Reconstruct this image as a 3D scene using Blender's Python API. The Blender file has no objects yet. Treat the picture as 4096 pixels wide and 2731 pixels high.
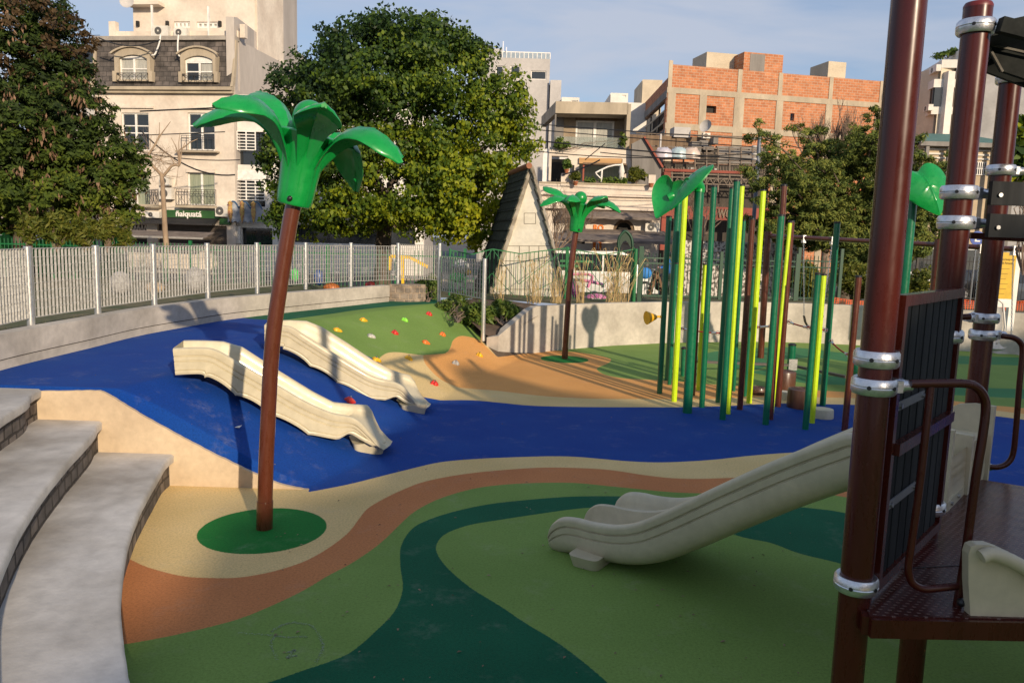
import bpy, bmesh, math, random
import numpy as np
from mathutils import Vector, Matrix
from mathutils.geometry import tessellate_polygon

# ------------------------------------------------------------------ camera, sky, sun
SC = bpy.context.scene
COL = SC.collection
CAM_Z = 2.8
FPX = 3140.0
PITCH = math.atan(415.0 / FPX)
ROLL = math.radians(1.7)
cp, sp_ = math.cos(PITCH), math.sin(PITCH)
cF = np.array([0, cp, -sp_]); cR0 = np.array([1.0, 0, 0]); cU0 = np.array([0, sp_, cp])
cR = cR0 * math.cos(ROLL) + cU0 * math.sin(ROLL)
cU = -cR0 * math.sin(ROLL) + cU0 * math.cos(ROLL)
EYE = np.array([0, 0, CAM_Z])
cam_d = bpy.data.cameras.new('camera')
cam = bpy.data.objects.new('camera', cam_d); COL.objects.link(cam)
cam_d.sensor_width = 36.0
cam_d.lens = 36.0 * FPX / 4096.0
cam_d.clip_start = 0.05; cam_d.clip_end = 2000
cam.matrix_world = Matrix(((cR[0], cU[0], -cF[0], 0), (cR[1], cU[1], -cF[1], 0), (cR[2], cU[2], -cF[2], CAM_Z), (0, 0, 0, 1)))
SC.camera = cam

SUN_EL = math.radians(18.0)
SUN_AZ = math.radians(27.0)          # shadows fall towards (-sin, +cos)
toS = Vector((math.sin(SUN_AZ) * math.cos(SUN_EL), -math.cos(SUN_AZ) * math.cos(SUN_EL), math.sin(SUN_EL)))
sd = bpy.data.lights.new('sun', 'SUN'); sd.energy = 4.2; sd.angle = math.radians(0.6); sd.color = (1.0, 0.82, 0.60)
so = bpy.data.objects.new('sun', sd); COL.objects.link(so)
so.rotation_euler = toS.to_track_quat('Z', 'Y').to_euler()
W_ = bpy.data.worlds.new('World'); SC.world = W_; W_.use_nodes = True
nt = W_.node_tree; nt.nodes.clear()
out = nt.nodes.new('ShaderNodeOutputWorld'); bg = nt.nodes.new('ShaderNodeBackground')
sky = nt.nodes.new('ShaderNodeTexSky'); sky.sky_type = 'NISHITA'; sky.sun_disc = False
sky.sun_elevation = SUN_EL; sky.sun_rotation = math.pi - SUN_AZ
sky.air_density = 1.0; sky.dust_density = 0.9; sky.ozone_density = 1.2
tc = nt.nodes.new('ShaderNodeTexCoord'); mp = nt.nodes.new('ShaderNodeMapping')
mp.inputs['Scale'].default_value = (1.0, 1.0, 4.6); mp.inputs['Location'].default_value = (0.35, 0.1, 0.25)
ns = nt.nodes.new('ShaderNodeTexNoise'); ns.inputs['Scale'].default_value = 2.0; ns.inputs['Detail'].default_value = 7
ns.inputs['Roughness'].default_value = 0.52; ns.inputs['Distortion'].default_value = 0.5
rp = nt.nodes.new('ShaderNodeValToRGB'); rp.color_ramp.elements[0].position = 0.42; rp.color_ramp.elements[1].position = 0.60
rp.color_ramp.elements[0].color = (0.06, 0.06, 0.06, 1); rp.color_ramp.elements[1].color = (0.80, 0.80, 0.80, 1)
mx = nt.nodes.new('ShaderNodeMix'); mx.data_type = 'RGBA'; mx.inputs[7].default_value = (3.5, 3.75, 4.4, 1)
nt.links.new(tc.outputs['Generated'], mp.inputs['Vector']); nt.links.new(mp.outputs[0], ns.inputs['Vector'])
nt.links.new(ns.outputs['Fac'], rp.inputs[0]); nt.links.new(rp.outputs[0], mx.inputs[0])
mb_ = nt.nodes.new('ShaderNodeMix'); mb_.data_type = 'RGBA'; mb_.inputs[0].default_value = 0.5; mb_.inputs[7].default_value = (1.35, 1.95, 3.4, 1); nt.links.new(sky.outputs[0], mb_.inputs[6]); nt.links.new(mb_.outputs[2], mx.inputs[6]); nt.links.new(mx.outputs[2], bg.inputs[0]); nt.links.new(bg.outputs[0], out.inputs[0])
bg.inputs[1].default_value = 0.135
SC.view_settings.view_transform = 'Standard'; SC.view_settings.look = 'None'
SC.view_settings.exposure = 0.22; SC.view_settings.gamma = 1.0
SC.view_settings.use_curve_mapping = False

# ------------------------------------------------------------------ pixel -> place
def ray(px, py):
    return cF + (px - 2048.0) / FPX * cR + (1365.5 - py) / FPX * cU
def pz(px, py, z=0.0):
    d = ray(px, py); t = (z - CAM_Z) / d[2]; return Vector(EYE + d * t)
def pd(px, py, Y):
    d = ray(px, py); t = Y / d[1]; return Vector(EYE + d * t)
def proj(p):
    v = np.array(p) - EYE; c = v @ cF
    return 2048 + FPX * (v @ cR) / c, 1365.5 - FPX * (v @ cU) / c
def poly_sd_open(P, X, Y):
    """signed distance to an open polyline, extended at both ends; positive on its right side"""
    P = np.array(P, float)
    P = np.vstack([P[0] - (P[1] - P[0]) * 8, P, P[-1] + (P[-1] - P[-2]) * 8])
    best = np.full(X.shape, 1e9); sg = np.zeros(X.shape)
    for a, b in zip(P[:-1], P[1:]):
        d = b - a; L2 = d @ d
        t = np.clip(((X - a[0]) * d[0] + (Y - a[1]) * d[1]) / L2, 0, 1)
        qx, qy = a[0] + t * d[0], a[1] + t * d[1]
        dd = np.hypot(X - qx, Y - qy)
        cr = (X - a[0]) * d[1] - (Y - a[1]) * d[0]
        m = dd < best - 1e-9
        best = np.where(m, dd, best); sg = np.where(m, np.sign(cr), sg)
    return best * sg
CREST = [(-4.33, 8.3), (-4.05, 9.5), (-3.95, 11.5), (-4.1, 14), (-3.85, 16), (-3.0, 18.3), (-1.95, 20.3), (-1.2, 21.5)]
FOOT = [(-2.2, 8.3), (-1.75, 9.5), (-1.45, 11), (-1.3, 12.6), (-0.95, 14.5), (-0.35, 16.5), (0.2, 18.15), (0.6, 19.2)]
HM = 1.04
WALL_Y = 8.36
def H(X, Y):
    X = np.asarray(X, float); Y = np.asarray(Y, float)
    sc = np.maximum(poly_sd_open(CREST, X, Y), 0); sf = np.maximum(-poly_sd_open(FOOT, X, Y), 0)
    t = sf / (sf + sc + 1e-6)
    s = t * t * (3 - 2 * t)
    h = HM * (0.62 * t + 0.38 * s)
    return np.where(Y < WALL_Y, 0.0, h)
def fl(px, py):
    """pixel -> point on the floor, mound included"""
    d = ray(px, py)
    Ys = np.linspace(2.0, 26.0, 1201); t = Ys / d[1]
    X = d[0] * t; Z = CAM_Z + d[2] * t
    g = Z - H(X, Ys)
    k = int(np.argmax(g <= 0))
    if k == 0: return pz(px, py, 0)
    f = g[k - 1] / (g[k - 1] - g[k])
    return Vector((X[k - 1] + (X[k] - X[k - 1]) * f, Ys[k - 1] + (Ys[k] - Ys[k - 1]) * f, Z[k - 1] + (Z[k] - Z[k - 1]) * f))
def topz(base, ty):
    lo, hi = 0.0, 14.0
    for _ in range(40):
        m = (lo + hi) / 2
        if proj((base[0], base[1], m))[1] > ty: lo = m
        else: hi = m
    return (lo + hi) / 2
def smooth(P, n=6):
    P = [np.array(p, float) for p in P]; out = []
    Q = [2 * P[0] - P[1]] + P + [2 * P[-1] - P[-2]]
    for i in range(1, len(Q) - 2):
        a, b, c, d = Q[i - 1], Q[i], Q[i + 1], Q[i + 2]
        for k in range(n):
            t = k / n
            out.append(0.5 * (2 * b + (c - a) * t + (2 * a - 5 * b + 4 * c - d) * t * t + (3 * b - a - 3 * c + d) * t ** 3))
    out.append(P[-1]); return out
def resample(P, n):
    P = [np.array(p, float) for p in P]
    L = [0]
    for a, b in zip(P[:-1], P[1:]): L.append(L[-1] + np.linalg.norm(b - a))
    out = []
    for k in range(n):
        s = L[-1] * k / (n - 1)
        i = max(0, min(len(P) - 2, int(np.searchsorted(L, s)) - 1))
        f = (s - L[i]) / max(1e-9, L[i + 1] - L[i])
        out.append(P[i] + (P[i + 1] - P[i]) * f)
    return out

# ------------------------------------------------------------------ materials
MATS = {}
def mat(name, col, rough=0.6, metal=0.0, var=0.12, scale=6.0, bump=0.0, bscale=40.0, col2=None, spec=0.5, detail=5, stretch=None, coat=0.0, alpha=None, trans=0.0, lo=0.35, hi=0.68, emit=None, grit=.12):
    if name in MATS: return MATS[name]
    m = bpy.data.materials.new(name); m.use_nodes = True; MATS[name] = m
    t = m.node_tree; b = t.nodes['Principled BSDF']
    b.inputs['Roughness'].default_value = rough; b.inputs['Metallic'].default_value = metal
    b.inputs['Specular IOR Level'].default_value = spec; b.inputs['Coat Weight'].default_value = coat
    b.inputs['Coat Roughness'].default_value = 0.08
    if trans: b.inputs['Transmission Weight'].default_value = trans
    if alpha is not None: b.inputs['Alpha'].default_value = alpha
    if emit: b.inputs['Emission Color'].default_value = (*emit[:3], 1); b.inputs['Emission Strength'].default_value = emit[3]
    tc = t.nodes.new('ShaderNodeTexCoord'); mp = t.nodes.new('ShaderNodeMapping')
    if stretch: mp.inputs['Scale'].default_value = stretch
    t.links.new(tc.outputs['Object'], mp.inputs[0])
    n = t.nodes.new('ShaderNodeTexNoise'); n.inputs['Scale'].default_value = scale; n.inputs['Detail'].default_value = detail
    t.links.new(mp.outputs[0], n.inputs['Vector'])
    r = t.nodes.new('ShaderNodeMapRange'); r.inputs[1].default_value = lo; r.inputs[2].default_value = hi
    t.links.new(n.outputs['Fac'], r.inputs[0])
    mxx = t.nodes.new('ShaderNodeMix'); mxx.data_type = 'RGBA'
    c2 = col2 if col2 else tuple(min(1, c * (1 + var)) for c in col)
    c1 = col if col2 else tuple(c * (1 - var) for c in col)
    mxx.inputs[6].default_value = (*c1, 1); mxx.inputs[7].default_value = (*c2, 1)
    t.links.new(r.outputs[0], mxx.inputs[0])
    nf = t.nodes.new('ShaderNodeTexNoise'); nf.inputs['Scale'].default_value = scale * 7.3; nf.inputs['Detail'].default_value = 8; nf.inputs['Roughness'].default_value = .65
    t.links.new(mp.outputs[0], nf.inputs['Vector']); rf = t.nodes.new('ShaderNodeMapRange'); rf.inputs[1].default_value = .3; rf.inputs[2].default_value = .7; rf.inputs[3].default_value = 1 - grit; rf.inputs[4].default_value = 1 + grit * .5
    t.links.new(nf.outputs['Fac'], rf.inputs[0]); sc = t.nodes.new('ShaderNodeVectorMath'); sc.operation = 'SCALE'; t.links.new(mxx.outputs[2], sc.inputs[0]); t.links.new(rf.outputs[0], sc.inputs['Scale'])
    t.links.new(sc.outputs[0], b.inputs['Base Color'])
    rr = t.nodes.new('ShaderNodeMapRange'); rr.inputs[1].default_value = .3; rr.inputs[2].default_value = .7; rr.inputs[3].default_value = max(0, rough - .07); rr.inputs[4].default_value = min(1, rough + .09); t.links.new(nf.outputs['Fac'], rr.inputs[0]); t.links.new(rr.outputs[0], b.inputs['Roughness'])
    if bump:
        n2 = t.nodes.new('ShaderNodeTexNoise'); n2.inputs['Scale'].default_value = bscale; n2.inputs['Detail'].default_value = 4
        t.links.new(mp.outputs[0], n2.inputs['Vector'])
        bp = t.nodes.new('ShaderNodeBump'); bp.inputs['Strength'].default_value = bump; bp.inputs['Distance'].default_value = 0.01
        t.links.new(n2.outputs['Fac'], bp.inputs['Height']); t.links.new(bp.outputs[0], b.inputs['Normal'])
    return m
def brick_mat(name, c1, c2, mortar, w, h, ms=0.012, rough=0.85, bump=0.6, axis='XZ', offset=0.5, noise=0.5, squash=1.0):
    """brick courses in object space, laid on the plane named by axis"""
    if name in MATS: return MATS[name]
    m = bpy.data.materials.new(name); m.use_nodes = True; MATS[name] = m
    t = m.node_tree; b = t.nodes['Principled BSDF']; b.inputs['Roughness'].default_value = rough
    tc = t.nodes.new('ShaderNodeTexCoord'); sx = t.nodes.new('ShaderNodeSeparateXYZ'); cb = t.nodes.new('ShaderNodeCombineXYZ')
    t.links.new(tc.outputs['Object'], sx.inputs[0])
    if axis == 'XY':
        t.links.new(sx.outputs[0], cb.inputs[0]); t.links.new(sx.outputs[1], cb.inputs[1])
    else:
        ad = t.nodes.new('ShaderNodeMath'); ad.operation = 'ADD'
        if axis == 'XZ': t.links.new(sx.outputs[0], ad.inputs[0]); ad.inputs[1].default_value = 0
        elif axis == 'YZ': t.links.new(sx.outputs[1], ad.inputs[0]); ad.inputs[1].default_value = 0
        else: t.links.new(sx.outputs[0], ad.inputs[0]); t.links.new(sx.outputs[1], ad.inputs[1])
        t.links.new(ad.outputs[0], cb.inputs[0]); t.links.new(sx.outputs[2], cb.inputs[1])
    br = t.nodes.new('ShaderNodeTexBrick'); br.inputs['Scale'].default_value = 1.0
    br.inputs['Brick Width'].default_value = w; br.inputs['Row Height'].default_value = h
    br.inputs['Mortar Size'].default_value = ms; br.inputs['Mortar Smooth'].default_value = 0.3; br.offset = offset
    br.inputs['Bias'].default_value = -0.2
    br.inputs['Color1'].default_value = (*c1, 1); br.inputs['Color2'].default_value = (*c2, 1); br.inputs['Mortar'].default_value = (*mortar, 1)
    wn = t.nodes.new('ShaderNodeTexNoise'); wn.inputs['Scale'].default_value = 2.2 / w; wn.inputs['Detail'].default_value = 2
    vm = t.nodes.new('ShaderNodeVectorMath'); vm.operation = 'MULTIPLY_ADD'; vm.inputs[1].default_value = (w * 0.06, h * 0.2, 0)
    t.links.new(cb.outputs[0], wn.inputs['Vector']); t.links.new(wn.outputs['Color'], vm.inputs[0]); t.links.new(cb.outputs[0], vm.inputs[2])
    t.links.new(vm.outputs[0], br.inputs['Vector'])
    n = t.nodes.new('ShaderNodeTexNoise'); n.inputs['Scale'].default_value = 0.9 / w; n.inputs['Detail'].default_value = 8
    t.links.new(cb.outputs[0], n.inputs['Vector'])
    mm = t.nodes.new('ShaderNodeMapRange'); mm.inputs[1].default_value = 0.3; mm.inputs[2].default_value = 0.7; mm.inputs[3].default_value = 1 - noise; mm.inputs[4].default_value = 1 + noise * 0.5
    t.links.new(n.outputs['Fac'], mm.inputs[0])
    ml = t.nodes.new('ShaderNodeVectorMath'); ml.operation = 'SCALE'
    t.links.new(br.outputs['Color'], ml.inputs[0]); t.links.new(mm.outputs[0], ml.inputs['Scale']); t.links.new(ml.outputs[0], b.inputs['Base Color'])
    bp = t.nodes.new('ShaderNodeBump'); bp.inputs['Strength'].default_value = bump; bp.inputs['Distance'].default_value = 0.02; bp.invert = True
    t.links.new(br.outputs['Fac'], bp.inputs['Height']); t.links.new(bp.outputs[0], b.inputs['Normal'])
    return m

# ------------------------------------------------------------------ mesh builder
class MB:
    def __init__(s): s.v = []; s.f = []; s.m = []; s.mi = 0
    def add(s, vs, fs):
        o = len(s.v); s.v.extend([tuple(map(float, q)) for q in vs]); s.f.extend([tuple(i + o for i in f) for f in fs]); s.m.extend([s.mi] * len(fs))
    def obox(s, c, ax, ay, az):
        c, ax, ay, az = Vector(c), Vector(ax), Vector(ay), Vector(az)
        vs = [c + i * ax + j * ay + k * az for i in (-1, 1) for j in (-1, 1) for k in (-1, 1)]
        fs = [(0, 1, 3, 2), (4, 6, 7, 5), (0, 4, 5, 1), (2, 3, 7, 6), (0, 2, 6, 4), (1, 5, 7, 3)]
        if ax.cross(ay).dot(az) < 0: fs = [f[::-1] for f in fs]
        s.add(vs, fs)
    def box(s, x0, x1, y0, y1, z0, z1):
        s.obox(((x0 + x1) / 2, (y0 + y1) / 2, (z0 + z1) / 2), ((x1 - x0) / 2, 0, 0), (0, (y1 - y0) / 2, 0), (0, 0, (z1 - z0) / 2))
    def bar(s, a, b, w, h, up=(0, 0, 1)):
        a, b = Vector(a), Vector(b); d = b - a
        if d.length < 1e-6: return
        u = Vector(up); x = d.cross(u)
        if x.length < 1e-4: x = d.cross(Vector((1, 0, 0)))
        x.normalize(); y = x.cross(d).normalized()
        s.obox((a + b) / 2, d / 2, x * w / 2, y * h / 2)
    def tube(s, P, r, seg=10, cap=True, up=None):
        P = [Vector(p) for p in P]; n = len(P)
        R = r if isinstance(r, (list, tuple)) else [r] * n
        vs = []; x = None
        for i in range(n):
            d = (P[min(i + 1, n - 1)] - P[max(i - 1, 0)]).normalized()
            if x is None:
                x = d.cross(Vector((0, 0, 1)))
                if x.length < 0.1: x = d.cross(Vector((0, 1, 0)))
            x = (x - d * x.dot(d)).normalized(); y = d.cross(x)
            for k in range(seg):
                a = 2 * math.pi * k / seg
                vs.append(P[i] + (x * math.cos(a) + y * math.sin(a)) * R[i])
        fs = [(i * seg + k, i * seg + (k + 1) % seg, (i + 1) * seg + (k + 1) % seg, (i + 1) * seg + k) for i in range(n - 1) for k in range(seg)]
        if cap: fs += [tuple(range(seg))[::-1], tuple((n - 1) * seg + k for k in range(seg))]
        s.add(vs, fs)
    def lathe(s, prof, c=(0, 0, 0), seg=24, axis=None, closed=True):
        c = Vector(c); M = Matrix.Identity(3) if axis is None else Vector((0, 0, 1)).rotation_difference(Vector(axis)).to_matrix()
        vs = []; n = len(prof)
        for r, z in prof:
            for k in range(seg):
                a = 2 * math.pi * k / seg
                vs.append(c + M @ Vector((r * math.cos(a), r * math.sin(a), z)))
        fs = [(i * seg + k, i * seg + (k + 1) % seg, (i + 1) * seg + (k + 1) % seg, (i + 1) * seg + k) for i in range(n - 1) for k in range(seg)]
        if closed:
            if prof[0][0] > 1e-4: fs.append(tuple(range(seg))[::-1])
            if prof[-1][0] > 1e-4: fs.append(tuple((n - 1) * seg + k for k in range(seg)))
        s.add(vs, fs)
    def ball(s, c, r, sx=1, sy=1, sz=1, seg=12, rings=8):
        c = Vector(c); vs = []
        for i in range(rings + 1):
            th = math.pi * i / rings
            for k in range(seg):
                a = 2 * math.pi * k / seg
                vs.append(c + Vector((r * sx * math.sin(th) * math.cos(a), r * sy * math.sin(th) * math.sin(a), -r * sz * math.cos(th))))
        fs = [(i * seg + k, i * seg + (k + 1) % seg, (i + 1) * seg + (k + 1) % seg, (i + 1) * seg + k) for i in range(rings) for k in range(seg)]
        s.add(vs, fs)
    def prism(s, poly, z0, z1):
        """poly: plan outline, z0/z1 numbers or lists"""
        n = len(poly); Z0 = z0 if isinstance(z0, (list, tuple)) else [z0] * n; Z1 = z1 if isinstance(z1, (list, tuple)) else [z1] * n
        A = sum(poly[i][0] * poly[(i + 1) % n][1] - poly[(i + 1) % n][0] * poly[i][1] for i in range(n))
        idx = list(range(n)) if A > 0 else list(range(n))[::-1]
        vs = [(poly[i][0], poly[i][1], Z0[i]) for i in idx] + [(poly[i][0], poly[i][1], Z1[i]) for i in idx]
        fs = [(i, (i + 1) % n, n + (i + 1) % n, n + i) for i in range(n)]
        tri = tessellate_polygon([[Vector(vs[i]).xy.to_3d() for i in range(n)]])
        for t in tri:
            a, b, c = [Vector(vs[i]) for i in t]
            up = (b - a).xy.cross((c - a).xy) > 0 if hasattr(Vector((0, 0)), 'cross') else True
            t = t if up else t[::-1]
            fs.append(tuple(n + i for i in t)); fs.append(tuple(t)[::-1])
        s.add(vs, fs)
    def slab(s, outline, nrm, th):
        """planar 3-D outline pushed along nrm by th"""
        P = [Vector(p) for p in outline]; nrm = Vector(nrm).normalized(); n = len(P)
        vs = P + [p + nrm * th for p in P]
        tri = tessellate_polygon([P])
        fs = [tuple(t)[::-1] for t in tri] + [tuple(i + n for i in t) for t in tri] + [(i, (i + 1) % n, n + (i + 1) % n, n + i) for i in range(n)]
        s.add(vs, fs)
    def build(s, name, mats, parent=None, smooth=None, fix=False):
        me = bpy.data.meshes.new(name)
        off = wloc(parent) if parent else Vector((0, 0, 0))
        me.from_pydata([tuple(Vector(q) - off) for q in s.v], [], s.f)
        mats = mats if isinstance(mats, (list, tuple)) else [mats]
        for m in mats: me.materials.append(m)
        if len(mats) > 1: me.polygons.foreach_set('material_index', s.m)
        if fix:
            bm = bmesh.new(); bm.from_mesh(me); bmesh.ops.remove_doubles(bm, verts=bm.verts, dist=1e-5)
            bmesh.ops.recalc_face_normals(bm, faces=bm.faces); bm.to_mesh(me); bm.free()
        if smooth is not None:
            me.polygons.foreach_set('use_smooth', [True] * len(me.polygons))
            me.set_sharp_from_angle(angle=math.radians(smooth))
        me.update()
        o = bpy.data.objects.new(name, me); COL.objects.link(o)
        if parent: o.parent = parent
        return o
def wloc(o):
    v = Vector((0, 0, 0))
    while o: v += Vector(o.location); o = o.parent
    return v
def thing(name, label, cat, loc=(0, 0, 0), group=None):
    o = bpy.data.objects.new(name, None); COL.objects.link(o); o.location = loc; o.empty_display_size = 0.2
    return tag(o, label, cat, group)
def tag(o, label, cat, group=None, kind=None):
    o['label'] = label; o['category'] = cat
    if group: o['group'] = group
    if kind: o['kind'] = kind
    return o
def struct(o, label=None, cat=None):
    o['kind'] = 'structure'
    if label: o['label'] = label
    if cat: o['category'] = cat
    return o
def copy_tree(o, parent=None):
    c = o.copy(); COL.objects.link(c); c.parent = parent
    for ch in list(o.children): copy_tree(ch, c)
    return c
class Wall:
    """vertical plane through two plan points; n points to the viewer's side"""
    def __init__(s, a, b):
        s.a = Vector((a[0], a[1])); s.b = Vector((b[0], b[1])); s.L = (s.b - s.a).length
        s.u = (s.b - s.a).normalized(); s.n = Vector((s.u.y, -s.u.x))
    def pt(s, q, z, d=0.0):
        p = s.a + s.u * q + s.n * d; return Vector((p.x, p.y, z))
    def hit(s, px, py):
        d = ray(px, py); dn = d[0] * s.n.x + d[1] * s.n.y
        t = (s.a.x * s.n.x + s.a.y * s.n.y) / dn
        x, y = d[0] * t, d[1] * t
        return (x - s.a.x) * s.u.x + (y - s.a.y) * s.u.y, CAM_Z + d[2] * t
    def rect(s, x0, y0, x1, y1):
        xm, ym = (x0 + x1) / 2, (y0 + y1) / 2
        return (s.hit(x0, ym)[0], s.hit(x1, ym)[0], s.hit(xm, y1)[1], s.hit(xm, y0)[1])
    def box(s, mb, s0, s1, z0, z1, d0, d1):
        U = s.u.to_3d(); N = s.n.to_3d()
        mb.obox(s.pt((s0 + s1) / 2, (z0 + z1) / 2, (d0 + d1) / 2), U * (s1 - s0) / 2, N * (d1 - d0) / 2, Vector((0, 0, (z1 - z0) / 2)))
    def face(s, mb, s0, s1, z0, z1, holes=(), dep=0.22):
        """wall sheet with real openings and their reveals"""
        S = sorted(set([s0, s1] + [min(max(q, s0), s1) for h in holes for q in h[:2]])); Z = sorted(set([z0, z1] + [min(max(q, z0), z1) for h in holes for q in h[2:]]))
        def inside(a, b): return any(h[0] < a < h[1] and h[2] < b < h[3] for h in holes)
        for i in range(len(S) - 1):
            for j in range(len(Z) - 1):
                if not inside((S[i] + S[i + 1]) / 2, (Z[j] + Z[j + 1]) / 2):
                    mb.add([s.pt(S[i], Z[j]), s.pt(S[i + 1], Z[j]), s.pt(S[i + 1], Z[j + 1]), s.pt(S[i], Z[j + 1])], [(0, 1, 2, 3)])
        for h in holes:
            a, b, c, d = h
            P = [(a, c), (b, c), (b, d), (a, d)]
            vs = [s.pt(q, z, 0) for q, z in P] + [s.pt(q, z, -dep) for q, z in P]
            mb.add(vs, [(0, 4, 5, 1), (1, 5, 6, 2), (2, 6, 7, 3), (3, 7, 4, 0)])
# ------------------------------------------------------------------ the playground floor
def plan(P, z=0.0): return [pz(x, y, z).xy[:] for x, y in P]
def planf(P): return [fl(x, y).xy[:] for x, y in P]
def inside_poly(P, X, Y):
    c = np.zeros(X.shape, bool); n = len(P)
    for i in range(n):
        x0, y0 = P[i]; x1, y1 = P[(i + 1) % n]
        if y0 == y1: continue
        c ^= ((y0 > Y) != (y1 > Y)) & (X < (x1 - x0) * (Y - y0) / (y1 - y0) + x0)
    return c
def sdf_closed(P, X, Y):
    best = np.full(X.shape, 1e9); n = len(P)
    for i in range(n):
        a = P[i]; b = P[(i + 1) % n]; dx, dy = b[0] - a[0], b[1] - a[1]; L2 = dx * dx + dy * dy
        if L2 < 1e-12: continue
        t = np.clip(((X - a[0]) * dx + (Y - a[1]) * dy) / L2, 0, 1)
        best = np.minimum(best, (X - a[0] - t * dx) ** 2 + (Y - a[1] - t * dy) ** 2)
    best = np.sqrt(best)
    return np.where(inside_poly(P, X, Y), best, -best)
cA = [(1228, 1968), (1300, 1955), (1400, 1935), (1500, 1910), (1640, 1875), (1760, 1848), (1900, 1835), (2050, 1828), (2200, 1824), (2300, 1826), (2400, 1834), (2500, 1843), (2600, 1848), (2700, 1847), (2850, 1838), (3000, 1822), (3140, 1811), (3280, 1806), (3450, 1820), (3650, 1862), (3912, 1918), (4096, 1948), (4600, 2010)]
cB = [(400, 2170), (529, 2240), (606, 2272), (733, 2303), (848, 2310), (957, 2308), (1084, 2286), (1212, 2246), (1307, 2195), (1390, 2132), (1432, 2080), (1467, 2036), (1520, 2002), (1601, 1962), (1692, 1927), (1812, 1902), (1952, 1884), (2144, 1870), (2288, 1870), (2433, 1878), (2577, 1899), (2685, 1911), (2793, 1914), (2923, 1910), (3100, 1905), (3300, 1915), (3600, 1960), (4096, 2060), (4600, 2150)]
cC = [(380, 2590), (494, 2575), (574, 2562), (689, 2540), (829, 2508), (957, 2473), (1084, 2422), (1212, 2361), (1307, 2304), (1403, 2253), (1490, 2195), (1545, 2150), (1601, 2095), (1657, 2046), (1742, 2000), (1847, 1965), (1952, 1944), (2100, 1932), (2288, 1930), (2433, 1943), (2526, 1952), (2700, 1968), (2900, 1972), (3100, 1962), (3300, 1975), (3600, 2030), (4096, 2160), (4600, 2300)]
cD = [(900, 2790), (1084, 2725), (1212, 2680), (1307, 2648), (1403, 2607), (1500, 2525), (1580, 2440), (1611, 2351), (1601, 2260), (1605, 2180), (1646, 2116), (1706, 2081), (1812, 2046), (1952, 2016), (2100, 1999), (2288, 1985), (2498, 1984), (2700, 1990), (2950, 2005), (3271, 2034), (3378, 2050), (3600, 2090), (4096, 2200), (4500, 2330)]
cE = [(2560, 2860), (2433, 2731), (2324, 2638), (2216, 2559), (2108, 2494), (2000, 2422), (1881, 2348), (1790, 2270), (1748, 2210), (1750, 2168), (1790, 2130), (1882, 2098), (2000, 2078), (2144, 2056), (2288, 2036), (2382, 2030), (2550, 2040), (2750, 2075), (2959, 2144), (3082, 2170), (3200, 2213), (3366, 2254), (3600, 2330), (4096, 2560), (4500, 2800)]
cG = [(1510, 1443), (1525, 1425), (1552, 1411), (1601, 1409), (1692, 1420), (1755, 1420), (1788, 1408), (1803, 1387), (1812, 1362), (1840, 1344), (1882, 1348), (1920, 1361)]
cF_ = [(1560, 1500), (1640, 1570), (1755, 1599), (1882, 1600), (2000, 1610), (2128, 1622), (2319, 1627), (2574, 1628), (2733, 1628), (2911, 1623), (2998, 1618), (3090, 1614), (3200, 1613), (3300, 1616), (3423, 1619), (3600, 1630), (3806, 1646), (3954, 1661), (4096, 1678), (4700, 1760)]
cS = [(1692, 1420), (1699, 1450), (1727, 1485), (1762, 1516), (1812, 1541), (1882, 1554), (1987, 1562), (2128, 1579), (2255, 1589), (2415, 1595), (2574, 1595), (2682, 1596), (2806, 1596), (2946, 1590), (3065, 1588), (3200, 1587), (3311, 1589), (3423, 1592), (3600, 1602), (3806, 1620), (3954, 1638), (4096, 1655), (4700, 1730)]
cO = [(2217, 1402), (2319, 1410), (2383, 1420), (2434, 1432), (2444, 1442), (2427, 1455), (2398, 1467), (2388, 1477), (2408, 1493), (2446, 1505), (2510, 1514), (2574, 1517), (2714, 1525), (2862, 1538), (3000, 1546), (3150, 1554), (3311, 1563), (3427, 1570), (3600, 1582), (3806, 1602), (3954, 1620), (4096, 1632), (4700, 1700)]
pA, pB, pC, pD, pE = [[tuple(q) for q in smooth(plan(c), 5)] for c in (cA, cB, cC, cD, cE)]
pG = [tuple(q) for q in smooth(planf(cG), 5)]; pF = [tuple(q) for q in smooth(planf(cF_), 4)]
pS = [tuple(q) for q in smooth(planf(cS), 4)]; pO = [tuple(q) for q in smooth(plan(cO), 5)]
FAR = [(60, 40), (-40, 40)]
edge_px = [(1737, 1214), (1765, 1224), (1800, 1244), (1850, 1278), (1905, 1330), (1925, 1352), (1990, 1428)]
pEdge = [tuple(q) for q in smooth(planf(edge_px), 3)]
blueTop = planf([(940, 1266), (1000, 1275), (1122, 1282), (1290, 1322), (1400, 1390)])
dgl = [tuple(q) for q in smooth(planf([(1127, 1281), (1212, 1270), (1333, 1254), (1413, 1242), (1535, 1228), (1656, 1219), (1737, 1214)]), 3)]
REG = []
REG.append(('brown', pC + [(60, 5)] + FAR + [(-40, 3)]))
REG.append(('sand', pB + [(60, 6)] + FAR + [(-40, 5)]))
REG.append(('blue', pA + [(60, 8)] + FAR + [(-40, 8.352), (pA[0][0], 8.352)]))
REG.append(('sand', blueTop[:3] + blueTop[3:] + [pG[0]] + pF + [(60, 20)] + [(60, 40), (-3, 40), (-6.5, 22)]))
REG.append(('lgreen', blueTop + pG + [pEdge[-3], pEdge[-4], (2, 22), (0, 40), (-8, 40), (-9, 18)]))
REG.append(('dgreen', blueTop[:3] + dgl + [(-1.2, 21.0), (-1.5, 30), (-9, 30), (-9, 15)]))
iS = 0
REG.append(('orange', pS + pO[::-1] + planf([(2100, 1412), (1990, 1428)]) + [tuple(q) for q in pG[::-1][:28]]))
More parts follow.
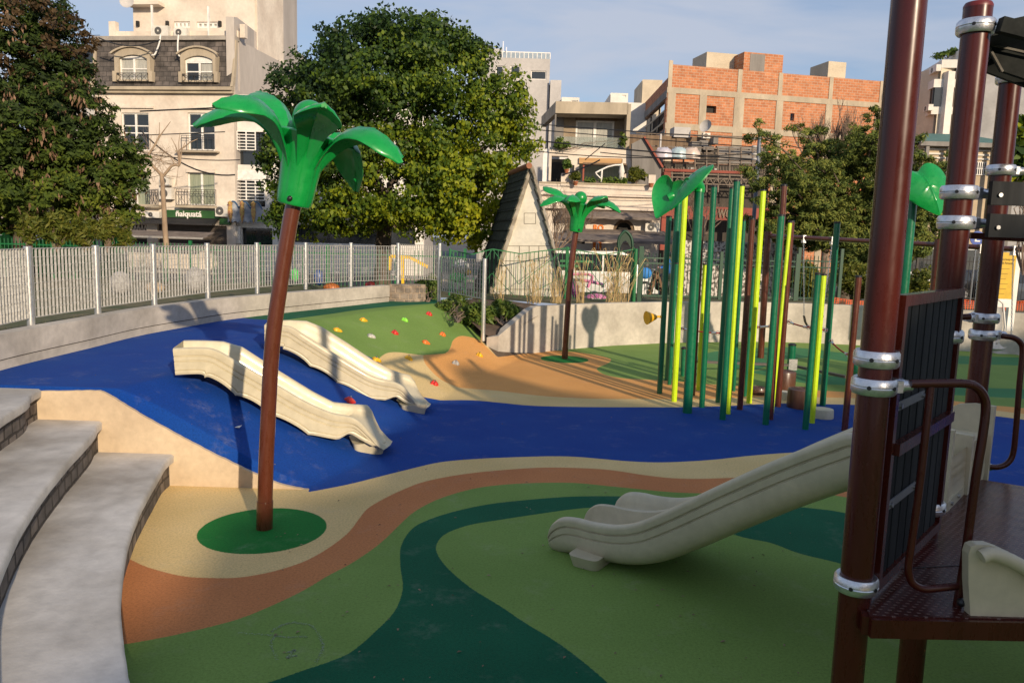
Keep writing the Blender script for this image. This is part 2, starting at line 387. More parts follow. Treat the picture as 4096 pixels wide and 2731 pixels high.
REG.append(('lgreen', pO + [(60, 24), (60, 40), (3, 40), (1.5, 21.5)]))
REG.append(('mgreen', [tuple(q) for q in smooth(plan([(2785, 1428), (2850, 1407), (2950, 1398), (3110, 1388), (3240, 1395), (3420, 1415), (3700, 1420), (4096, 1430), (4500, 1450)]), 3)] + [tuple(q) for q in smooth(plan([(4500, 1482), (4096, 1462), (3800, 1455), (3450, 1450), (3300, 1434), (3200, 1432), (3100, 1446), (3030, 1478), (2950, 1474), (2870, 1457), (2785, 1440)]), 3)]))
REG.append(('mgreen', [tuple(q) for q in smooth(plan([(3010, 1484), (3090, 1478), (3240, 1480), (3290, 1498), (3400, 1512), (3700, 1542), (4096, 1556), (4500, 1580)]), 3)] + [tuple(q) for q in smooth(plan([(4500, 1620), (4096, 1594), (3700, 1572), (3380, 1540), (3270, 1537), (3160, 1522), (3020, 1492)]), 3)]))
REG.append(('dgreen', pD + pE[::-1]))
P1B = pz(1057, 2112, 0); P2B = pz(2259, 1434, 0)
def circ(c, r, n=48): return [(c[0] + r * math.cos(2 * math.pi * k / n), c[1] + r * math.sin(2 * math.pi * k / n)) for k in range(n)]
dc1 = pz(1053, 2116, 0); dc2 = pz(2258, 1436, 0)
REG.append(('disc', circ(dc1, 0.585))); REG.append(('disc', circ(dc2, 0.565)))
soilP = pEdge + [(0.2, 18.6), (2.5, 22), (0, 30), (-1.6, 30), (-1.9, 21)]
REG.append(('soil', soilP))
RC = {'lgreen': ((0.172, 0.282, 0.060), (0.210, 0.330, 0.075)), 'dgreen': ((0.001, 0.088, 0.040), (0.004, 0.115, 0.052)), 'mgreen': ((0.045, 0.20, 0.075), (0.060, 0.235, 0.090)),
      'brown': ((0.52, 0.195, 0.070), (0.60, 0.235, 0.085)), 'orange': ((0.72, 0.34, 0.10), (0.80, 0.39, 0.12)), 'sand': ((0.70, 0.50, 0.21), (0.80, 0.585, 0.27)),
      'blue': ((0.0004, 0.044, 0.275), (0.005, 0.060, 0.30)), 'disc': ((0.006, 0.16, 0.024), (0.012, 0.20, 0.030)), 'soil': ((0.10, 0.065, 0.04), (0.17, 0.12, 0.08))}
# curb wall base (on the plateau), retaining wall base (on the floor)
curb_px = [(-420, 1640), (-200, 1545), (0, 1482), (161, 1440), (365, 1391), (561, 1342), (771, 1303), (912, 1279), (1100, 1256), (1250, 1239), (1400, 1223), (1480, 1214), (1556, 1206)]
curb_plan = [tuple(q) for q in smooth(plan(curb_px, HM), 4)]
wall_px = [(1992, 1430), (2100, 1417), (2200, 1404), (2319, 1393), (2440, 1383), (2560, 1377), (2640, 1373), (2740, 1370), (2860, 1368), (3065, 1367), (3293, 1374), (3442, 1381), (3837, 1403), (4041, 1416)]
wp = plan(wall_px)
wall_plan = [tuple(q) for q in smooth(wp, 4)]
e = np.array(wall_plan[-1]) - np.array(wall_plan[-2]); e /= np.linalg.norm(e)
ang = math.atan2(e[1], e[0]); q = np.array(wall_plan[-1])
for k in range(16):
    ang -= math.radians(7); q = q + np.array((math.cos(ang), math.sin(ang))) * 1.4; wall_plan.append(tuple(q))
def offset(P, d):
    out = []
    for i in range(len(P)):
        a = np.array(P[max(i - 1, 0)]); b = np.array(P[min(i + 1, len(P) - 1)]); t = (b - a) / np.linalg.norm(b - a)
        out.append((P[i][0] - t[1] * d, P[i][1] + t[0] * d))
    return out
inner = offset(curb_plan, 0.12) + [(-2.2, 21.7), (0.6, 21.5)] + offset(wall_plan, 0.10)[4:] + [(14, -7), (-9, -7)]
ys = np.concatenate([np.arange(-6, 1.9, 0.5), np.arange(1.9, 14, 0.05), np.arange(14, 24.6, 0.075)])
ys = np.sort(np.append(ys, [WALL_Y - 0.001])); xs = np.concatenate([np.arange(-9, -6.6, 0.25), np.arange(-6.6, 4, 0.05), np.arange(4, 12, 0.08), np.arange(12, 20, 0.5)])
GX, GY = np.meshgrid(xs, ys); GZ = H(GX, GY)
keep = inside_poly(inner, GX, GY)
nx, ny = len(xs), len(ys)
kf = keep[:-1, :-1] & keep[1:, :-1] & keep[:-1, 1:] & keep[1:, 1:]
idx = np.arange(nx * ny).reshape(ny, nx)
F = np.stack([idx[:-1, :-1][kf], idx[:-1, 1:][kf], idx[1:, 1:][kf], idx[1:, :-1][kf]], 1)
used, inv = np.unique(F, return_inverse=True); F = inv.reshape(F.shape)
VX, VY, VZ = GX.ravel()[used], GY.ravel()[used], GZ.ravel()[used]
soil_sd = sdf_closed(soilP, VX, VY)
VZ = VZ + np.where(soil_sd > 0, 0.0, 0.0)
me = bpy.data.meshes.new('playground_floor')
me.vertices.add(len(used)); me.vertices.foreach_set('co', np.stack([VX, VY, VZ], 1).ravel().astype(np.float32))
me.loops.add(F.size); me.loops.foreach_set('vertex_index', F.ravel().astype(np.int32))
me.polygons.add(len(F)); me.polygons.foreach_set('loop_start', (np.arange(len(F)) * 4).astype(np.int32)); me.polygons.foreach_set('loop_total', np.full(len(F), 4, np.int32))
me.update(calc_edges=True); me.polygons.foreach_set('use_smooth', [True] * len(F))
for i, (nm, P) in enumerate(REG):
    at = me.attributes.new('sd%d' % i, 'FLOAT', 'POINT'); at.data.foreach_set('value', sdf_closed(P, VX, VY).astype(np.float32))
floor = bpy.data.objects.new('playground_floor', me); COL.objects.link(floor)
struct(floor, 'poured rubber play surface in swirls of blue, sand, brown, orange and green rising into a mound', 'play surface')
m = bpy.data.materials.new('poured_rubber'); m.use_nodes = True; t = m.node_tree; b = t.nodes['Principled BSDF']; b.inputs['Roughness'].default_value = 0.88
b.inputs['Specular IOR Level'].default_value = 0.25
tc = t.nodes.new('ShaderNodeTexCoord')
def nz(scale, det=3, rough=0.5):
    n = t.nodes.new('ShaderNodeTexNoise'); n.inputs['Scale'].default_value = scale; n.inputs['Detail'].default_value = det; n.inputs['Roughness'].default_value = rough
    t.links.new(tc.outputs['Object'], n.inputs['Vector']); return n
def math_(op, a, b_=None, c=None):
    n = t.nodes.new('ShaderNodeMath'); n.operation = op
    for i, q in enumerate((a, b_, c)):
        if q is None: continue
        if isinstance(q, (int, float)): n.inputs[i].default_value = q
        else: t.links.new(q, n.inputs[i])
    return n.outputs[0]
def rng(v, a, b_, c=0.0, d=1.0):
    n = t.nodes.new('ShaderNodeMapRange'); t.links.new(v, n.inputs[0])
    for i, q in enumerate((a, b_, c, d)): n.inputs[i + 1].default_value = q
    return n.outputs[0]
def mixc(f, a, b_, mode='MIX'):
    n = t.nodes.new('ShaderNodeMix'); n.data_type = 'RGBA'; n.blend_type = mode
    for i, q in ((0, f), (6, a), (7, b_)):
        if isinstance(q, (int, float)): n.inputs[i].default_value = q
        elif isinstance(q, tuple): n.inputs[i].default_value = (*q, 1)
        else: t.links.new(q, n.inputs[i])
    return n.outputs[2]
wear = rng(nz(0.9, 5).outputs['Fac'], 0.32, 0.68); grain = nz(48, 5, 0.85).outputs['Fac']; edge = math_('MULTIPLY', math_('SUBTRACT', nz(55, 3, 0.7).outputs['Fac'], 0.5), 0.022)
def colr(nm): return mixc(wear, RC[nm][0], RC[nm][1])
cur = colr('lgreen')
for i, (nm, P) in enumerate(REG):
    a = t.nodes.new('ShaderNodeAttribute'); a.attribute_name = 'sd%d' % i
    s = math_('ADD', a.outputs['Fac'], edge) if nm not in ('soil',) else math_('ADD', a.outputs['Fac'], math_('MULTIPLY', edge, 4.0))
    cur = mixc(rng(s, -0.003, 0.003), cur, colr(nm))
cur = mixc(rng(grain, 0.45, 0.68, 0.0, 0.60), cur, mixc(1.0, cur, (0.35, 0.38, 0.35), 'MULTIPLY'))
# scuffs and pale dust: stretched streaks worn into the surface, and dark crumbs
dust = math_('MULTIPLY', rng(nz(2.3, 8, 0.62).outputs['Fac'], 0.54, 0.78), rng(nz(13, 5, 0.7).outputs['Fac'], 0.42, 0.68))
cur = mixc(math_('MULTIPLY', dust, 0.34), cur, (0.42, 0.38, 0.32))
vn = t.nodes.new('ShaderNodeTexVoronoi'); vn.inputs['Scale'].default_value = 5.5; t.links.new(tc.outputs['Object'], vn.inputs['Vector'])
cur = mixc(math_('MULTIPLY', rng(vn.outputs['Distance'], 0.045, 0.02), rng(nz(3.1, 1).outputs['Fac'], 0.52, 0.56)), cur, (0.09, 0.06, 0.035))
t.links.new(cur, b.inputs['Base Color'])
bp = t.nodes.new('ShaderNodeBump'); bp.inputs['Strength'].default_value = 0.55; bp.inputs['Distance'].default_value = 0.006
t.links.new(nz(110, 3, 0.6).outputs['Fac'], bp.inputs['Height']); t.links.new(bp.outputs[0], b.inputs['Normal'])
me.materials.append(m)

# ------------------------------------------------------------------ ground beyond, earth
M_grass = mat('lawn', (0.055, 0.075, 0.025), 0.95, scale=1.3, col2=(0.16, 0.13, 0.07), bump=0.6, bscale=30)
M_soil = mat('earth', (0.06, 0.04, 0.026), 0.95, scale=3, col2=(0.15, 0.10, 0.065), bump=1.0, bscale=22)
M_asph = mat('asphalt', (0.07, 0.068, 0.066), 0.9, scale=0.6, col2=(0.11, 0.105, 0.10), bump=0.3, bscale=80)
hole = offset(curb_plan, 0.2) + [(-2.6, 22.2), (-0.8, 22.2), (1.2, 21.2)] + offset(wall_plan, 0.18)[8:] + [(15, -8), (-9.5, -8)]
def ring(mb, outer, inn, zo, zi):
    P = [[Vector((x, y, 0)) for x, y in outer], [Vector((x, y, 0)) for x, y in inn]]
    tri = tessellate_polygon(P); allp = [(x, y, zo(x, y)) for x, y in outer] + [(x, y, zi(x, y)) for x, y in inn]
    fs = []
    for a, b_, c in tri:
        A, B, C_ = [Vector(allp[k]).xy for k in (a, b_, c)]
        fs.append((a, b_, c) if (B - A).cross(C_ - A) > 0 else (a, c, b_))
    mb.add(allp, fs)
rA = [(-16, -14), (24, -14), (24, 26), (-16, 26)]; rB = [(-34, -22), (44, -22), (44, 33), (-34, 33)]; rC = [(-500, -300), (500, -300), (500, 900), (-500, 900)]
mb = MB(); ring(mb, rA, hole, lambda x, y: 1.06, lambda x, y: 1.06); ring(mb, rB, rA, lambda x, y: 0.4, lambda x, y: 1.06)
struct(mb.build('park_ground', M_grass), 'trodden lawn of the small park around the playground', 'lawn')
mb = MB(); ring(mb, rC, rB, lambda x, y: 0.4, lambda x, y: 0.4); struct(mb.build('street', M_asph), 'grey asphalt street between the park and the houses', 'street')
mb = MB(); mb.box(-60, 60, 41.5, 46.2, 0.38, 0.52); struct(mb.build('pavement', mat('pavement_stone', (0.30, 0.27, 0.24), 0.85, scale=2)), 'stone pavement along the house fronts', 'pavement')
# earth bank behind the curb wall and planter bed behind the low end of the retaining wall
mb = MB(); rng_ = random.Random(3)
A0 = offset(curb_plan, 0.17); rows = [0.17, 0.5, 0.9, 1.5, 2.4]; zz = [1.36, 1.38, 1.33, 1.2, 1.04]
vs = []
for d_, z_ in zip(rows, zz): vs += [(x, y, z_ + rng_.uniform(-.025, .025)) for x, y in offset(curb_plan, d_)]
n = len(curb_plan); mb.add(vs, [(j * n + i, j * n + i + 1, (j + 1) * n + i + 1, (j + 1) * n + i) for j in range(4) for i in range(n - 1)])
struct(mb.build('earth_bank', mat('bank_soil', (0.055, 0.045, 0.02), 0.95, scale=2.5, col2=(0.13, 0.10, 0.05), bump=1.0, bscale=18), smooth=60), 'dark earth with thin grass behind the long curb', 'earth')
mb = MB()
g0 = [(-2.0, 20.55, 1.02), (-1.5, 19.9, 0.90), (-1.05, 19.2, 0.74), (-0.72, 18.6, 0.55), (-0.45, 18.28, 0.42)]
g1 = [(-1.6, 21.4, 1.02), (-1.0, 20.7, 0.95), (-0.45, 19.9, 0.86), (-0.2, 19.0, 0.66), (-0.15, 18.5, 0.50)]
g2 = [(-1.0, 22.6, 1.06), (-0.2, 22.0, 1.05), (0.6, 21.0, 1.04), (1.0, 20.0, 1.03), (0.55, 19.0, 0.9)]
nn = 5; mb.add(g0 + g1 + g2, [(j * nn + i, j * nn + i + 1, (j + 1) * nn + i + 1, (j + 1) * nn + i)[::-1] for j in range(2) for i in range(4)])
struct(mb.build('planter_earth', M_soil, smooth=60), 'sloping bed of dark earth under the shrubs at the fence corner', 'earth')

# ------------------------------------------------------------------ concrete
M_conc = mat('concrete', (0.39, 0.35, 0.295), 0.85, scale=1.3, col2=(0.58, 0.525, 0.45), bump=0.3, bscale=18, detail=10, grit=.16)
M_concs = mat('trowelled_concrete', (0.34, 0.31, 0.27), 0.7, scale=.8, col2=(0.56, 0.535, 0.50), bump=0.2, bscale=30, detail=12, lo=.38, hi=.60, grit=.20)
M_plast = mat('sand_plaster', (0.50, 0.385, 0.26), 0.85, scale=2.0, col2=(0.62, 0.49, 0.335), bump=0.25, bscale=14, detail=8)
def strip_wall(mb, P, t, z0, z1, z1b=None):
    n = len(P); B = offset(P, t); Z1 = z1 if isinstance(z1, list) else [z1] * n; Z0 = z0 if isinstance(z0, list) else [z0] * n
    vs = [(P[i][0], P[i][1], Z0[i]) for i in range(n)] + [(P[i][0], P[i][1], Z1[i]) for i in range(n)] + [(B[i][0], B[i][1], Z1[i]) for i in range(n)] + [(B[i][0], B[i][1], Z0[i]) for i in range(n)]
    fs = []
    for i in range(n - 1):
        for a, b_ in ((0, 1), (1, 2), (2, 3)): fs.append((a * n + i, a * n + i + 1, b_ * n + i + 1, b_ * n + i))
    fs += [(0, n, 2 * n, 3 * n), (n - 1, 4 * n - 1, 3 * n - 1, 2 * n - 1)]
    mb.add(vs, fs)
cw = thing('curb_wall', 'long curved low concrete wall holding the earth bank on the left', 'wall', (curb_plan[10][0], curb_plan[10][1], HM))
mb = MB(); strip_wall(mb, curb_plan, 0.2, HM - 0.15, HM + 0.115); mb.build('lower_course', M_conc, cw, 50)
mb = MB(); strip_wall(mb, offset(curb_plan, -0.018), 0.23, HM + 0.13, HM + 0.43); mb.build('wall_body', M_conc, cw, 50)
mb = MB(); strip_wall(mb, offset(curb_plan, 0.02), 0.14, HM + 0.113, HM + 0.132); mb.build('joint', mat('dark_joint', (0.02, 0.018, 0.016), 0.9), cw)
# retaining wall: slopes down to the planter at its left end
Lw = resample(wall_plan, 150)
Lw = [tuple(q) for q in Lw]
ztop = []
for x, y in Lw:
    X = x
    pxx = proj((x, y, 1.1))[0]
    ztop.append(1.15 if pxx > 2135 else 1.15 - (2135 - pxx) / (2135 - 1992) * 0.66)
ex = np.array(Lw[0]) - np.array(Lw[2]); ex = ex / np.linalg.norm(ex)
Lw = [(Lw[0][0] - 0.28, Lw[0][1] + 0.10)] + Lw; ztop = [0.46] + ztop
mb = MB(); strip_wall(mb, Lw, 0.2, [-0.05] * len(Lw), ztop)
tag(mb.build('retaining_wall', M_conc, smooth=50), 'curved pale concrete retaining wall behind the pole forest, sloping down at its left end', 'wall')
# brick-like granite block at the end of the curb
mb = MB()
a = pz(1556, 1204, HM); b_ = pz(1632, 1208, HM); c_ = pz(1692, 1205, HM)
u = Vector((b_.x - a.x, b_.y - a.y)).normalized(); v = Vector((-u.y, u.x))
mb.prism([(a.x, a.y - .02), (b_.x, b_.y), (b_.x + .42, b_.y + .35), (a.x + .42 + v.x * .3, a.y + .55)], HM - .1, HM + .45)
gb = mb.build('granite_block', brick_mat('granite_setts', (0.20, 0.17, 0.14), (0.34, 0.27, 0.21), (0.38, 0.29, 0.21), 0.19, 0.16, 0.02, axis='X+Y', bump=1.0, noise=0.5))
tag(gb, 'low block of mortared granite setts closing the far end of the curb wall', 'stone block')
# cheek wall between the steps and the blue mound
prof = [(-300, 1562), (110, 1562), (395, 1559), (425, 1572), (560, 1655), (700, 1733), (850, 1812), (1000, 1884), (1120, 1935), (1232, 1974)]
pp = [pd(x, y, WALL_Y - 0.06) for x, y in prof]
mb = MB(); pts = [(p.x, max(p.z, 0.0)) for p in pp]; rj = random.Random(9); pts = [tuple(q) for q in resample(pts, 90)]; pts = [(x, max(0, z - .008 + rj.uniform(-.003, .003))) for x, z in pts]
ol = [Vector((x, WALL_Y - 0.055, z)) for x, z in pts] + [Vector((pts[-1][0], WALL_Y - 0.055, -0.1)), Vector((pts[0][0], WALL_Y - 0.055, -0.1))]
mb.slab(ol, (0, 1, 0), 0.044)
tag(mb.build('cheek_wall', M_plast, fix=True), 'sand coloured plastered wall with a slanting top between the steps and the blue mound', 'wall')
CHK = pts
# amphitheatre steps
noseC = [(668, 1832), (648, 1866), (622, 1910), (568, 2004), (536, 2081), (510, 2157), (497, 2234), (488, 2297), (483, 2374), (481, 2438), (488, 2533), (501, 2629), (520, 2731), (575, 2850), (700, 3100)]
noseB = [(389, 1692), (374, 1728), (300, 1808), (261, 1850), (165, 1968), (87, 2090), (35, 2194), (0, 2281), (-60, 2420), (-110, 2600), (-130, 2850), (-130, 3300)]
noseA = [(116, 1570), (112, 1600), (0, 1672), (-150, 1790), (-300, 1950), (-450, 2200), (-560, 2500), (-640, 3000)]
ZT = [0.355, 0.70, 1.035]
def nose_plan(P, z):
    q = [tuple(k) for k in smooth(plan(P, z), 4)]
    q = [k for k in q if k[1] < WALL_Y - 0.06]
    q[0] = (q[0][0], WALL_Y - 0.057)
    return [tuple(k) for k in resample(q, 40)]
NP_ = [nose_plan(p, z) for p, z in zip((noseC, noseB, noseA), ZT)]
M_set = brick_mat('granite_riser', (0.115, 0.10, 0.09), (0.26, 0.215, 0.18), (0.05, 0.042, 0.036), 0.15, 0.13, 0.014, axis='X+Y', bump=1.0, noise=0.6)
LAB = ['lowest curved concrete seating step, beside the brown and green rubber', 'middle curved concrete seating step at the left edge', 'topmost curved concrete seating step, level with the blue plateau']
for k in range(3):
    f = NP_[k]; back = NP_[k + 1] if k < 2 else [(x - 3.2, y) for x, y in f]
    back = offset(back, 0.02) if False else [(x - 0.10, y) for x, y in back]
    st = thing('seating_step', LAB[k], 'step', (f[8][0], f[8][1], 0), 'curved seating steps')
    r = random.Random(k)
    ff = [(x + r.uniform(-.002, .002), y) for x, y in f]
    mb = MB(); n = 40; z1, z0 = ZT[k], ZT[k] - 0.10
    lo_ = [(x - 0.0, y, z0 + 0.01) for x, y in ff]; md = [(x + 0.004, y, z1 - 0.02) for x, y in ff]; up_ = [(x - 0.022, y, z1) for x, y in ff]; bk = [(x, y, z1) for x, y in back]; un = [(x - 0.12, y, z0) for x, y in ff]
    mb.add(un + lo_ + md + up_ + bk, [(j * n + i + 1, j * n + i, (j + 1) * n + i, (j + 1) * n + i + 1)[::-1] for j in range(4) for i in range(n - 1)])
    mb.build('slab', M_concs, st, 60)
    mb = MB(); rr = [(x - 0.05, y) for x, y in ff]
    vs = [(x, y, -0.02 if k == 0 else ZT[k - 1] - .02) for x, y in rr] + [(x, y, z0 + 0.008) for x, y in rr]
    mb.add(vs, [(i, i + 1, n + i + 1, n + i) for i in range(n - 1)]); mb.build('riser', M_set, st)

# ------------------------------------------------------------------ galvanised grating fence
M_galv = mat('galvanised_post', (0.62, 0.62, 0.62), 0.32, 0.85, scale=14, col2=(0.80, 0.80, 0.79), stretch=(1, 1, .2))
M_grate = mat('galvanised_grating', (0.40, 0.39, 0.36), 0.6, 0.35, scale=25, col2=(0.60, 0.58, 0.54))
posts = [(-330, 1460, 2.5), (-120, 1368, 2.5), (125, 1307, 2.5), (392, 1261, 2.5), (618, 1225, 2.51), (832, 1193, 2.52), (1029, 1170, 2.53), (1223, 1154, 2.54), (1403, 1143, 2.55), (1591, 1136, 2.56)]
PB = []
for x, y, zt in posts:
    zb = HM + 0.40; p = pz(x, y, zb); PB.append((p.x, p.y, zb, zt))
p = pz(1755, 1217, 0.98); PB.append((p.x, p.y, 0.9, 2.60)); p = pz(1932, 1348, 0.47); PB.append((p.x, p.y, 0.4, topz(p, 1034)))
gf = thing('grating_fence', 'galvanised steel grating fence on round posts above the curb wall', 'fence', (PB[5][0], PB[5][1], 1.4))
for i, (x, y, zb, zt) in enumerate(PB):
    mb = MB(); mb.tube([(x, y, zb - .02), (x, y, zt - 0.006), (x, y, zt)], [0.05, 0.05, 0.044], 16); mb.build('post', M_galv, gf, 40)
for i in range(len(PB) - 1):
    a, b_ = Vector(PB[i][:2]), Vector(PB[i + 1][:2]); d = (b_ - a); L = d.length; u = d / L; nrm = Vector((u.y, -u.x))
    z0, z1 = (1.56, 2.47) if i < 10 else (1.36, 2.26)
    if i == 9: z0, z1 = 1.62, 2.53
    s0, s1 = 0.085, L - 0.085
    mb = MB(); k = 17; D = nrm.to_3d() * 0.015
    for j in range(k + 1):
        q = a + u * (s0 + (s1 - s0) * j / k); mb.obox((q.x, q.y, (z0 + z1) / 2), u.to_3d() * 0.0025, D, (0, 0, (z1 - z0) / 2))
    nr = 8
    for j in range(nr + 1):
        z = z0 + (z1 - z0) * j / nr; th = 0.006 if j in (0, nr) else 0.0032
        A_ = a + u * s0; B_ = a + u * s1
        mb.obox(((A_.x + B_.x) / 2 - nrm.x * .004, (A_.y + B_.y) / 2 - nrm.y * .004, z), u.to_3d() * (s1 - s0) / 2, nrm.to_3d() * (0.013 if j in (0, nr) else 0.004), (0, 0, th))
    pn = mb.build('grating_panel', M_grate, gf)
    for z in (z0 + .08, (z0 + z1) / 2, z1 - .08):
        for q in (a + u * 0.065, a + u * (L - 0.065)):
            mb = MB(); mb.obox((q.x, q.y, z), u.to_3d() * 0.03, nrm.to_3d() * 0.006, (0, 0, 0.018)); mb.build('clip', M_galv, pn)
# ------------------------------------------------------------------ playground objects
M_brown = mat('brown_paint', (0.085, 0.020, 0.009), 0.28, scale=3, col2=(0.11, 0.028, 0.012), coat=0.5, stretch=(1, 1, .3))
M_dgreen = mat('dark_green_paint', (0.001, 0.115, 0.050), 0.32, scale=3, col2=(0.003, 0.15, 0.065), coat=0.4)
M_leaf = mat('leaf_plastic', (0.003, 0.235, 0.040), 0.30, scale=2, col2=(0.005, 0.29, 0.052), coat=0.3)
M_lime = mat('lime_paint', (0.50, 0.70, 0.008), 0.35, scale=3, col2=(0.58, 0.78, 0.01), coat=0.3)
M_black = mat('black_plastic', (0.012, 0.012, 0.013), 0.4, scale=20, bump=0.1)
M_cream = mat('cream_plastic', (0.53, 0.465, 0.315), 0.40, scale=1.3, col2=(0.61, 0.54, 0.375), bump=0.10, bscale=70, coat=0.12, detail=9)
M_alu = mat('cast_aluminium', (0.62, 0.62, 0.64), 0.33, 0.9, scale=30, col2=(0.78, 0.78, 0.80), bump=0.12, bscale=60)
M_red = mat('red_rope', (0.30, 0.02, 0.02), 0.8, scale=60, bump=0.5, bscale=200)
M_steel = mat('steel', (0.55, 0.55, 0.55), 0.3, 0.9, scale=20)
M_log = mat('log_plastic', (0.060, 0.024, 0.013), 0.36, scale=4, col2=(0.105, 0.048, 0.027), stretch=(1, 1, .2), bump=0.25, bscale=14, coat=0.25)
M_stone = mat('cream_block', (0.55, 0.50, 0.36), 0.7, scale=4, col2=(0.66, 0.60, 0.45), bump=0.2)

def solid_grid(mb, T, B):
    ni, nj = len(T), len(T[0]); vs = [p for r in T for p in r] + [p for r in B for p in r]; N = ni * nj
    fs = []
    for i in range(ni - 1):
        for j in range(nj - 1):
            a, b_, c, d = i * nj + j, i * nj + j + 1, (i + 1) * nj + j + 1, (i + 1) * nj + j
            fs.append((a, b_, c, d)); fs.append((N + d, N + c, N + b_, N + a))
    for i in range(ni - 1):
        fs.append((i * nj, (i + 1) * nj, N + (i + 1) * nj, N + i * nj)); a = i * nj + nj - 1; fs.append((a, N + a, N + a + nj, a + nj))
    for j in range(nj - 1):
        fs.append((j, N + j, N + j + 1, j + 1)); a = (ni - 1) * nj + j; fs.append((a, a + 1, N + a + 1, N + a))
    mb.add(vs, fs)

def palm_leaf(org, M, phi, reach=1.0, drop=1.0, wid=1.0, lift=0.0):
    path = [(.120, .33), (.165, .45), (.225, .56), (.29, .655), (.375, .73), (.48, .775), (.60, .785), (.72, .745), (.83, .67), (.905, .59)]
    wd = [.11, .15, .19, .24, .30, .355, .385, .36, .27, .06]
    P = [np.array(q) for q in smooth([(a, b_, c) for (a, b_), c in zip(path, wd)], 3)]
    P = [(.13 + (q[0] - .13) * reach, q[1] if q[0] < .3 else 0.80 - (0.80 - q[1]) * (drop if q[0] > .5 else 1), max(q[2], .02) * wid) for q in P]
    P = [(r, z + lift * max(0, r - .22), w) for r, z, w in P]
    T = []; Bm = []
    for i, (r, z, w) in enumerate(P):
        a = P[max(i - 1, 0)]; b_ = P[min(i + 1, len(P) - 1)]; tr, tz = b_[0] - a[0], b_[1] - a[1]; L = math.hypot(tr, tz); nr, nz_ = -tz / L, tr / L
        rowt, rowb = [], []
        f = i / (len(P) - 1)
        for j in range(13):
            u = -1 + 2 * j / 12
            dome = -0.30 * w * abs(u) ** 2.0 + 0.012 * math.exp(-(u / .07) ** 2) + (0.006 * math.cos((abs(u) * 2.2 - f * 9) * 2 * math.pi) ** 8 if 0.35 < f < 0.95 and abs(u) < .85 else 0)
            def P3(off):
                x = r + nr * (dome + off); zz = z + nz_ * (dome + off); y = u * w / 2
                cx, sx_ = math.cos(phi), math.sin(phi)
                return org + M @ Vector((x * cx - y * sx_, x * sx_ + y * cx, zz))
            e_ = 1 - 0.75 * abs(u) ** 4
            rowt.append(P3(0)); rowb.append(P3(-0.034 * e_))
        T.append(rowt); Bm.append(rowb)
    mb = MB(); solid_grid(mb, T, Bm); return mb

def palm(name_label, pole_px, base, rad, tilt, yaw, group, s=1.0, phis=None):
    root = thing('palm_tree_figure', name_label, 'palm figure', base, group)
    P = [base.copy()]
    for x, y in pole_px:
        q = pd(x, y, base.y); P.append(q)
    P = [Vector(q) for q in smooth([tuple(p) for p in P], 5)]
    mb = MB(); mb.tube(P, [rad] * len(P), 28); mb.build('trunk', M_brown, root, 40)
    mb = MB(); mb.tube([P[0] - Vector((0, 0, .02)), P[0] + (P[4] - P[0]).normalized() * 0.27], [rad * 1.09] * 2, 28); mb.build('sleeve', M_brown, root, 40)
    top = P[-1]; ax = Vector((math.sin(tilt), -0.03, math.cos(tilt))).normalized()
    M = Vector((0, 0, 1)).rotation_difference(ax).to_matrix()
    org = top - ax * 0.03
    prof = [(rad * .9, 0.01), (.135, -.004), (.152, .025), (.160, .10), (.163, .20), (.170, .32), (.190, .44), (.222, .54), (.258, .61), (.262, .635), (.20, .65), (.0, .66)]
    prof = [tuple(q) for q in smooth(prof, 3)]
    mb = MB(); seg = 64; vs = []
    for r, z in prof:
        for k in range(seg):
            a = 2 * math.pi * k / seg; g = 1 + 0.05 * min(1, max(0, z) / .3) * abs(math.cos(4 * (a - yaw))) ** 0.5 * (1 if z < .66 else 0.5) - (0.02 if abs(((a - yaw) % (math.pi / 4)) - math.pi / 8) < .06 and .03 < z < .6 else 0)
            vs.append(org + M @ Vector((max(r, 0) * g * s * math.cos(a), max(r, 0) * g * s * math.sin(a), z * s)))
    n = len(prof); mb.add(vs, [(i * seg + k, i * seg + (k + 1) % seg, (i + 1) * seg + (k + 1) % seg, (i + 1) * seg + k) for i in range(n - 1) for k in range(seg)] + [tuple(range(seg))[::-1]])
    mb.build('calyx', M_leaf, root, 50)
    mb = MB(); mb.ball(org + M @ Vector((0, 0, .77)), .15, 1, 1, 1.05, 28, 16); mb.build('crown_knob', M_leaf, root, 60)
    r = random.Random(5)
    for k, (dg, dr, re, li) in enumerate([(-68, .1, .86, .16), (-18, 1.15, 1.08, .02), (24, .9, .98, .04), (64, 2.0, .95, -.22), (108, .6, .92, .05), (140, .3, 1.04, .26), (182, 1.1, 1.10, -.12), (228, .75, .98, .03)]):
        ph = math.radians(dg) + yaw
        palm_leaf(org, M, ph, re, dr, 1 + r.uniform(-.06, .06), li).build('frond', M_leaf, root, 50)
        if k % 4 == 1:
            d = M @ Vector((math.cos(ph - 1.25), math.sin(ph - 1.25), 0))
            mb = MB(); mb.ball(org + d * .165 + M @ Vector((0, 0, .055)),   .024, seg=12, rings=8); mb.build('bolt', M_black, root, 60)
    return root
palm('tall brown palm figure with green plastic fronds on the near round green disc', [(1063, 1900), (1069, 1742), (1088, 1393), (1122, 1132), (1158, 900), (1178, 806)], P1B, 0.070, 0.20, 0.0, 'plastic palm figures')
palm('smaller looking palm figure standing far back before the pale retaining wall', [(2264, 1340), (2277, 1155), (2290, 1020), (2304, 922)], P2B, 0.068, 0.10, 0.35, 'plastic palm figures')

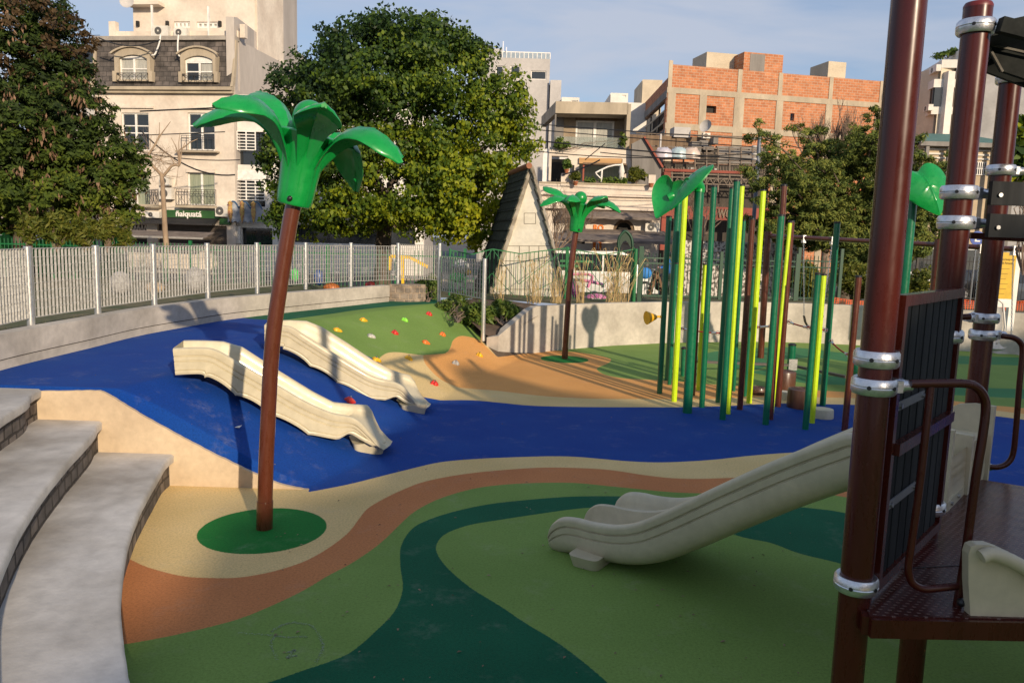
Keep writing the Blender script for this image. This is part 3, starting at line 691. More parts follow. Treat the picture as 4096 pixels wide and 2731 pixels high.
# ---- climbing holds
holds = [((1450, 1282), 'y', 'yellow climbing hold in the upper left of the green slope'), ((1345, 1322), 'y', 'ochre yellow climbing hold nearest the far slide on the green slope'), ((1481, 1347), 'w', 'pale grey climbing hold in the middle of the green slope'),
 ((1616, 1281), 'g', 'lime green climbing hold high on the slope'), ((1714, 1258), 'r', 'red climbing hold at the top right of the green slope'), ((1577, 1333), 'r', 'red climbing hold in the centre of the green slope'),
 ((1769, 1340), 'o', 'orange climbing hold at the right edge of the green slope'), ((1699, 1371), 'o', 'orange climbing hold low on the green slope above the sand patch'), ((1501, 1441), 'y', 'yellow climbing hold half hidden behind the far slide'),
 ((1631, 1434), 'y', 'yellow climbing hold on the sand coloured patch'), ((1820, 1455), 'w', 'grey climbing hold on the brown orange slope'), ((1916, 1422), 'y', 'yellow climbing hold on the orange slope beside the wall'),
 ((1736, 1537), 'r', 'red climbing hold on the sand band at the foot of the slope'), ((1395, 1605), 'r', 'red climbing hold on the blue slope behind the near slide')]
HC = {'y': (0.75, 0.42, 0.01), 'w': (0.45, 0.43, 0.38), 'g': (0.25, 0.70, 0.05), 'r': (0.62, 0.03, 0.02), 'o': (0.80, 0.17, 0.02)}
for i, ((px, py), c, lab) in enumerate(holds):
    p = fl(px, py); r = random.Random(i + 40)
    e1 = (fl(px + 12, py) - p).normalized(); e2 = (fl(px, py - 12) - p).normalized(); nn = e1.cross(e2).normalized()
    if nn.z < 0: nn = -nn
    e2 = nn.cross(e1); a0 = r.uniform(-.7, .2)
    t1 = e1 * math.cos(a0) + e2 * math.sin(a0); t2 = nn.cross(t1)
    root = thing('climbing_hold', lab, 'climbing hold', p, 'climbing holds on the mound')
    vs = []; seg, rg = 22, 10
    for q in range(rg + 1):
        th = math.pi / 2 * q / rg
        for k in range(seg):
            a = 2 * math.pi * k / seg
            rad = 0.075 * (1 + .30 * math.cos(a) + .16 * math.cos(3 * a + i) + .08 * math.cos(5 * a + 2 * i)); h = 0.085 * (1 - .35 * math.cos(a) ** 2 + .18 * math.sin(2 * a + i))
            vs.append(p + t1 * (rad * 1.15 * math.cos(a) * math.cos(th)) + t2 * (rad * math.sin(a) * math.cos(th)) + nn * (h * math.sin(th) ** .8 - .01))
    mb = MB(); mb.add(vs, [(q * seg + k, q * seg + (k + 1) % seg, (q + 1) * seg + (k + 1) % seg, (q + 1) * seg + k) for q in range(rg) for k in range(seg)])
    mb.build('grip', mat('hold_' + {'y': 'yellow', 'w': 'grey', 'g': 'lime', 'r': 'red', 'o': 'orange'}[c], HC[c], 0.4, scale=20), root, 60)
    mb = MB(); mb.tube([p + nn * .05, p + nn * .088], .013, 8); mb.build('bolt', M_steel, root, 40)

# ---- slides on the mound
def chute(W, rimpx, width, hs, hb, sect='single', scallop=0.0, lip=0.35, n=110, tilt=0.0, extra_end=None, extra_start=None, period=0.47, lipmin=0.30, farpx=None, bulge=0.0):
    R = [W.hit(x, y) for x, y in rimpx]
    far = None
    if farpx:
        Wf = Wall(tuple(W.a - W.n * width), tuple(W.b - W.n * width)); far = np.array(sorted(Wf.hit(x, y) for x, y in farpx))
    if extra_end: R = R + extra_end
    R = [tuple(q) for q in smooth(R, 5)]; R = resample(R, n)
    S = [0]
    for a, b_ in zip(R[:-1], R[1:]): S.append(S[-1] + math.hypot(*(b_ - a)))
    tot = S[-1]; rows = []
    for i, (s, z) in enumerate(R):
        a = R[max(i - 2, 0)]; b_ = R[min(i + 2, n - 1)]; t = (b_ - a) / np.linalg.norm(b_ - a)
        if t[0] < 0.15: t = np.array([0.15, t[1]]); t /= np.linalg.norm(t)
        nrm = np.array([-t[1], t[0]])
        sgn = lip > 0; e = (tot - S[i]) if sgn else S[i]; L_ = abs(lip)
        fe = min(1.0, e / .40); nrm = nrm * fe + np.array([0.0, 1.0]) * (1 - fe); nrm = nrm / np.linalg.norm(nrm)
        k = 1.0 if e > L_ else lipmin + (1 - lipmin) * ((e / L_) ** 1.25 if sgn else math.sin(math.pi / 2 * e / L_))
        end = min(1.0, math.sqrt(max(0.0, 1 - (1 - min(1, e / 0.10)) ** 2)) + 0.10)
        sc = 0.0
        if scallop and e > L_ * 0.9 and (S[i] > .22):
            ph = (S[i] / period) % 1.0; sc = scallop * (1 - abs(math.sin(math.pi * ph)) ** .7)
        B = -(hb * k if e < L_ else hb) ; B0 = B - sc + scallop * .3
        half = [(.06, B0 - 0.0), (.012, B0 + .012), (.0, B0 + .04), (.004, B0 + .056), (.018, B0 + .060), (.018, B0 + .066), (.004, B0 + .070), (0, -.165 * k), (.014, -.160 * k), (.014, -.152 * k), (-.002, -.147 * k), (-.006, -.105 * k), (.008, -.100 * k), (.008, -.092 * k), (-.010, -.087 * k), (-.020, -.045 * k), (-.020, -.018 * k), (-.006, -.002), (.022, .004), (.052, -.006), (.070, -.035 * k), (.082, -.10 * k), (.10, -hs * k * .80), (.125, -hs * k * .95), (.16, -hs * k)]
        c = width / 2
        if sect == 'double': half = [(.17, B), (.10, B + .012), (.045, B + .045), (.012, B + .095), (0, B + .15), (0, -.165 * k), (.014, -.160 * k), (.014, -.150 * k), (-.002, -.145 * k), (-.006, -.095 * k), (.010, -.090 * k), (.010, -.080 * k), (-.010, -.075 * k), (-.018, -.04 * k), (-.016, -.018 * k), (-.004, -.004), (.020, .003), (.048, -.006), (.068, -.035 * k), (.082, -.10 * k), (.10, -hs * k * .80), (.125, -hs * k * .95), (.16, -hs * k)]
        if sect == 'single':
            pts = half + [(c, -hs * k - .004)] + [(width - q, b) for q, b in half[::-1]]
        else:
            div = [(c - .085, -hs * k), (c - .055, -hs * k * .95), (c - .038, -hs * k * .80), (c - .030, -.07 * k), (c - .018, -.012), (c, .0), (c + .018, -.012), (c + .030, -.07 * k), (c + .038, -hs * k * .80), (c + .055, -hs * k * .95), (c + .085, -hs * k)]
            pts = half + div + [(width - q, b) for q, b in half[::-1]]
        row = []
        for u, v in pts:
            v2 = v * ((0.35 + 0.65 * end) if sgn else (.55 + .45 * end)) if e < .10 else v
            if e < .10: v2 = v2 - (0.02 if sgn else .055) * (1 - end)
            u2 = u
            if sgn and e < .26:
                wl = (1 - e / .26) ** 1.3
                if v > -hs * k - .01: v2 = v2 * (1 - wl) - (.030 + .02 * abs(2 * u / width - 1) ** 4) * wl
                u2 = width / 2 + (u - width / 2) * (1 - .16 * wl ** 2)
            v2 += tilt * (u / width) * math.sin(math.pi * i / (n - 1))
            dz = 0.0
            if far is not None: dz = float(np.clip(np.interp(s, far[:, 0], far[:, 1]) - z, -.08, .22)) * u / width * min(1, S[i] / .3) * min(1, (tot - S[i]) / .15)
            ds = bulge * (1 - (2 * u / width - 1) ** 2) * max(0, 1 - e / .35) ** 2 if sgn else 0.0
            row.append(W.pt(s + nrm[0] * v2 + ds, z + nrm[1] * v2 + dz, -u2))
        rows.append(row)
    mb = MB(); m_ = len(rows[0]); vs = [p for r_ in rows for p in r_]
    fs = [(i * m_ + j, i * m_ + (j + 1) % m_, (i + 1) * m_ + (j + 1) % m_, (i + 1) * m_ + j) for i in range(n - 1) for j in range(m_)]
    mb.add(vs, fs)
    for i, rv in ((0, 0), (n - 1, 1)):
        r_ = rows[i]; h = m_ // 2
        for j in range(h):
            a, b_, c_, d_ = j, j + 1, m_ - 2 - j, m_ - 1 - j
            if b_ < c_: mb.f.append((i * m_ + a, i * m_ + b_, i * m_ + c_, i * m_ + d_)); mb.m.append(0)
    return mb, R
def foot_block(px0, px1, W, inset, depth, ztop, spread=0.04):
    a = pz(*px0, 0); b_ = pz(*px1, 0); u = (b_ - a); u.z = 0; L = u.length; u.normalize(); v = Vector((-u.y, u.x, 0))
    mb = MB(); A_ = a - u * 0; lo_ = [a, b_, b_ + v * depth, a + v * depth]; cen = sum(lo_, Vector()) / 4
    hi_ = [cen + (p - cen) * (1 + spread) + Vector((0, 0, ztop)) for p in lo_]
    r = []
    def rounded(q, z):
        out = []
        for i in range(4):
            p = q[i]; pa = q[i - 1]; pb = q[(i + 1) % 4]; ra = .07
            da = (pa - p).normalized() * ra; db = (pb - p).normalized() * ra
            for t_ in (0, .25, .5, .75, 1): out.append(p + da * (1 - t_) ** 2 + db * t_ ** 2)
        return out
    A1 = rounded([Vector((p.x, p.y, -0.03)) for p in lo_], 0); B1 = rounded(hi_, 0); n = len(A1)
    mb.add(A1 + B1, [(i, (i + 1) % n, n + (i + 1) % n, n + i) for i in range(n)] + [tuple(range(n))[::-1], tuple(range(n, 2 * n))])
    return mb
def mound_slide(lab, start, yaw, rim, foot, width, far):
    p = pz(start[0], start[1], HM + 0.36); u = (math.cos(yaw), math.sin(yaw))
    W = Wall((p.x, p.y), (p.x + u[0], p.y + u[1]))
    root = thing('slide', lab, 'slide', (p.x, p.y, HM), 'cream plastic slides on the mound')
    mb, R = chute(W, rim, width, .24, .34, scallop=.045, lip=.70, lipmin=.24, farpx=far, bulge=.12)
    mb.build('chute', M_cream, root, 38, fix=True)
    foot_block(foot[0], foot[1], W, 0, width * .60, 0.16, spread=.22).build('foot', M_cream, root, 40, fix=True)
rim1 = [(692, 1394), (760, 1391), (828, 1392), (876, 1406), (930, 1437), (982, 1468), (1040, 1501), (1120, 1548), (1220, 1606), (1321, 1650), (1401, 1667), (1441, 1688), (1475, 1727), (1508, 1766), (1540, 1786)]
mound_slide('near cream plastic slide running down the blue slope beside the palm trunk', (692, 1394), math.radians(13), rim1, ((1424, 1822), (1532, 1815)), .72, [(775, 1363), (830, 1362), (895, 1365), (970, 1387), (1120, 1484), (1254, 1566), (1334, 1607), (1408, 1615), (1468, 1619), (1495, 1636), (1535, 1682), (1582, 1719)])
rim2 = [(1058, 1299), (1100, 1300), (1140, 1303), (1172, 1312), (1220, 1343), (1321, 1407), (1421, 1468), (1495, 1508), (1575, 1528), (1614, 1548), (1642, 1582), (1674, 1614), (1700, 1627)]
mound_slide('far cream plastic slide between the blue slope and the green climbing slope', (1058, 1299), math.radians(10), rim2, ((1614, 1660), (1700, 1656)), .72, [(1130, 1281), (1160, 1280), (1227, 1283), (1287, 1307), (1388, 1370), (1488, 1437), (1555, 1474), (1602, 1491), (1662, 1504), (1689, 1521), (1716, 1555), (1748, 1587)])

# ---- pole forest
def pole(lab, b, tpt, w, m, name='pole', cap=True, seg=22, group='poles of the pole forest', flat=False):
    base = pz(b[0], b[1], 0); r = w / 2 * base.y / FPX; top = pd(tpt[0], tpt[1], base.y)
    root = thing(name, lab, 'pole', base, group)
    mb = MB(); mb.tube([base - Vector((0, 0, .05)), top], r, seg if not flat else 10); mb.build('shaft', m, root, 40 if not flat else 20)
    if cap:
        d = (top - base).normalized(); mb = MB(); mb.tube([top - d * .012, top + d * .010, top + d * .016], [r * 1.06, r * 1.06, r * .9], seg); mb.build('cap', M_black, root, 40)
    return root, base, top, r
D, L_, BR = M_dgreen, M_lime, M_brown
POLES = [
 ('leftmost dark green pole, carrying the yellow speaking horn', (2638, 1573), (2676, 867), 22, D),
 ('slim dark green pole left of the lime pole under the leaf heads', (2677, 1538), (2706, 1054), 16, D),
 ('lime pole standing under the two green leaf heads', (2696, 1605), (2743, 742), 23, L_),
 ('slim brown pole almost hidden behind the thick leaf topped green pole', (2773, 1581), (2811, 870), 15, BR),
 ('short lime pole between the thick leaf topped pole and a dark green pole', (2793, 1560), (2820, 1057), 17, L_),
 ('dark green pole right of the short lime pole, on the blue edge', (2807, 1628), (2856, 746), 23, D),
 ('dark green pole just left of the tallest dark green pole', (2871, 1609), (2928, 753), 20, D),
 ('tallest dark green pole, its foot on the blue band mid cluster', (2890, 1677), (2948, 724), 25, D),
 ('lime pole pressed against the right side of the tallest dark green pole', (2912, 1655), (2968, 742), 21, L_),
 ('slim green pole behind the lime pole in the middle of the cluster', (2934, 1564), (2976, 882), 15, D),
 ('dark brown pole left of the free standing lime pole', (2959, 1637), (3009, 876), 24, BR),
 ('short slim dark green pole half hidden by the free standing lime pole', (2979, 1585), (3016, 1068), 14, D),
 ('free standing lime pole in the middle right of the cluster', (2996, 1611), (3053, 762), 23, L_),
 ('tall brown pole rising behind a green pole, its foot almost hidden', (3081, 1677), (3136, 742), 24, BR),
 ('green pole standing in front of the tall brown pole', (3062, 1697), (3125, 862), 26, D),
 ('slim lime pole seen only as a sliver beside brown poles', (3087, 1651), (3160, 889), 16, L_),
 ('brown pole with a red rope knotted to its right side', (3111, 1626), (3166, 886), 24, BR),
 ('slim green pole between the cream block and the swing chains', (3290, 1621), (3349, 892), 24, D),
 ('short green pole leaning on a short lime one at the right of the cluster', (3221, 1716), (3272, 1096), 25, D),
 ('short lime pole touching the short green pole at the right of the cluster', (3248, 1691), (3295, 1099), 22, L_),
 ('short brown pole nearest the play tower', (3378, 1722), (3434, 1106), 26, BR)]
PR = []
for lab, b, tp, w, m_ in POLES: PR.append(pole(lab, b, tp, w, m_, flat=(m_ is L_)))
# horn on the first pole
r0, b0, t0, rr0 = PR[0]
q = pd(2645, 1267, b0.y - rr0); mb = MB(); mb.tube([q, q + Vector((-.06, -.01, .005)), q + Vector((-.10, -.02, -.005)), q + Vector((-.105, -.02, -.005)), q + Vector((-.28, -.08, -.02)), q + Vector((-.275, -.079, -.019)), q + Vector((-.12, -.03, -.006))], [.022, .022, .026, .045, .125, .112, .03], 24)
mb.build('speaking_horn', mat('yellow_plastic', (0.80, 0.42, 0.01), 0.35, scale=6, coat=.3), r0, 40)
mb = MB(); mb.tube([t0 + Vector((-.02, -.08, .0))] + [t0 + Vector((-.06 * math.sin(a), -.08, .04 * math.cos(a) - .05)) for a in (0, .8, 1.6, 2.4)], .005, 6)

def heart(center, axis, nrm, L, W, th=0.03):
    a = Vector(axis).normalized(); n = Vector(nrm); n = (n - a * n.dot(a)).normalized(); b_ = n.cross(a)
    N = 72; rings = 14; T = []; Bm = []
    for k in range(N + 1):
        t_ = 2 * math.pi * k / N; rt, rb = [], []
        X_ = 16 * math.sin(t_) ** 3 / 32; Y_ = (13 * math.cos(t_) - 5 * math.cos(2 * t_) - 2 * math.cos(3 * t_) - math.cos(4 * t_)) / 29 + .09; X_ = X_ * .55 + .45 * .5 * math.sin(t_); Y_ = Y_ * .62 + .38 * (.47 * math.cos(t_))
        for j in range(rings + 1):
            f = j / rings; x, y = X_ * W * f, -Y_ * L * f - 0.0
            dome = .16 * W * (1 - f ** 2.2)
            vein = .010 * math.exp(-(x / .012) ** 2)
            for yc in (-.22, -.02, .16):
                dd = (y - yc * L) - 0.55 * (abs(x)) - .1 * x * x; vein = max(vein, .009 * math.exp(-(dd / .012) ** 2) * (abs(x) < W * .36))
            if f > .93: vein = 0
            P = Vector(center) + a * y + b_ * x + n * (dome + vein); rt.append(P); rb.append(Vector(center) + a * y * (1 if f < 1 else .985) + b_ * x + n * (dome - th * (1 - .6 * f)))
        T.append(rt); Bm.append(rb)
    mb = MB(); solid_grid(mb, T, Bm); return mb
def leaf_pole(lab, b, tpt, w, center, axis, nrm, L, W, th=.032):
    root, base, top, r = pole(lab, b, tpt, w, M_dgreen, name='leaf_pole', cap=False, group='poles with leaf heads')
    c = Vector(center); n = Vector(nrm).normalized(); under = c + n * .02
    el = [top, top + Vector((0, 0, .08)), top + Vector((0, 0, .17)) + (under - top).normalized() * .03]
    P = [tuple(q) for q in smooth([tuple(el[0]), tuple(el[1]), tuple((el[2] * .6 + under * .4)), tuple(under + n * .06)], 5)]
    mb = MB(); mb.tube(P, [r * 1.10] * len(P), 20); mb.build('elbow', M_leaf, root, 60)
    heart(center, axis, nrm, L, W, th).build('leaf_head', M_leaf, root, 50, fix=True)
    return root, base, top
Y4 = pz(2749, 1650, 0).y; Y2_ = pz(2672, 1520, 0).y
leaf_pole('thick green pole whose heart shaped leaf head is seen edge on', (2749, 1650), (2797, 770), 38, pd(2762, 745, Y4 - .12), (-.63, -.05, -.77), (-.79, -.10, .62), 1.02, .66, .05)
leaf_pole('green pole whose leaf head hangs at the far left and shows its hollow underside', (2672, 1520), (2713, 818), 28, pd(2664, 788, Y2_ - .1), (-.36, .05, -.93), (.62, .72, -.22), .94, .74)
Y3_ = 12.4; b3 = pd(3600, 1500, Y3_); b3 = Vector((pd(3634, 950, Y3_).x, Y3_, 0)); bx3, by3 = proj(b3)
leaf_pole('green pole behind the dark slatted panel with a heart leaf facing the viewer', (bx3, by3), (3650, 790), 38, pd(3706, 758, Y3_ - .22), (.34, -.36, -.86), (-.10, -.90, .44), .92, .72)
# stubs with balance beam
root_b = thing('balance_beam', 'low balance beam of three grey planks between short green posts in the background', 'balance beam', pz(3162, 1486, 0))
for b, tp, w in (((2732, 1504), (2735, 1392), 20), ((3162, 1487), (3169, 1378), 30), ((3420, 1545), (3424, 1440), 30)):
    base = pz(b[0], b[1], 0); top = pd(tp[0], tp[1], base.y); r = w / 2 * base.y / FPX
    mb = MB(); mb.tube([base, top - Vector((0, 0, .02)), top], [r, r, r], 20); ps = mb.build('post', M_dgreen, root_b, 40)
    mb = MB(); mb.lathe([(r * 1.08, 0), (r * 1.08, .03), (r * .6, .05), (0, .055)], top - Vector((0, 0, .02)), 20); mb.build('cap', M_black, ps, 50)
bq = [pd(2790, 1446, 16.6), pz(3155, 1460, .18), pz(3170, 1462, .18), pd(3388, 1508, 15.3), pd(3560, 1530, 14.9)]
M_beam = mat('beam_grey', (0.09, 0.075, 0.065), 0.6, scale=10)
for a, b_ in ((bq[0], bq[1]), (bq[2], bq[3])):
    mb = MB(); mb.bar(a, b_, .09, .05); mb.build('beam', M_beam, root_b)
mb = MB(); p = pd(3164, 1455, 16.9)
mb.obox(p + Vector((.0, -.12, 0)), (.09, 0, 0), (0, .012, 0), (0, 0, .12)); mb.build('bracket', M_steel, root_b)
# stumps
def stump(lab, cx, by, wpx, tz, m, polyg=0, name='stepping_log', cat='stepping log'):
    base = pz(cx, by, 0); r = wpx / 2 * base.y / FPX; base = base + Vector((0, r * .8, 0)); root = thing(name, lab, cat, base, 'stepping logs and blocks')
    seg = polyg or 40
    mb = MB(); mb.lathe([(r * .97, -.03), (r, .03), (r * .98, tz - .02), (r * .95, tz - .004), (r * .9, tz)], base, seg); mb.build('log', m, root, 30)
    mb = MB()
    if not polyg:
        for k in (1, 2, 3, 4):
            rk = r * .86 * k / 4.3
            mb = MB(); mb.tube([base + Vector((rk * math.cos(a), rk * math.sin(a), tz)) for a in [2 * math.pi * i / 24 for i in range(25)]], .0045, 5, False); mb.build('growth_ring', m, root, 60)
stump('tall round brown stepping log behind the red roped pole', 3143, 1562, 100, .36, M_log)
stump('big dark brown stepping log standing on the blue band', 3221, 1638, 117, .33, M_log)
stump('low dark brown stepping log partly hidden by the free standing lime pole', 3040, 1580, 84, .12, M_log)
stump('small cream octagonal stepping block between the two brown logs', 3148, 1600, 60, .14, M_stone, 12, 'stepping_block', 'stepping block')
stump('cream octagonal stepping block on the blue band beside the short lime pole', 3303, 1677, 86, .15, M_stone, 12, 'stepping_block', 'stepping block')
# ropes
def rope(lab, p0, p1, Y0, Y1, sag=.02):
    a, b_ = pd(p0[0], p0[1], Y0), pd(p1[0], p1[1], Y1)
    root = thing('climbing_rope', lab, 'rope', a, 'red ropes between the poles')
    P = [a.lerp(b_, i / 12) - Vector((0, 0, sag * 4 * (i / 12) * (1 - i / 12))) for i in range(13)]
    mb = MB(); mb.tube(P, .013, 8); mb.build('cord', M_red, root, 60)
    for q, q2 in ((a, P[1]), (b_, P[-2])):
        d = (q2 - q).normalized(); mb = MB()
        mb.tube([q + d * .05 + Vector((0, -.0, 0)) + Vector((0.035 * math.cos(t_) * 1, 0, .035 * math.sin(t_))) for t_ in [i * math.pi / 6 for i in range(13)]], .006, 6, False); mb.build('shackle', M_steel, root, 60)
        mb = MB(); mb.tube([q + d * .08, q + d * .16], .02, 10); mb.build('ferrule', M_alu, root, 40)
rope('red rope running left to right behind the thick leaf pole', (2722, 1312), (2882, 1332), 14.6, 14.2)
rope('short bright red rope crossing in front of the swing frame post', (3026, 1309), (3092, 1304), 14.2, 14.0, 0)
rope('red rope sagging from the brown pole towards the short green pole', (3150, 1284), (3243, 1310), 13.8, 13.3)
rope('short red rope just right of the short lime pole', (3288, 1318), (3306, 1321), 13.4, 13.6, 0)
rope('red rope dropping from the slim green pole to the brown pole near the tower', (3320, 1360), (3396, 1420), 13.6, 12.8, .03)

# ---- swing frame
SB0 = pz(3042, 1431, 0)
def swz(px, py, Y): return pd(px, py, Y)
sw = thing('swing_set', 'brown steel swing frame with a long top bar in the background', 'swing frame', SB0)
barA = pd(3078, 944, SB0.y); barB = pd(3755, 980, 16.2); barC = barB + (barB - barA) * 0.95
mb = MB(); mb.tube([barA, barB], .052, 14); mb.build('top_bar', M_brown, sw, 40)
mb = MB(); mb.tube([barB + (barC - barB) * .02, barC], .052, 14); mb.build('top_bar', M_brown, sw, 40)
mb = MB(); mb.tube([SB0, pd(3073, 926, SB0.y)], .08, 18); ps = mb.build('post', M_brown, sw, 40)
p2 = Vector((barB.x, barB.y, 0)); mb = MB(); mb.tube([p2, Vector((barB.x, barB.y, barB.z + .12))], .085, 18); ps = mb.build('post', M_brown, sw, 40)
p3 = Vector((barC.x, barC.y, 0)); mb = MB(); mb.tube([p3, Vector((barC.x, barC.y, barC.z + .12))], .085, 18); mb.build('post', M_brown, sw, 40)
M_chain = mat('chain_steel', (0.6, 0.6, 0.6), 0.35, 0.8, scale=30)
def chain(mb, a, b_, l=.058):
    d = b_ - a; L = d.length; d.normalize(); n = int(L / (l * .72)); x = d.cross(Vector((0, 1, 0))).normalized(); y = d.cross(x)
    for k in range(n):
        c = a + d * (k + .5) * L / n; w = x if k % 2 else y
        P = [c + d * (l / 2 * math.cos(t_)) + w * (.014 * math.sin(t_)) for t_ in [i * math.pi / 3 for i in range(7)]]
        mb.tube(P, .0055, 4, False)
def on_bar(px):
    best = None
    for i in range(400):
        q = barA + (barC - barA) * i / 399; e_ = abs(proj(q)[0] - px)
        if best is None or e_ < best[0]: best = (e_, q)
    return best[1]
def swing(lab, x0, x1, e0, e1, kind):
    a, b_ = on_bar(x0), on_bar(x1); Y = (a.y + b_.y) / 2
    A, B = pd(e0[0], e0[1], a.y), pd(e1[0], e1[1], b_.y)
    root = thing('swing', lab, 'swing', (A + B) / 2, 'swings hanging from the brown frame')
    for p, q in ((a, A), (b_, B)):
        mb = MB(); mb.box(p.x - .035, p.x + .035, p.y - .06, p.y + .06, p.z - .12, p.z + .06); mb.build('hanger', M_alu, root, 40)
        mb = MB(); chain(mb, p - Vector((0, 0, .1)), q); mb.build('chain', M_chain, root)
    if kind == 'belt':
        d = B - A; mb = MB(); P = []
        for i in range(13):
            f = i / 12; P.append(A + d * f + Vector((0, 0, -.30 * math.sin(math.pi * f) ** .6)))
        T = [[p + Vector((0, y, 0.0)) for y in (-.08, .08)] for p in P]; Bm = [[p + Vector((0, y, -.015)) for y in (-.08, .08)] for p in P]
        solid_grid(mb, T, Bm); mb.build('belt_seat', M_black, root, 60, fix=True)
    else:
        c = (A + B) / 2; mb = MB(); W2 = .19
        T, Bm = [], []
        for i in range(19):
            f = i / 18
            if f < .62: z = .52 - f / .62 * .72; y = .10 * (f / .62) ** 2 + .04 * math.cos(3 * f)
            else: g = (f - .62) / .38; z = -.20 - .10 * math.sin(g * 2.4); y = .10 - .36 * g
            w = W2 * (.72 + .28 * min(1, f * 3)) if f < .9 else W2 * .9
            rt, rb = [], []
            for j in range(9):
                u = -1 + j / 4; edge_ = -.06 * abs(u) ** 4
                rt.append(c + Vector((u * w, y + edge_ * (1 if f < .62 else 0), z - (edge_ if f >= .62 else 0)))); rb.append(c + Vector((u * w * .98, y + .025 + edge_ * (1 if f < .62 else 0), z - .02 - (edge_ if f >= .62 else 0))))
            T.append(rt); Bm.append(rb)
        solid_grid(mb, T, Bm); mb.build('bucket_seat', mat('white_plastic', (0.62, 0.60, 0.55), 0.4, scale=3), root, 60, fix=True)
        mb = MB(); mb.tube([c + Vector((-W2 * 1.2, -.02, -.05)), c + Vector((-W2 * 1.3, 0, .15)), c + Vector((-W2 * .9, .02, .6)), c + Vector((0, .02, .72)), c + Vector((W2 * .9, .02, .6)), c + Vector((W2 * 1.3, 0, .15)), c + Vector((W2 * 1.2, -.02, -.05))], .018, 8); mb.build('safety_hoop', MATS['white_plastic'], root, 60)
swing('swing with a black belt seat seen between the poles', 3217, 3330, (3216, 1262), (3290, 1262), 'belt')
swing('white bucket swing with a tall back at the right edge, behind the play tower', 3922, 4054, (3890, 1330), (4045, 1340), 'bucket')
a = on_bar(3470)
# ------------------------------------------------------------------ play tower on the right
DZ = 1.2
P1 = pd(3512, 1365, 3.4); P1 = Vector((P1.x, P1.y)); e_ = Vector((.645, .76)).normalized(); n_ = Vector((e_.y, -e_.x))
P2 = pd(3822, 915, 4.3); P2 = Vector((P2.x, P2.y)); P3 = pd(3958, 1100, 5.66); P3 = Vector((P3.x, P3.y))
tower = thing('play_tower', 'dark brown play tower with deck, clamped posts, slatted panel and twin cream slide', 'play tower', (P1.x, P1.y, 0))
def zt(P, py): return topz((P.x, P.y), py) if py < 2731 else 0
def zat(P, py):
    lo, hi = -2.0, 9.0
    for _ in range(40):
        m_ = (lo + hi) / 2
        if proj((P.x, P.y, m_))[1] > py: lo = m_
        else: hi = m_
    return lo
M_brown_t = M_brown
M_brown = mat('maroon_paint', (0.052, 0.0068, 0.0032), 0.28, scale=3, col2=(0.070, 0.0095, 0.0045), coat=0.22, spec=.35, stretch=(1, 1, .3))
M_roof = mat('black_roof_panel', (0.008, 0.009, 0.0085), 0.75, spec=.15, scale=5, col2=(0.022, 0.026, 0.024))
M_slat = mat('black_slat', (0.010, 0.011, 0.012), 0.7, spec=.2, scale=8, col2=(0.028, 0.030, 0.032), stretch=(1, 1, .1))
M_redcap = mat('red_cap', (0.13, 0.012, 0.010), 0.4, scale=8)
def clamp(post, P, z, lug=None, r=.07):
    mb = MB(); R = r
    mb.lathe([(R + .001, -.033), (R + .016, -.036), (R + .024, -.026), (R + .026, -.004), (R + .023, 0.0), (R + .026, .004), (R + .024, .026), (R + .016, .036), (R + .001, .033)], (P.x, P.y, z), 48, closed=False)
    lg = lug if lug is not None else Vector((-.6, -.8))
    lg = lg.normalized()
    c = Vector((P.x, P.y, z)) + lg.to_3d() * (R + .03)
    if lug is not None:
        mb.tube([c - lg.to_3d() * .02, c, c + lg.to_3d() * .03, c + lg.to_3d() * .034, c + lg.to_3d() * .07], [.028, .034, .034, .028, .026], 12)
        t_ = Vector((-lg.y, lg.x, 0)); mb.obox(c, t_ * .038, lg.to_3d() * .014, (0, 0, .026))
    ob = mb.build('clamp', M_alu, post, 35)
    for a in (-2.2, -1.0):
        d = Vector((math.cos(a), math.sin(a), 0)); mb = MB(); mb.tube([Vector((P.x, P.y, z)) + d * (R + .018), Vector((P.x, P.y, z)) + d * (R + .0285)], [.011, .009], 10); mb.build('bolt', M_black, ob, 40)
def tpost(P, z1, cap=None, r=.07, z0=0):
    mb = MB(); mb.tube([(P.x, P.y, z0), (P.x, P.y, z1)], r, 40); o = mb.build('post', M_brown, tower, 40)
    mb = MB(); mb.lathe([(r * 1.01, 0), (r * 1.01, .012), (r * .9, .026), (0, .03)], (P.x, P.y, z1 - .006), 32); mb.build('cap', cap or M_black, o, 50)
    return o
o1 = tpost(P1, 4.75)
clamp(o1, P1, zat(P1, 1432)); clamp(o1, P1, zat(P1, 1541), Vector((1, .1))); clamp(o1, P1, zat(P1, 2328))
o2 = tpost(P2, zat(P2, 30), M_redcap)
for y, l in ((112, None), (771, Vector((1, .15))), (891, Vector((1, .15))), (1342, Vector((-1, -.2))), (2022, Vector((-1, -.2)))): clamp(o2, P2, zat(P2, y), l)
o3 = tpost(P3, zat(P3, 296))
for y, l in ((315, None), (682, Vector((1, .1))), (1271, Vector((-1, -.2))), (1338, Vector((1, .1))), (1866, Vector((1, .05)))): clamp(o3, P3, zat(P3, y), l)
P4 = Vector((3.35, 3.45)); P5 = Vector((4.9, 4.6)); P6 = Vector((4.6, 5.9))
for P in (P4, P5, P6): tpost(P, 4.1)
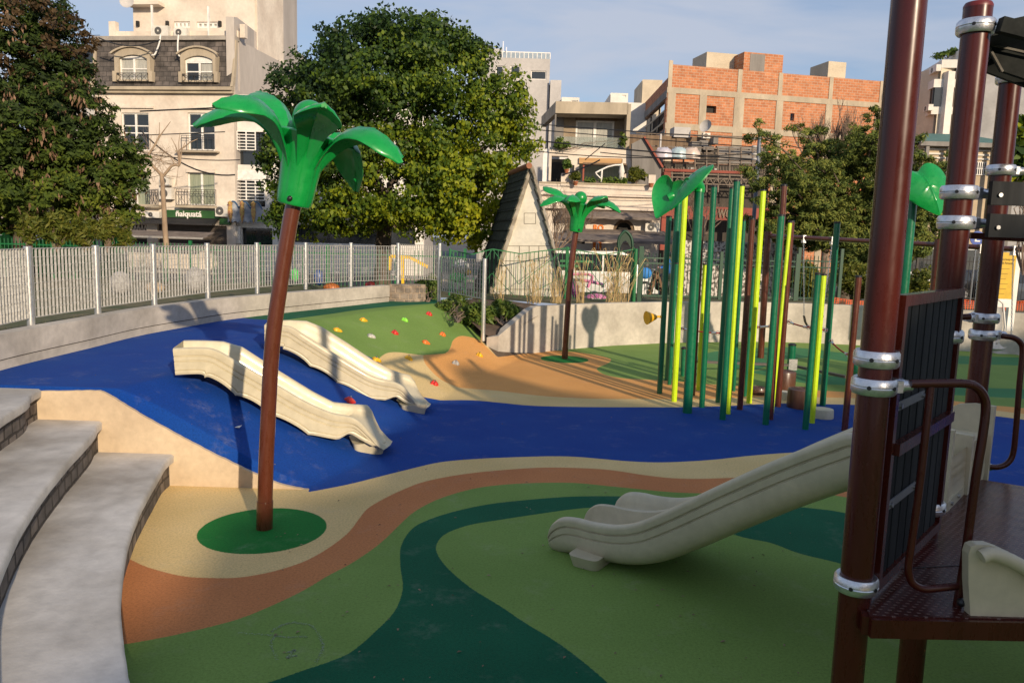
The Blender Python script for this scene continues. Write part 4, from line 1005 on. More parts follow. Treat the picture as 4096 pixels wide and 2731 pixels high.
# deck
m = bpy.data.materials.new('perforated_deck'); m.use_nodes = True; t = m.node_tree; b = t.nodes['Principled BSDF']
b.inputs['Roughness'].default_value = 0.27; b.inputs['Coat Weight'].default_value = 0.0; b.inputs['Specular IOR Level'].default_value = 0.25
tc = t.nodes.new('ShaderNodeTexCoord'); mpn = t.nodes.new('ShaderNodeMapping'); mpn.inputs['Rotation'].default_value = (0, 0, math.radians(10)); t.links.new(tc.outputs['Object'], mpn.inputs[0])
sx = t.nodes.new('ShaderNodeSeparateXYZ'); t.links.new(mpn.outputs[0], sx.inputs[0])
ry = math_('MULTIPLY', sx.outputs[1], 1 / .030); fy = math_('FLOOR', ry); off = math_('MULTIPLY', math_('MODULO', math_('ABSOLUTE', fy), 2.0), .5)
ux = math_('SUBTRACT', math_('FRACT', math_('ADD', math_('MULTIPLY', sx.outputs[0], 1 / .040), off)), .5); uy = math_('SUBTRACT', math_('FRACT', ry), .5)
dd = math_('ADD', math_('POWER', math_('MULTIPLY', ux, 4.2), 2.0), math_('POWER', math_('MULTIPLY', uy, 6.5), 2.0))
holem = rng(dd, 0.8, 1.2)
wv = nz(3.5, 6).outputs['Fac']
base_c = mixc(rng(wv, .35, .65), (0.045, 0.010, 0.008), (0.075, 0.017, 0.014))
t.links.new(mixc(holem, (0.16, 0.10, 0.085), base_c), b.inputs['Base Color'])
bp = t.nodes.new('ShaderNodeBump'); bp.inputs['Strength'].default_value = 0.7; bp.inputs['Distance'].default_value = .004; t.links.new(holem, bp.inputs['Height'])
n9 = nz(9, 2); bp2 = t.nodes.new('ShaderNodeBump'); bp2.inputs['Strength'].default_value = .15; bp2.inputs['Distance'].default_value = .02; t.links.new(n9.outputs['Fac'], bp2.inputs['Height']); t.links.new(bp.outputs[0], bp2.inputs['Normal']); t.links.new(bp2.outputs[0], b.inputs['Normal'])
dl = pz(3478, 2462, DZ); dr = pz(3905, 2448, DZ)
farl = pz(3905, 1914, DZ); farr = pz(4200, 1962, DZ)
dp = [(dl.x, dl.y), (dr.x + 1.6, dr.y - .02), (5.0, 4.6), (4.7, 5.75), (farr.x, farr.y), (farl.x, farl.y), ((P2 + n_ * .0).x, (P2 + n_ * .0).y), ((P1 + e_ * .1).x, (P1 + e_ * .1).y)]
mb = MB(); mb.prism(dp, DZ - .022, DZ); mb.build('deck', m, tower)
mb = MB(); n = len(dp)
for i in range(n):
    a, c = Vector(dp[i]), Vector(dp[(i + 1) % n]); dd_ = (c - a).normalized(); nn = Vector((dd_.y, -dd_.x))
    mb.bar((a.x + nn.x * .012, a.y + nn.y * .012, DZ - .048), (c.x + nn.x * .012, c.y + nn.y * .012, DZ - .048), .03, .085)
mb.build('deck_frame', M_brown, tower)
mb = MB(); mid = (P1 + P2) / 2; mb.bar((P1.x + .35, P1.y + .38, DZ + .001), (4.9, 4.35, DZ + .001), .006, .004); mb.build('deck_joint', M_black, tower)
# slatted panel
pw = Wall(tuple(P1 + e_ * .07 + n_ * .055), tuple(P2 + e_ * -.005 + n_ * .055)); Lp = pw.L
pan = thing('slatted_panel', '', '', (P1.x, P1.y, DZ)); del pan['label']; del pan['category']; pan.parent = tower; pan.location = Vector((P1.x, P1.y, DZ)) - wloc(tower)
mb = MB(); zb_, zt_ = DZ + .05, zat(Vector(pw.pt(Lp / 2, 0).xy), 1164)
pw.box(mb, 0, Lp, zt_ - .05, zt_, -.025, .025); pw.box(mb, 0, Lp, zb_, zb_ + .05, -.025, .025); pw.box(mb, Lp - .045, Lp, zb_ + .05, zt_ - .05, -.0245, .0245); pw.box(mb, 0.0, .045, zb_ + .05, zt_ - .05, -.0245, .0245)
mb.build('panel_frame', M_brown, pan)
ns_ = 8; w_ = (Lp - .10) / ns_
for k in range(ns_):
    mb = MB(); s0 = .05 + k * w_; pw.box(mb, s0 + .012, s0 + w_ - .012, zb_ + .05, zt_ - .02, -.018, .006); mb.build('slat', M_slat, pan)
mb = MB(); pw.box(mb, .05, Lp - .05, 1.88, 1.935, .008, .045); mb.build('cross_rail', M_brown, pan)
for z in (2.10, 1.64):
    mb = MB(); pw.box(mb, .06, .50, z - .02, z + .02, .012, .018); bb = mb.build('flat_bar', mat('grey_bar', (0.20, 0.20, 0.21), .5, .3), pan)
    for q in (.09, .47):
        mb = MB(); c = pw.pt(q, z, .018); mb.tube([c, c + pw.n.to_3d() * .012], .012, 10); mb.build('bolt', M_steel, bb, 40)
# hand rails
def rail(px, Y, r, nm='hand_rail', last=None):
    P = [tuple(pd(x, y, Y)) for x, y in px]; 
    mb = MB(); mb.tube([Vector(q) for q in smooth(P, 5)], r, 16); return mb.build(nm, M_brown, tower, 60)
rl = rail([(3640, 1535), (3760, 1533), (3860, 1534), (3908, 1550), (3938, 1592), (3942, 1650), (3928, 1760), (3905, 1900), (3885, 2050), (3862, 2220), (3838, 2370), (3826, 2444)], 3.40, .0195)
P = [tuple(pd(x, y, 3.40)) for x, y in [(3722, 1545), (3706, 1700), (3686, 1880), (3664, 2050), (3644, 2190), (3634, 2270), (3646, 2325), (3690, 2353), (3760, 2350), (3832, 2342)]]
mb = MB(); mb.tube([Vector(q) for q in smooth(P, 5)], .017, 14); mb.build('inner_rail', M_brown, rl, 60)
mb = MB(); mb.ball(pd(3846, 2408, 3.36), .020); mb.build('knob', M_black, rl, 60)
rail([(4010, 1344), (4051, 1350), (4080, 1369), (4090, 1406), (4078, 1534), (4064, 1712), (4053, 1810), (4032, 1850), (3995, 1867), (3950, 1866)], 5.55, .020)
# second far guard loop seen between the posts
rail([(3845, 1268), (3880, 1266)], 5.0, .020)
# boards clamped high between posts
for y0, y1, x0 in ((727, 818, 3960), (856, 947, 3950)):
    A_ = pd(x0, (y0 + y1) / 2, 4.22); hh = (y1 - y0) / 2 * 4.22 / FPX
    mb = MB(); B_ = A_ + Vector((1.35, .1, 0)); mb.bar(A_, B_, .03, hh * 2); bo = mb.build('board', M_slat, tower)
    mb = MB(); c = A_ + Vector((.045, -.015, -.01)); mb.tube([c, c - Vector((0, .01, 0))], .011, 10); mb.build('bolt', M_steel, bo, 40)
mb = MB(); mb.bar(pd(3874, 942, 4.5), pd(4200, 962, 4.5), .05, .035); mb.build('cross_tube', M_brown, tower)
# roof of ribbed black panels
rf = thing('roof', '', '', (P2.x, P2.y, 4)); del rf['label']; del rf['category']; rf.parent = tower; rf.location = Vector((P2.x, P2.y, 4)) - wloc(tower)
def rquad(name, P, th, ribs=0, m_=M_roof):
    P = [Vector(p) for p in P]; n = (P[1] - P[0]).cross(P[3] - P[0]).normalized()
    mb = MB(); mb.slab(P, n, th); o = mb.build(name, m_, rf, fix=True)
    return o
E1 = pd(3946, 150, 4.32); E2 = pd(3944, 262, 5.35)
out_ = Vector((1.5, .35, .42))
rquad('roof_panel', [E1, E1 + out_, E2 + out_, E2], .03)
nrib = 7
for k in range(nrib):
    f = k / (nrib - 1); a = E1.lerp(E2, f); mb = MB(); mb.bar(a - out_.normalized() * .12 + Vector((0, 0, .045)), a + out_ + Vector((0, 0, .045)), .07, .035); mb.build('roof_rib', M_roof, rf)
mb = MB(); mb.bar(pd(3998, 100, 4.2), pd(4500, 228, 4.2), .05, .075); mb.build('fascia', M_roof, rf)
mb = MB(); mb.bar(pd(3945, 262, 5.0), pd(4500, 470, 4.7), .05, .075); mb.build('fascia', M_roof, rf)
mb = MB(); mb.slab([pd(3950, 180, 4.7), pd(4500, 330, 4.7), pd(4500, 450, 4.7), pd(4010, 285, 4.7)], (0, 1, 0), .03); mb.build('gusset', M_roof, rf, fix=True)
mb = MB(); mb.bar(pd(3948, 176, 4.66), pd(4010, 288, 4.66), .012, .012); mb.bar(pd(3948, 176, 4.66), pd(4500, 300, 4.66), .012, .012); mb.build('edge_trim', mat('trim_bronze', (0.05, 0.04, 0.025), .6), rf)
# twin slide
D0 = P2 + e_ * .50; D0 = Vector((D0.x, D0.y)); N0 = Vector((.50, 6.72)); W3 = Wall(tuple(N0), tuple(D0)); L3 = W3.L; SW = 1.06
rim3 = [(2195, 2118), (2213, 2090), (2248, 2070), (2303, 2073), (2361, 2088), (2447, 2100), (2519, 2096), (2577, 2079), (2685, 2032), (2865, 1946), (3082, 1848), (3298, 1764), (3413, 1735)]
s_last, z_last = W3.hit(3413, 1735)
ext = [(s_last + (L3 - s_last) * .45, z_last + (1.50 - z_last) * .8), (L3 - .02, 1.52)]
tw = thing('twin_slide', '', '', (D0.x, D0.y, DZ)); tw['label'] = 'wide cream plastic slide with two lanes'; del tw['category']; tw.parent = tower; tw.location = Vector((D0.x, D0.y, DZ)) - wloc(tower)
mb, R3 = chute(W3, rim3, SW, .20, .37, sect='double', lip=-.30, n=130, extra_end=ext, lipmin=.72)
mb.build('chute', M_cream, tw, 38, fix=True)
foot_block((2286, 2258), (2388, 2286), W3, 0, .75, .11, spread=.16).build('foot', M_cream, tw, 40, fix=True)
for k, dpt in enumerate((0.02, SW - .02, SW / 2)):
    zt2 = 1.72 if k < 2 else 1.60
    ol = [(L3 - .50, 1.30), (L3 - .36, zt2 - .12), (L3 - .22, zt2 - .02), (L3 - .12, zt2), (L3 + .01, zt2), (L3 + .01, 1.10), (L3 - .50, 1.0)]
    mb = MB(); mb.slab([W3.pt(s, z, -dpt) for s, z in ol], W3.n.to_3d(), .045 if k != 1 else -.045); mb.build('hood_wall', M_cream, tw, fix=True)
mb = MB(); Wd = Wall(tuple(D0 - n_ * .0), tuple(D0 + e_ * SW)); Wd.box(mb, 0, SW, 1.125, 1.262, -.012, .012); fl_ = mb.build('flange', M_cream, tw)
for k in range(5):
    c = Wd.pt(.1 + k * .2, 1.235, .012); mb = MB(); mb.tube([c, c + Wd.n.to_3d() * .012], .012, 10); mb.build('bolt', M_steel, fl_, 40)
# side wall of the next slide at the front edge of the deck
ol = [(3874, 2215), (3884, 2186), (3905, 2178), (3957, 2179), (4002, 2195), (4060, 2222), (4140, 2272), (4260, 2365), (4420, 2530), (3945, 2530), (3904, 2508), (3882, 2462), (3874, 2330)]
ss = thing('side_slide', '', '', pd(3957, 2400, 3.3)); ss['label'] = 'cream curved entrance wall of the next slide'; del ss['category']; ss.parent = tower; ss.location = Vector(pd(3957, 2400, 3.3)) - wloc(tower)
mb = MB(); mb.slab([pd(x, y, 3.30) for x, y in ol], (0, 1, 0), .05); mb.build('side_wall', M_cream, ss, fix=True)
mb = MB(); P = [tuple(pd(x, y, 3.27)) for x, y in [(3925, 2226), (3960, 2214), (4010, 2226), (4070, 2254), (4150, 2304), (4270, 2400), (4400, 2530)]]; mb.tube([Vector(q) for q in smooth(P, 4)], .030, 16); mb.build('rolled_rim', M_cream, ss, 60)
mb = MB(); c = pd(3953, 2494, 3.30); mb.ball(c, .0125, 1, .6, 1); mb.build('bolt', M_steel, ss, 60)

# ------------------------------------------------------------------ added unseen block behind the viewer, roofline shaped to cast the foreground shade
sh_dir = Vector((-math.sin(SUN_AZ), math.cos(SUN_AZ))); sh_u = Vector((math.cos(SUN_AZ), math.sin(SUN_AZ))); DB_ = 26.0
sil = [(-22, 3.2), (-3.2, 4.0), (-.7, 5.0), (.4, 6.2), (.9, 7.9), (2.6, 8.6), (3.2, 10.2), (4.3, 11.6), (5.7, 12.3), (6.1, 15.2), (6.9, 15.3), (7.3, 12.6), (8.3, 10.9), (9.6, 9.9), (12, 10.1), (13.2, 12), (16, 13.2), (20, 14.5), (45, 15)]
sil = [(u, (v + DB_) * math.tan(SUN_EL)) for u, v in sil]
hb = thing('shade_caster_row', 'added house-like block out of view behind the viewer, roofline shaped to shade the foreground', 'building', tuple(sh_u * 6 - sh_dir * DB_) + (0.4,))
mb = MB(); o_ = -sh_dir * DB_
ol = [Vector((*(sh_u * u + o_), z)) for u, z in sil] + [Vector((*(sh_u * 45 + o_), .3)), Vector((*(sh_u * -22 + o_), .3))]
mb.slab(ol, -sh_dir.to_3d(), 9.0); mb.build('wall', mat('caster_plaster', (0.50, 0.42, 0.33), .9, scale=.6, col2=(0.60, 0.52, 0.42)), hb, fix=True)
for k in range(20):
    for z in (3.0, 6.2):
        u = -20 + k * 3.2; c = sh_u * u + o_ + sh_dir * .03; mb = MB(); mb.obox((c.x, c.y, z), sh_u.to_3d() * .6, sh_dir.to_3d() * .03, (0, 0, .9)); mb.build('window', mat('caster_window', (.03, .035, .04), .15), hb)

M_brown = M_brown_t
# ------------------------------------------------------------------ foliage
def leafmat(name, stops, trans=0.35, rough=0.55):
    if name in MATS: return MATS[name]
    m = bpy.data.materials.new(name); m.use_nodes = True; MATS[name] = m; t = m.node_tree; b = t.nodes['Principled BSDF']; o = t.nodes['Material Output']
    a = t.nodes.new('ShaderNodeAttribute'); a.attribute_name = 'tint'
    r = t.nodes.new('ShaderNodeValToRGB'); r.color_ramp.elements[0].color = (*stops[0], 1); r.color_ramp.elements[1].color = (*stops[-1], 1)
    for i, c in enumerate(stops[1:-1]):
        e = r.color_ramp.elements.new((i + 1) / (len(stops) - 1)); e.color = (*c, 1)
    t.links.new(a.outputs['Fac'], r.inputs[0]); t.links.new(r.outputs[0], b.inputs['Base Color']); b.inputs['Roughness'].default_value = rough; b.inputs['Specular IOR Level'].default_value = .3
    tr = t.nodes.new('ShaderNodeBsdfTranslucent'); t.links.new(r.outputs[0], tr.inputs[0]); mx = t.nodes.new('ShaderNodeMixShader'); mx.inputs[0].default_value = trans
    t.links.new(b.outputs[0], mx.inputs[1]); t.links.new(tr.outputs[0], mx.inputs[2]); t.links.new(mx.outputs[0], o.inputs[0]); return m
def lobe(px, py, Y, rpx, rz=None, ry=None):
    c = pd(px, py, Y); r = rpx * Y / FPX; return (c.x, c.y, c.z, r, (ry or rpx) * Y / FPX, (rz or rpx) * Y / FPX)
def foliage(name, parent, lobes, n, size, m, seed=0, clump=.35, per=60, aspect=1.7, shell=(.5, 1.03), tintf=None, droop=0.0, flat=.75, up=0.0, off=None):
    R = np.random.RandomState(seed); L = np.array(lobes); vol = (L[:, 3] * L[:, 4] + L[:, 3] * L[:, 5]) ; pr = vol / vol.sum()
    nc = max(1, n // per); li = R.choice(len(L), nc, p=pr); d = R.normal(size=(nc, 3)); d /= np.linalg.norm(d, axis=1)[:, None]
    rad = shell[0] + (shell[1] - shell[0]) * R.rand(nc) ** .45
    cc = L[li, :3] + d * L[li, 3:6] * rad[:, None]
    cs = clump * (.55 + .9 * R.rand(nc))
    idx = np.repeat(np.arange(nc), per); N = len(idx)
    g = R.normal(size=(N, 3)); g /= np.linalg.norm(g, axis=1)[:, None]; g *= (R.rand(N) ** .4)[:, None]
    g[:, 2] *= flat
    pos = cc[idx] + g * cs[idx][:, None]
    nrm = R.normal(size=(N, 3)) * .8 + d[idx] * .9 + g * .5 + np.array([0, 0, up]); nrm /= np.linalg.norm(nrm, axis=1)[:, None]
    ax = R.normal(size=(N, 3)) + np.array([0, 0, -droop]) + d[idx] * .3; ax -= nrm * (ax * nrm).sum(1)[:, None]; ax /= np.linalg.norm(ax, axis=1)[:, None]
    bx = np.cross(nrm, ax); s = size * (.65 + .7 * R.rand(N))[:, None]
    P0 = pos - ax * s * .5 * aspect; P1_ = pos + bx * s * .5 - ax * s * .08 - nrm * s * .12; P2_ = pos + ax * s * .5 * aspect; P3_ = pos - bx * s * .5 - ax * s * .08 - nrm * s * .12
    V = np.stack([P0, P1_, P2_, P3_], 1).reshape(-1, 3)
    ct = R.rand(nc)
    tint = .45 * ct[idx] + .55 * R.rand(N)
    if tintf is not None: tint = np.clip(tintf(pos, tint), 0, 1)
    V = V - np.array(wloc(parent)) if parent else V
    me = bpy.data.meshes.new(name); me.vertices.add(4 * N); me.vertices.foreach_set('co', V.ravel().astype(np.float32))
    me.loops.add(4 * N); me.loops.foreach_set('vertex_index', np.arange(4 * N, dtype=np.int32)); me.polygons.add(N)
    me.polygons.foreach_set('loop_start', (np.arange(N) * 4).astype(np.int32)); me.polygons.foreach_set('loop_total', np.full(N, 4, np.int32)); me.update(calc_edges=True)
    at = me.attributes.new('tint', 'FLOAT', 'POINT'); at.data.foreach_set('value', np.repeat(tint, 4).astype(np.float32)); me.materials.append(m)
    o = bpy.data.objects.new(name, me); COL.objects.link(o)
    if parent: o.parent = parent
    return o
M_bark = mat('bark', (0.075, 0.055, 0.04), 0.95, scale=6, col2=(0.15, 0.12, 0.09), bump=.8, bscale=18, stretch=(1, 1, .25))
M_palebark = mat('pale_bark', (0.28, 0.20, 0.14), 0.9, scale=6, col2=(0.40, 0.30, 0.21), bump=.4, bscale=20, stretch=(1, 1, .3))
M_twig = mat('twig', (0.16, 0.11, 0.08), 0.9, scale=8, col2=(0.26, 0.19, 0.14))
def limb(mb, a, b_, r0, r1, rnd, wob=.06, n=6, seg=8):
    a, b_ = Vector(a), Vector(b_); L = (b_ - a).length; P = []
    for i in range(n + 1):
        f = i / n; w = L * wob * math.sin(math.pi * f); P.append(a.lerp(b_, f) + Vector((rnd.uniform(-w, w), rnd.uniform(-w, w), rnd.uniform(-w, w) * .5)))
    mb.tube(P, [r0 + (r1 - r0) * i / n for i in range(n + 1)], seg); return P
def branches(mb, a, d, L, r, depth, rnd, spread=.55, upb=.15, seg=5, nb=(2, 4)):
    a = Vector(a); d = Vector(d).normalized(); P = [a]; n = 4
    for i in range(n):
        d = (d + Vector((rnd.uniform(-.14, .14), rnd.uniform(-.14, .14), rnd.uniform(-.08, .12) + upb * .25))).normalized(); P.append(P[-1] + d * L / n)
    mb.tube(P, [r * (1 - .45 * i / n) for i in range(n + 1)], seg, False)
    if depth <= 0: return
    for k in range(rnd.randint(*nb)):
        f = rnd.uniform(.35, 1.0); i = min(n, int(f * n)); q = P[i]
        dd = (d + Vector((rnd.uniform(-1, 1), rnd.uniform(-1, 1), rnd.uniform(-.5, .8) + upb)) * spread * 1.5).normalized()
        branches(mb, q, dd, L * rnd.uniform(.55, .8), r * .55, depth - 1, rnd, spread, upb, seg, nb)

# big round evergreen tree in the middle
LM1 = leafmat('round_tree_leaf', [(0.014, 0.036, 0.009), (0.035, 0.075, 0.014), (0.10, 0.16, 0.014), (0.26, 0.30, 0.012), (0.42, 0.40, 0.015)])
YT = 29.5
tb = pd(1530, 960, YT); t1 = thing('broadleaf_tree', 'big round evergreen tree with glossy leaves, yellow green low down, in the middle', 'tree', (tb.x, tb.y, .8), 'park trees')
lob = [lobe(1620, 430, YT, 400, 330, 380), lobe(1330, 480, YT, 270, 250), lobe(1900, 520, YT - .5, 240, 240), lobe(1500, 280, YT, 260, 190), lobe(1760, 290, YT, 220, 170), lobe(1480, 110, YT + .5, 60, 50),
       lobe(1250, 700, YT, 190, 190), lobe(1560, 700, YT - 1, 280, 200), lobe(1850, 760, YT - 1.5, 210, 170), lobe(2040, 560, YT, 110, 120), lobe(1400, 840, YT - 1, 190, 90), lobe(1700, 860, YT - 1.6, 170, 75), lobe(1880, 910, YT - 2, 120, 80), lobe(1190, 860, YT, 110, 80), lobe(1140, 400, YT, 85, 110), lobe(1110, 560, YT, 70, 120), lobe(1640, 160, YT, 190, 90), lobe(2070, 440, YT, 60, 70)]
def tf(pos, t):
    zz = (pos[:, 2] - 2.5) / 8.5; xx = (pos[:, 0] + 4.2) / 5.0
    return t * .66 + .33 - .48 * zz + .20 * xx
mb = MB(); rnd = random.Random(11)
limb(mb, (tb.x, tb.y, .3), (tb.x + .1, tb.y, 3.4), .34, .27, rnd, .02, 6, 14)
for x, y, r in ((1350, 620, .13), (1480, 420, .15), (1700, 420, .15), (1850, 600, .13), (1250, 480, .1), (1600, 250, .12), (1900, 760, .09), (1350, 800, .09), (2000, 520, .08)):
    limb(mb, (tb.x + .05, tb.y, 3.2), pd(x, y, YT + rnd.uniform(-1, 1)), r, .03, rnd, .10, 7, 8)
mb.build('trunk', M_bark, t1, 60)
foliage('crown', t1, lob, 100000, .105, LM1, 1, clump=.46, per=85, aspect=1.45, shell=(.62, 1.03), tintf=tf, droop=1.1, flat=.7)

# feathery tree with hanging pods at the left
LM2 = leafmat('feathery_leaf', [(0.010, 0.022, 0.005), (0.028, 0.050, 0.009), (0.07, 0.11, 0.012), (0.17, 0.20, 0.02)], .3, .75)
LMP = leafmat('seed_pod', [(0.16, 0.09, 0.05), (0.30, 0.19, 0.12)], .15, .8)
YL = 26.0
tb = pd(300, 960, YL); t2 = thing('feathery_tree', 'feathery dark tree with hanging brown pods filling the left edge', 'tree', (tb.x, tb.y, .8), 'park trees')
lobL = [lobe(10, 250, YL + 1, 300, 240), lobe(-60, 520, YL, 330, 260), lobe(200, 480, YL, 230, 190), lobe(330, 620, YL, 190, 140), lobe(60, 700, YL - 1, 260, 160), lobe(400, 760, YL - .5, 170, 105), lobe(200, 800, YL - 1, 210, 85), lobe(60, 60, YL + 1, 200, 140), lobe(470, 660, YL, 120, 90), lobe(480, 830, YL - .5, 90, 60), lobe(250, 330, YL + .5, 120, 110), lobe(-80, 820, YL, 200, 120)]
mb = MB(); limb(mb, (tb.x - 1.5, tb.y, .3), (tb.x - 1.9, tb.y, 3.6), .28, .22, rnd, .03, 6, 12)
for x, y, r in ((430, 740, .09), (250, 500, .11), (50, 300, .13), (-60, 600, .1), (330, 640, .09), (100, 740, .09), (470, 840, .06)):
    limb(mb, (tb.x - 1.9, tb.y, 3.5), pd(x, y, YL + rnd.uniform(-1, 1)), r, .02, rnd, .12, 7, 8)
mb.build('trunk', M_bark, t2, 60)
def tf2(pos, t):  # sunlit foliage put into the colour: leaf tint brightens low and to the right
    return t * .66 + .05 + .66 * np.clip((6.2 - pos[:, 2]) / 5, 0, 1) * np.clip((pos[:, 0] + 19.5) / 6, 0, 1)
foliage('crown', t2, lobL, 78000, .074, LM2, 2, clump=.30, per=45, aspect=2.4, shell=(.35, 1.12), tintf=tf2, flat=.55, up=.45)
foliage('pods', t2, lobL, 3600, .065, LMP, 3, clump=.26, per=9, aspect=3.4, shell=(.75, 1.04), droop=7, flat=.8)
foliage('dry_crown_top', t2, [lobe(10, 170, YL + .8, 300, 200), lobe(230, 330, YL + .5, 130, 120)], 6000, .085, leafmat('rusty_leaf', [(0.035, 0.026, 0.012), (0.085, 0.052, 0.022), (0.13, 0.085, 0.04)], .3), 4, clump=.3, per=40, aspect=2.2, shell=(.85, 1.05), flat=.5)

# spreading conifer on the right
LM3 = leafmat('conifer_needle', [(0.018, 0.038, 0.012), (0.055, 0.090, 0.022), (0.13, 0.165, 0.032), (0.25, 0.26, 0.05)], .15, .8)
YC = 30.0
tb = pd(3385, 1070, YC); t3 = thing('conifer', 'spreading green conifer with plume like branches before the brick building', 'tree', (tb.x, tb.y, .6), 'park trees')
mb = MB(); limb(mb, (tb.x, tb.y, .3), pd(3500, 560, YC), .30, .06, rnd, .05, 8, 12)
pl = [(3520, 440), (3590, 480), (3180, 500), (3010, 500), (3260, 530), (2990, 690), (3060, 600), (3420, 520), (3700, 560), (3760, 680), (3820, 790), (3840, 620), (2970, 880), (3050, 800), (3100, 900), (3640, 880), (3760, 920), (3300, 640), (3200, 700), (3450, 650), (3560, 760), (3300, 860), (3420, 920), (3680, 1000), (3540, 1010), (3460, 1060), (3330, 780), (3610, 640), (3150, 620), (3680, 760), (3120, 720), (3230, 900)]
lobC = []
for i, (x, y) in enumerate(pl):
    Yb = YC + rnd.uniform(-2.4, 1.0); e2 = pd(x, y, Yb); sx_, sy_ = 3430 + (x - 3430) * .15, min(1000, y + 240 + abs(x - 3430) * .25)
    a = pd(sx_, sy_, YC); limb(mb, a, e2, .07, .015, rnd, .10, 5, 6)
    for f, rr in ((1.0, 26), (.86, 40), (.70, 56), (.52, 66), (.36, 62)):
        q = a.lerp(e2, f); k = rr * Yb / FPX; lobC.append((q.x + rnd.uniform(-.15, .15), q.y, q.z + rnd.uniform(-.1, .1), k * 1.5, k * 1.2, k * .62))
mb.build('trunk', M_bark, t3, 60)
def tf3(pos, t): return t * .95 + .18
foliage('crown', t3, lobC, 160000, .040, LM3, 5, clump=.17, per=45, aspect=4.2, shell=(.35, 1.15), tintf=tf3, flat=.6, up=.6)

# bare trees
def bare(label, base, dirs, L, r, depth, seed, m, spread=.5, upb=.3, nb=(2, 4), top=None, group='leafless trees'):
    t_ = thing('bare_tree', label, 'tree', base, group); rn = random.Random(seed); mb = MB(); tp_ = Vector(top)
    limb(mb, base, tp_, r * 1.5, r, rn, .02, 6, 10)
    for d, l, s_ in dirs: branches(mb, tp_, d, L * l, r * s_, depth, rn, spread, upb, 5, nb)
    mb.build('trunk', m, t_, 60); return t_
Yb = 31.0
bt = thing('bare_tree', 'small leafless tree with pollarded Y shaped limbs before the mansard house', 'tree', pd(662, 975, Yb), 'leafless trees')
mb = MB(); rn = random.Random(4)
def pth(P, r0, r1):
    Q = [pd(x, y, Yb) for x, y in P]; mb.tube(Q, [r0 + (r1 - r0) * i / (len(Q) - 1) for i in range(len(Q))], 9); return Q
pth([(668, 1010), (660, 920), (656, 840), (650, 740), (646, 695)], .11, .075)
pth([(646, 700), (636, 690), (612, 665), (590, 635), (580, 632), (568, 640)], .065, .05); pth([(578, 636), (600, 612), (630, 560), (650, 530), (682, 487)], .045, .012); pth([(600, 612), (625, 575), (637, 540), (638, 490)], .03, .01); pth([(570, 640), (555, 625), (530, 600), (505, 580)], .03, .01)
pth([(652, 705), (665, 690), (685, 665), (700, 660), (716, 664), (722, 650), (718, 600), (735, 590), (760, 570), (790, 557)], .06, .015); pth([(716, 660), (712, 610), (700, 580), (685, 552)], .03, .01); pth([(722, 640), (728, 600), (742, 565)], .025, .008); pth([(700, 660), (690, 640), (672, 618)], .025, .01); pth([(716, 640), (715, 570), (720, 530)], .02, .008)
for k in range(60):
    x, y = rn.choice([(580, 632), (600, 612), (650, 700), (716, 655), (560, 760), (600, 700), (640, 640), (520, 700)]); branches(mb, pd(x, y, Yb + .1), (rn.uniform(-1, 1), rn.uniform(-.3, .6), rn.uniform(-.4, .8)), rn.uniform(.35, .8), .009, 2, rn, .6, .0, 4, (1, 3))
mb.build('trunk', M_palebark, bt, 60)
b_ = pd(3335, 660, 47); bare('tall leafless tree spreading in front of the unfinished brick wall', (b_.x, 47, .5), [((x, .1 * (i % 3), z), 1, .62) for i, (x, z) in enumerate([(-1, 1), (-.6, 1.3), (-.2, 1.6), (.15, 1.6), (.5, 1.4), (.9, 1.1), (1.2, .8), (-1.2, .6)])], 2.1, .16, 4, 7, M_twig, .42, .35, (2, 4), (b_.x, 47, b_.z - .6))
b_ = pd(2225, 1000, 34); bare('tangle of leafless twigs beside the pointed hut', (b_.x, 34, .5), [((x, .1, z), 1, .55) for x, z in [(-.8, 1), (-.3, 1.3), (.1, 1.5), (.5, 1.2), (-1, .5), (.8, .7), (-.5, .4), (.3, .5)]], 1.5, .06, 4, 9, M_twig, .55, .25, (3, 4), (b_.x, 34, 2.2))
b_ = pd(2790, 960, 40); bare('leafless creeper like tree in front of the dark terrace restaurant', (b_.x, 40, .5), [((x, .1, z), 1, .5) for x, z in [(-.8, 1), (-.3, 1.3), (.1, 1.5), (.6, 1.2), (-1, .5), (1, .7)]], 1.5, .07, 4, 13, M_twig, .6, .15, (2, 4), (b_.x, 40, 2.9))
# shrubs and weeds
LMS = leafmat('shrub_leaf', [(0.035, 0.075, 0.014), (0.09, 0.15, 0.022), (0.20, 0.24, 0.045)], .3)
def shrub(lab, lobes, n, size, base, seed, m=LMS, name='shrub', clump=.16, per=26, aspect=2.0, **k):
    t_ = thing(name, lab, 'shrub', base, 'shrubs'); rn = random.Random(seed); mb = MB()
    for L in lobes:
        for _ in range(5): limb(mb, base, (L[0] + rn.uniform(-.6, .6) * L[3], L[1], L[2] + rn.uniform(-.3, .6) * L[5]), .012, .003, rn, .1, 5, 5)
    mb.build('stems', M_twig, t_, 60); foliage('leaves', t_, lobes, n, size, m, seed, clump, per, aspect, (.1, 1.05), **k); return t_
shrub('green shrub at the fence corner right of the granite block', [lobe(1700, 1170, 21.8, 45, 55), lobe(1730, 1140, 21.9, 30, 35)], 2600, .045, pz(1710, 1215, 1.0), 1)
shrub('leafy low bush in the planter between the two end fence posts', [lobe(1810, 1235, 20.0, 55, 40), lobe(1860, 1260, 19.4, 45, 35), lobe(1830, 1200, 20.2, 30, 30)], 3600, .045, pz(1830, 1290, .8), 2)
shrub('bush in the planter just left of the last fence post', [lobe(1905, 1270, 19.3, 30, 45), lobe(1915, 1240, 19.4, 22, 30)], 1700, .045, pz(1910, 1310, .6), 3)
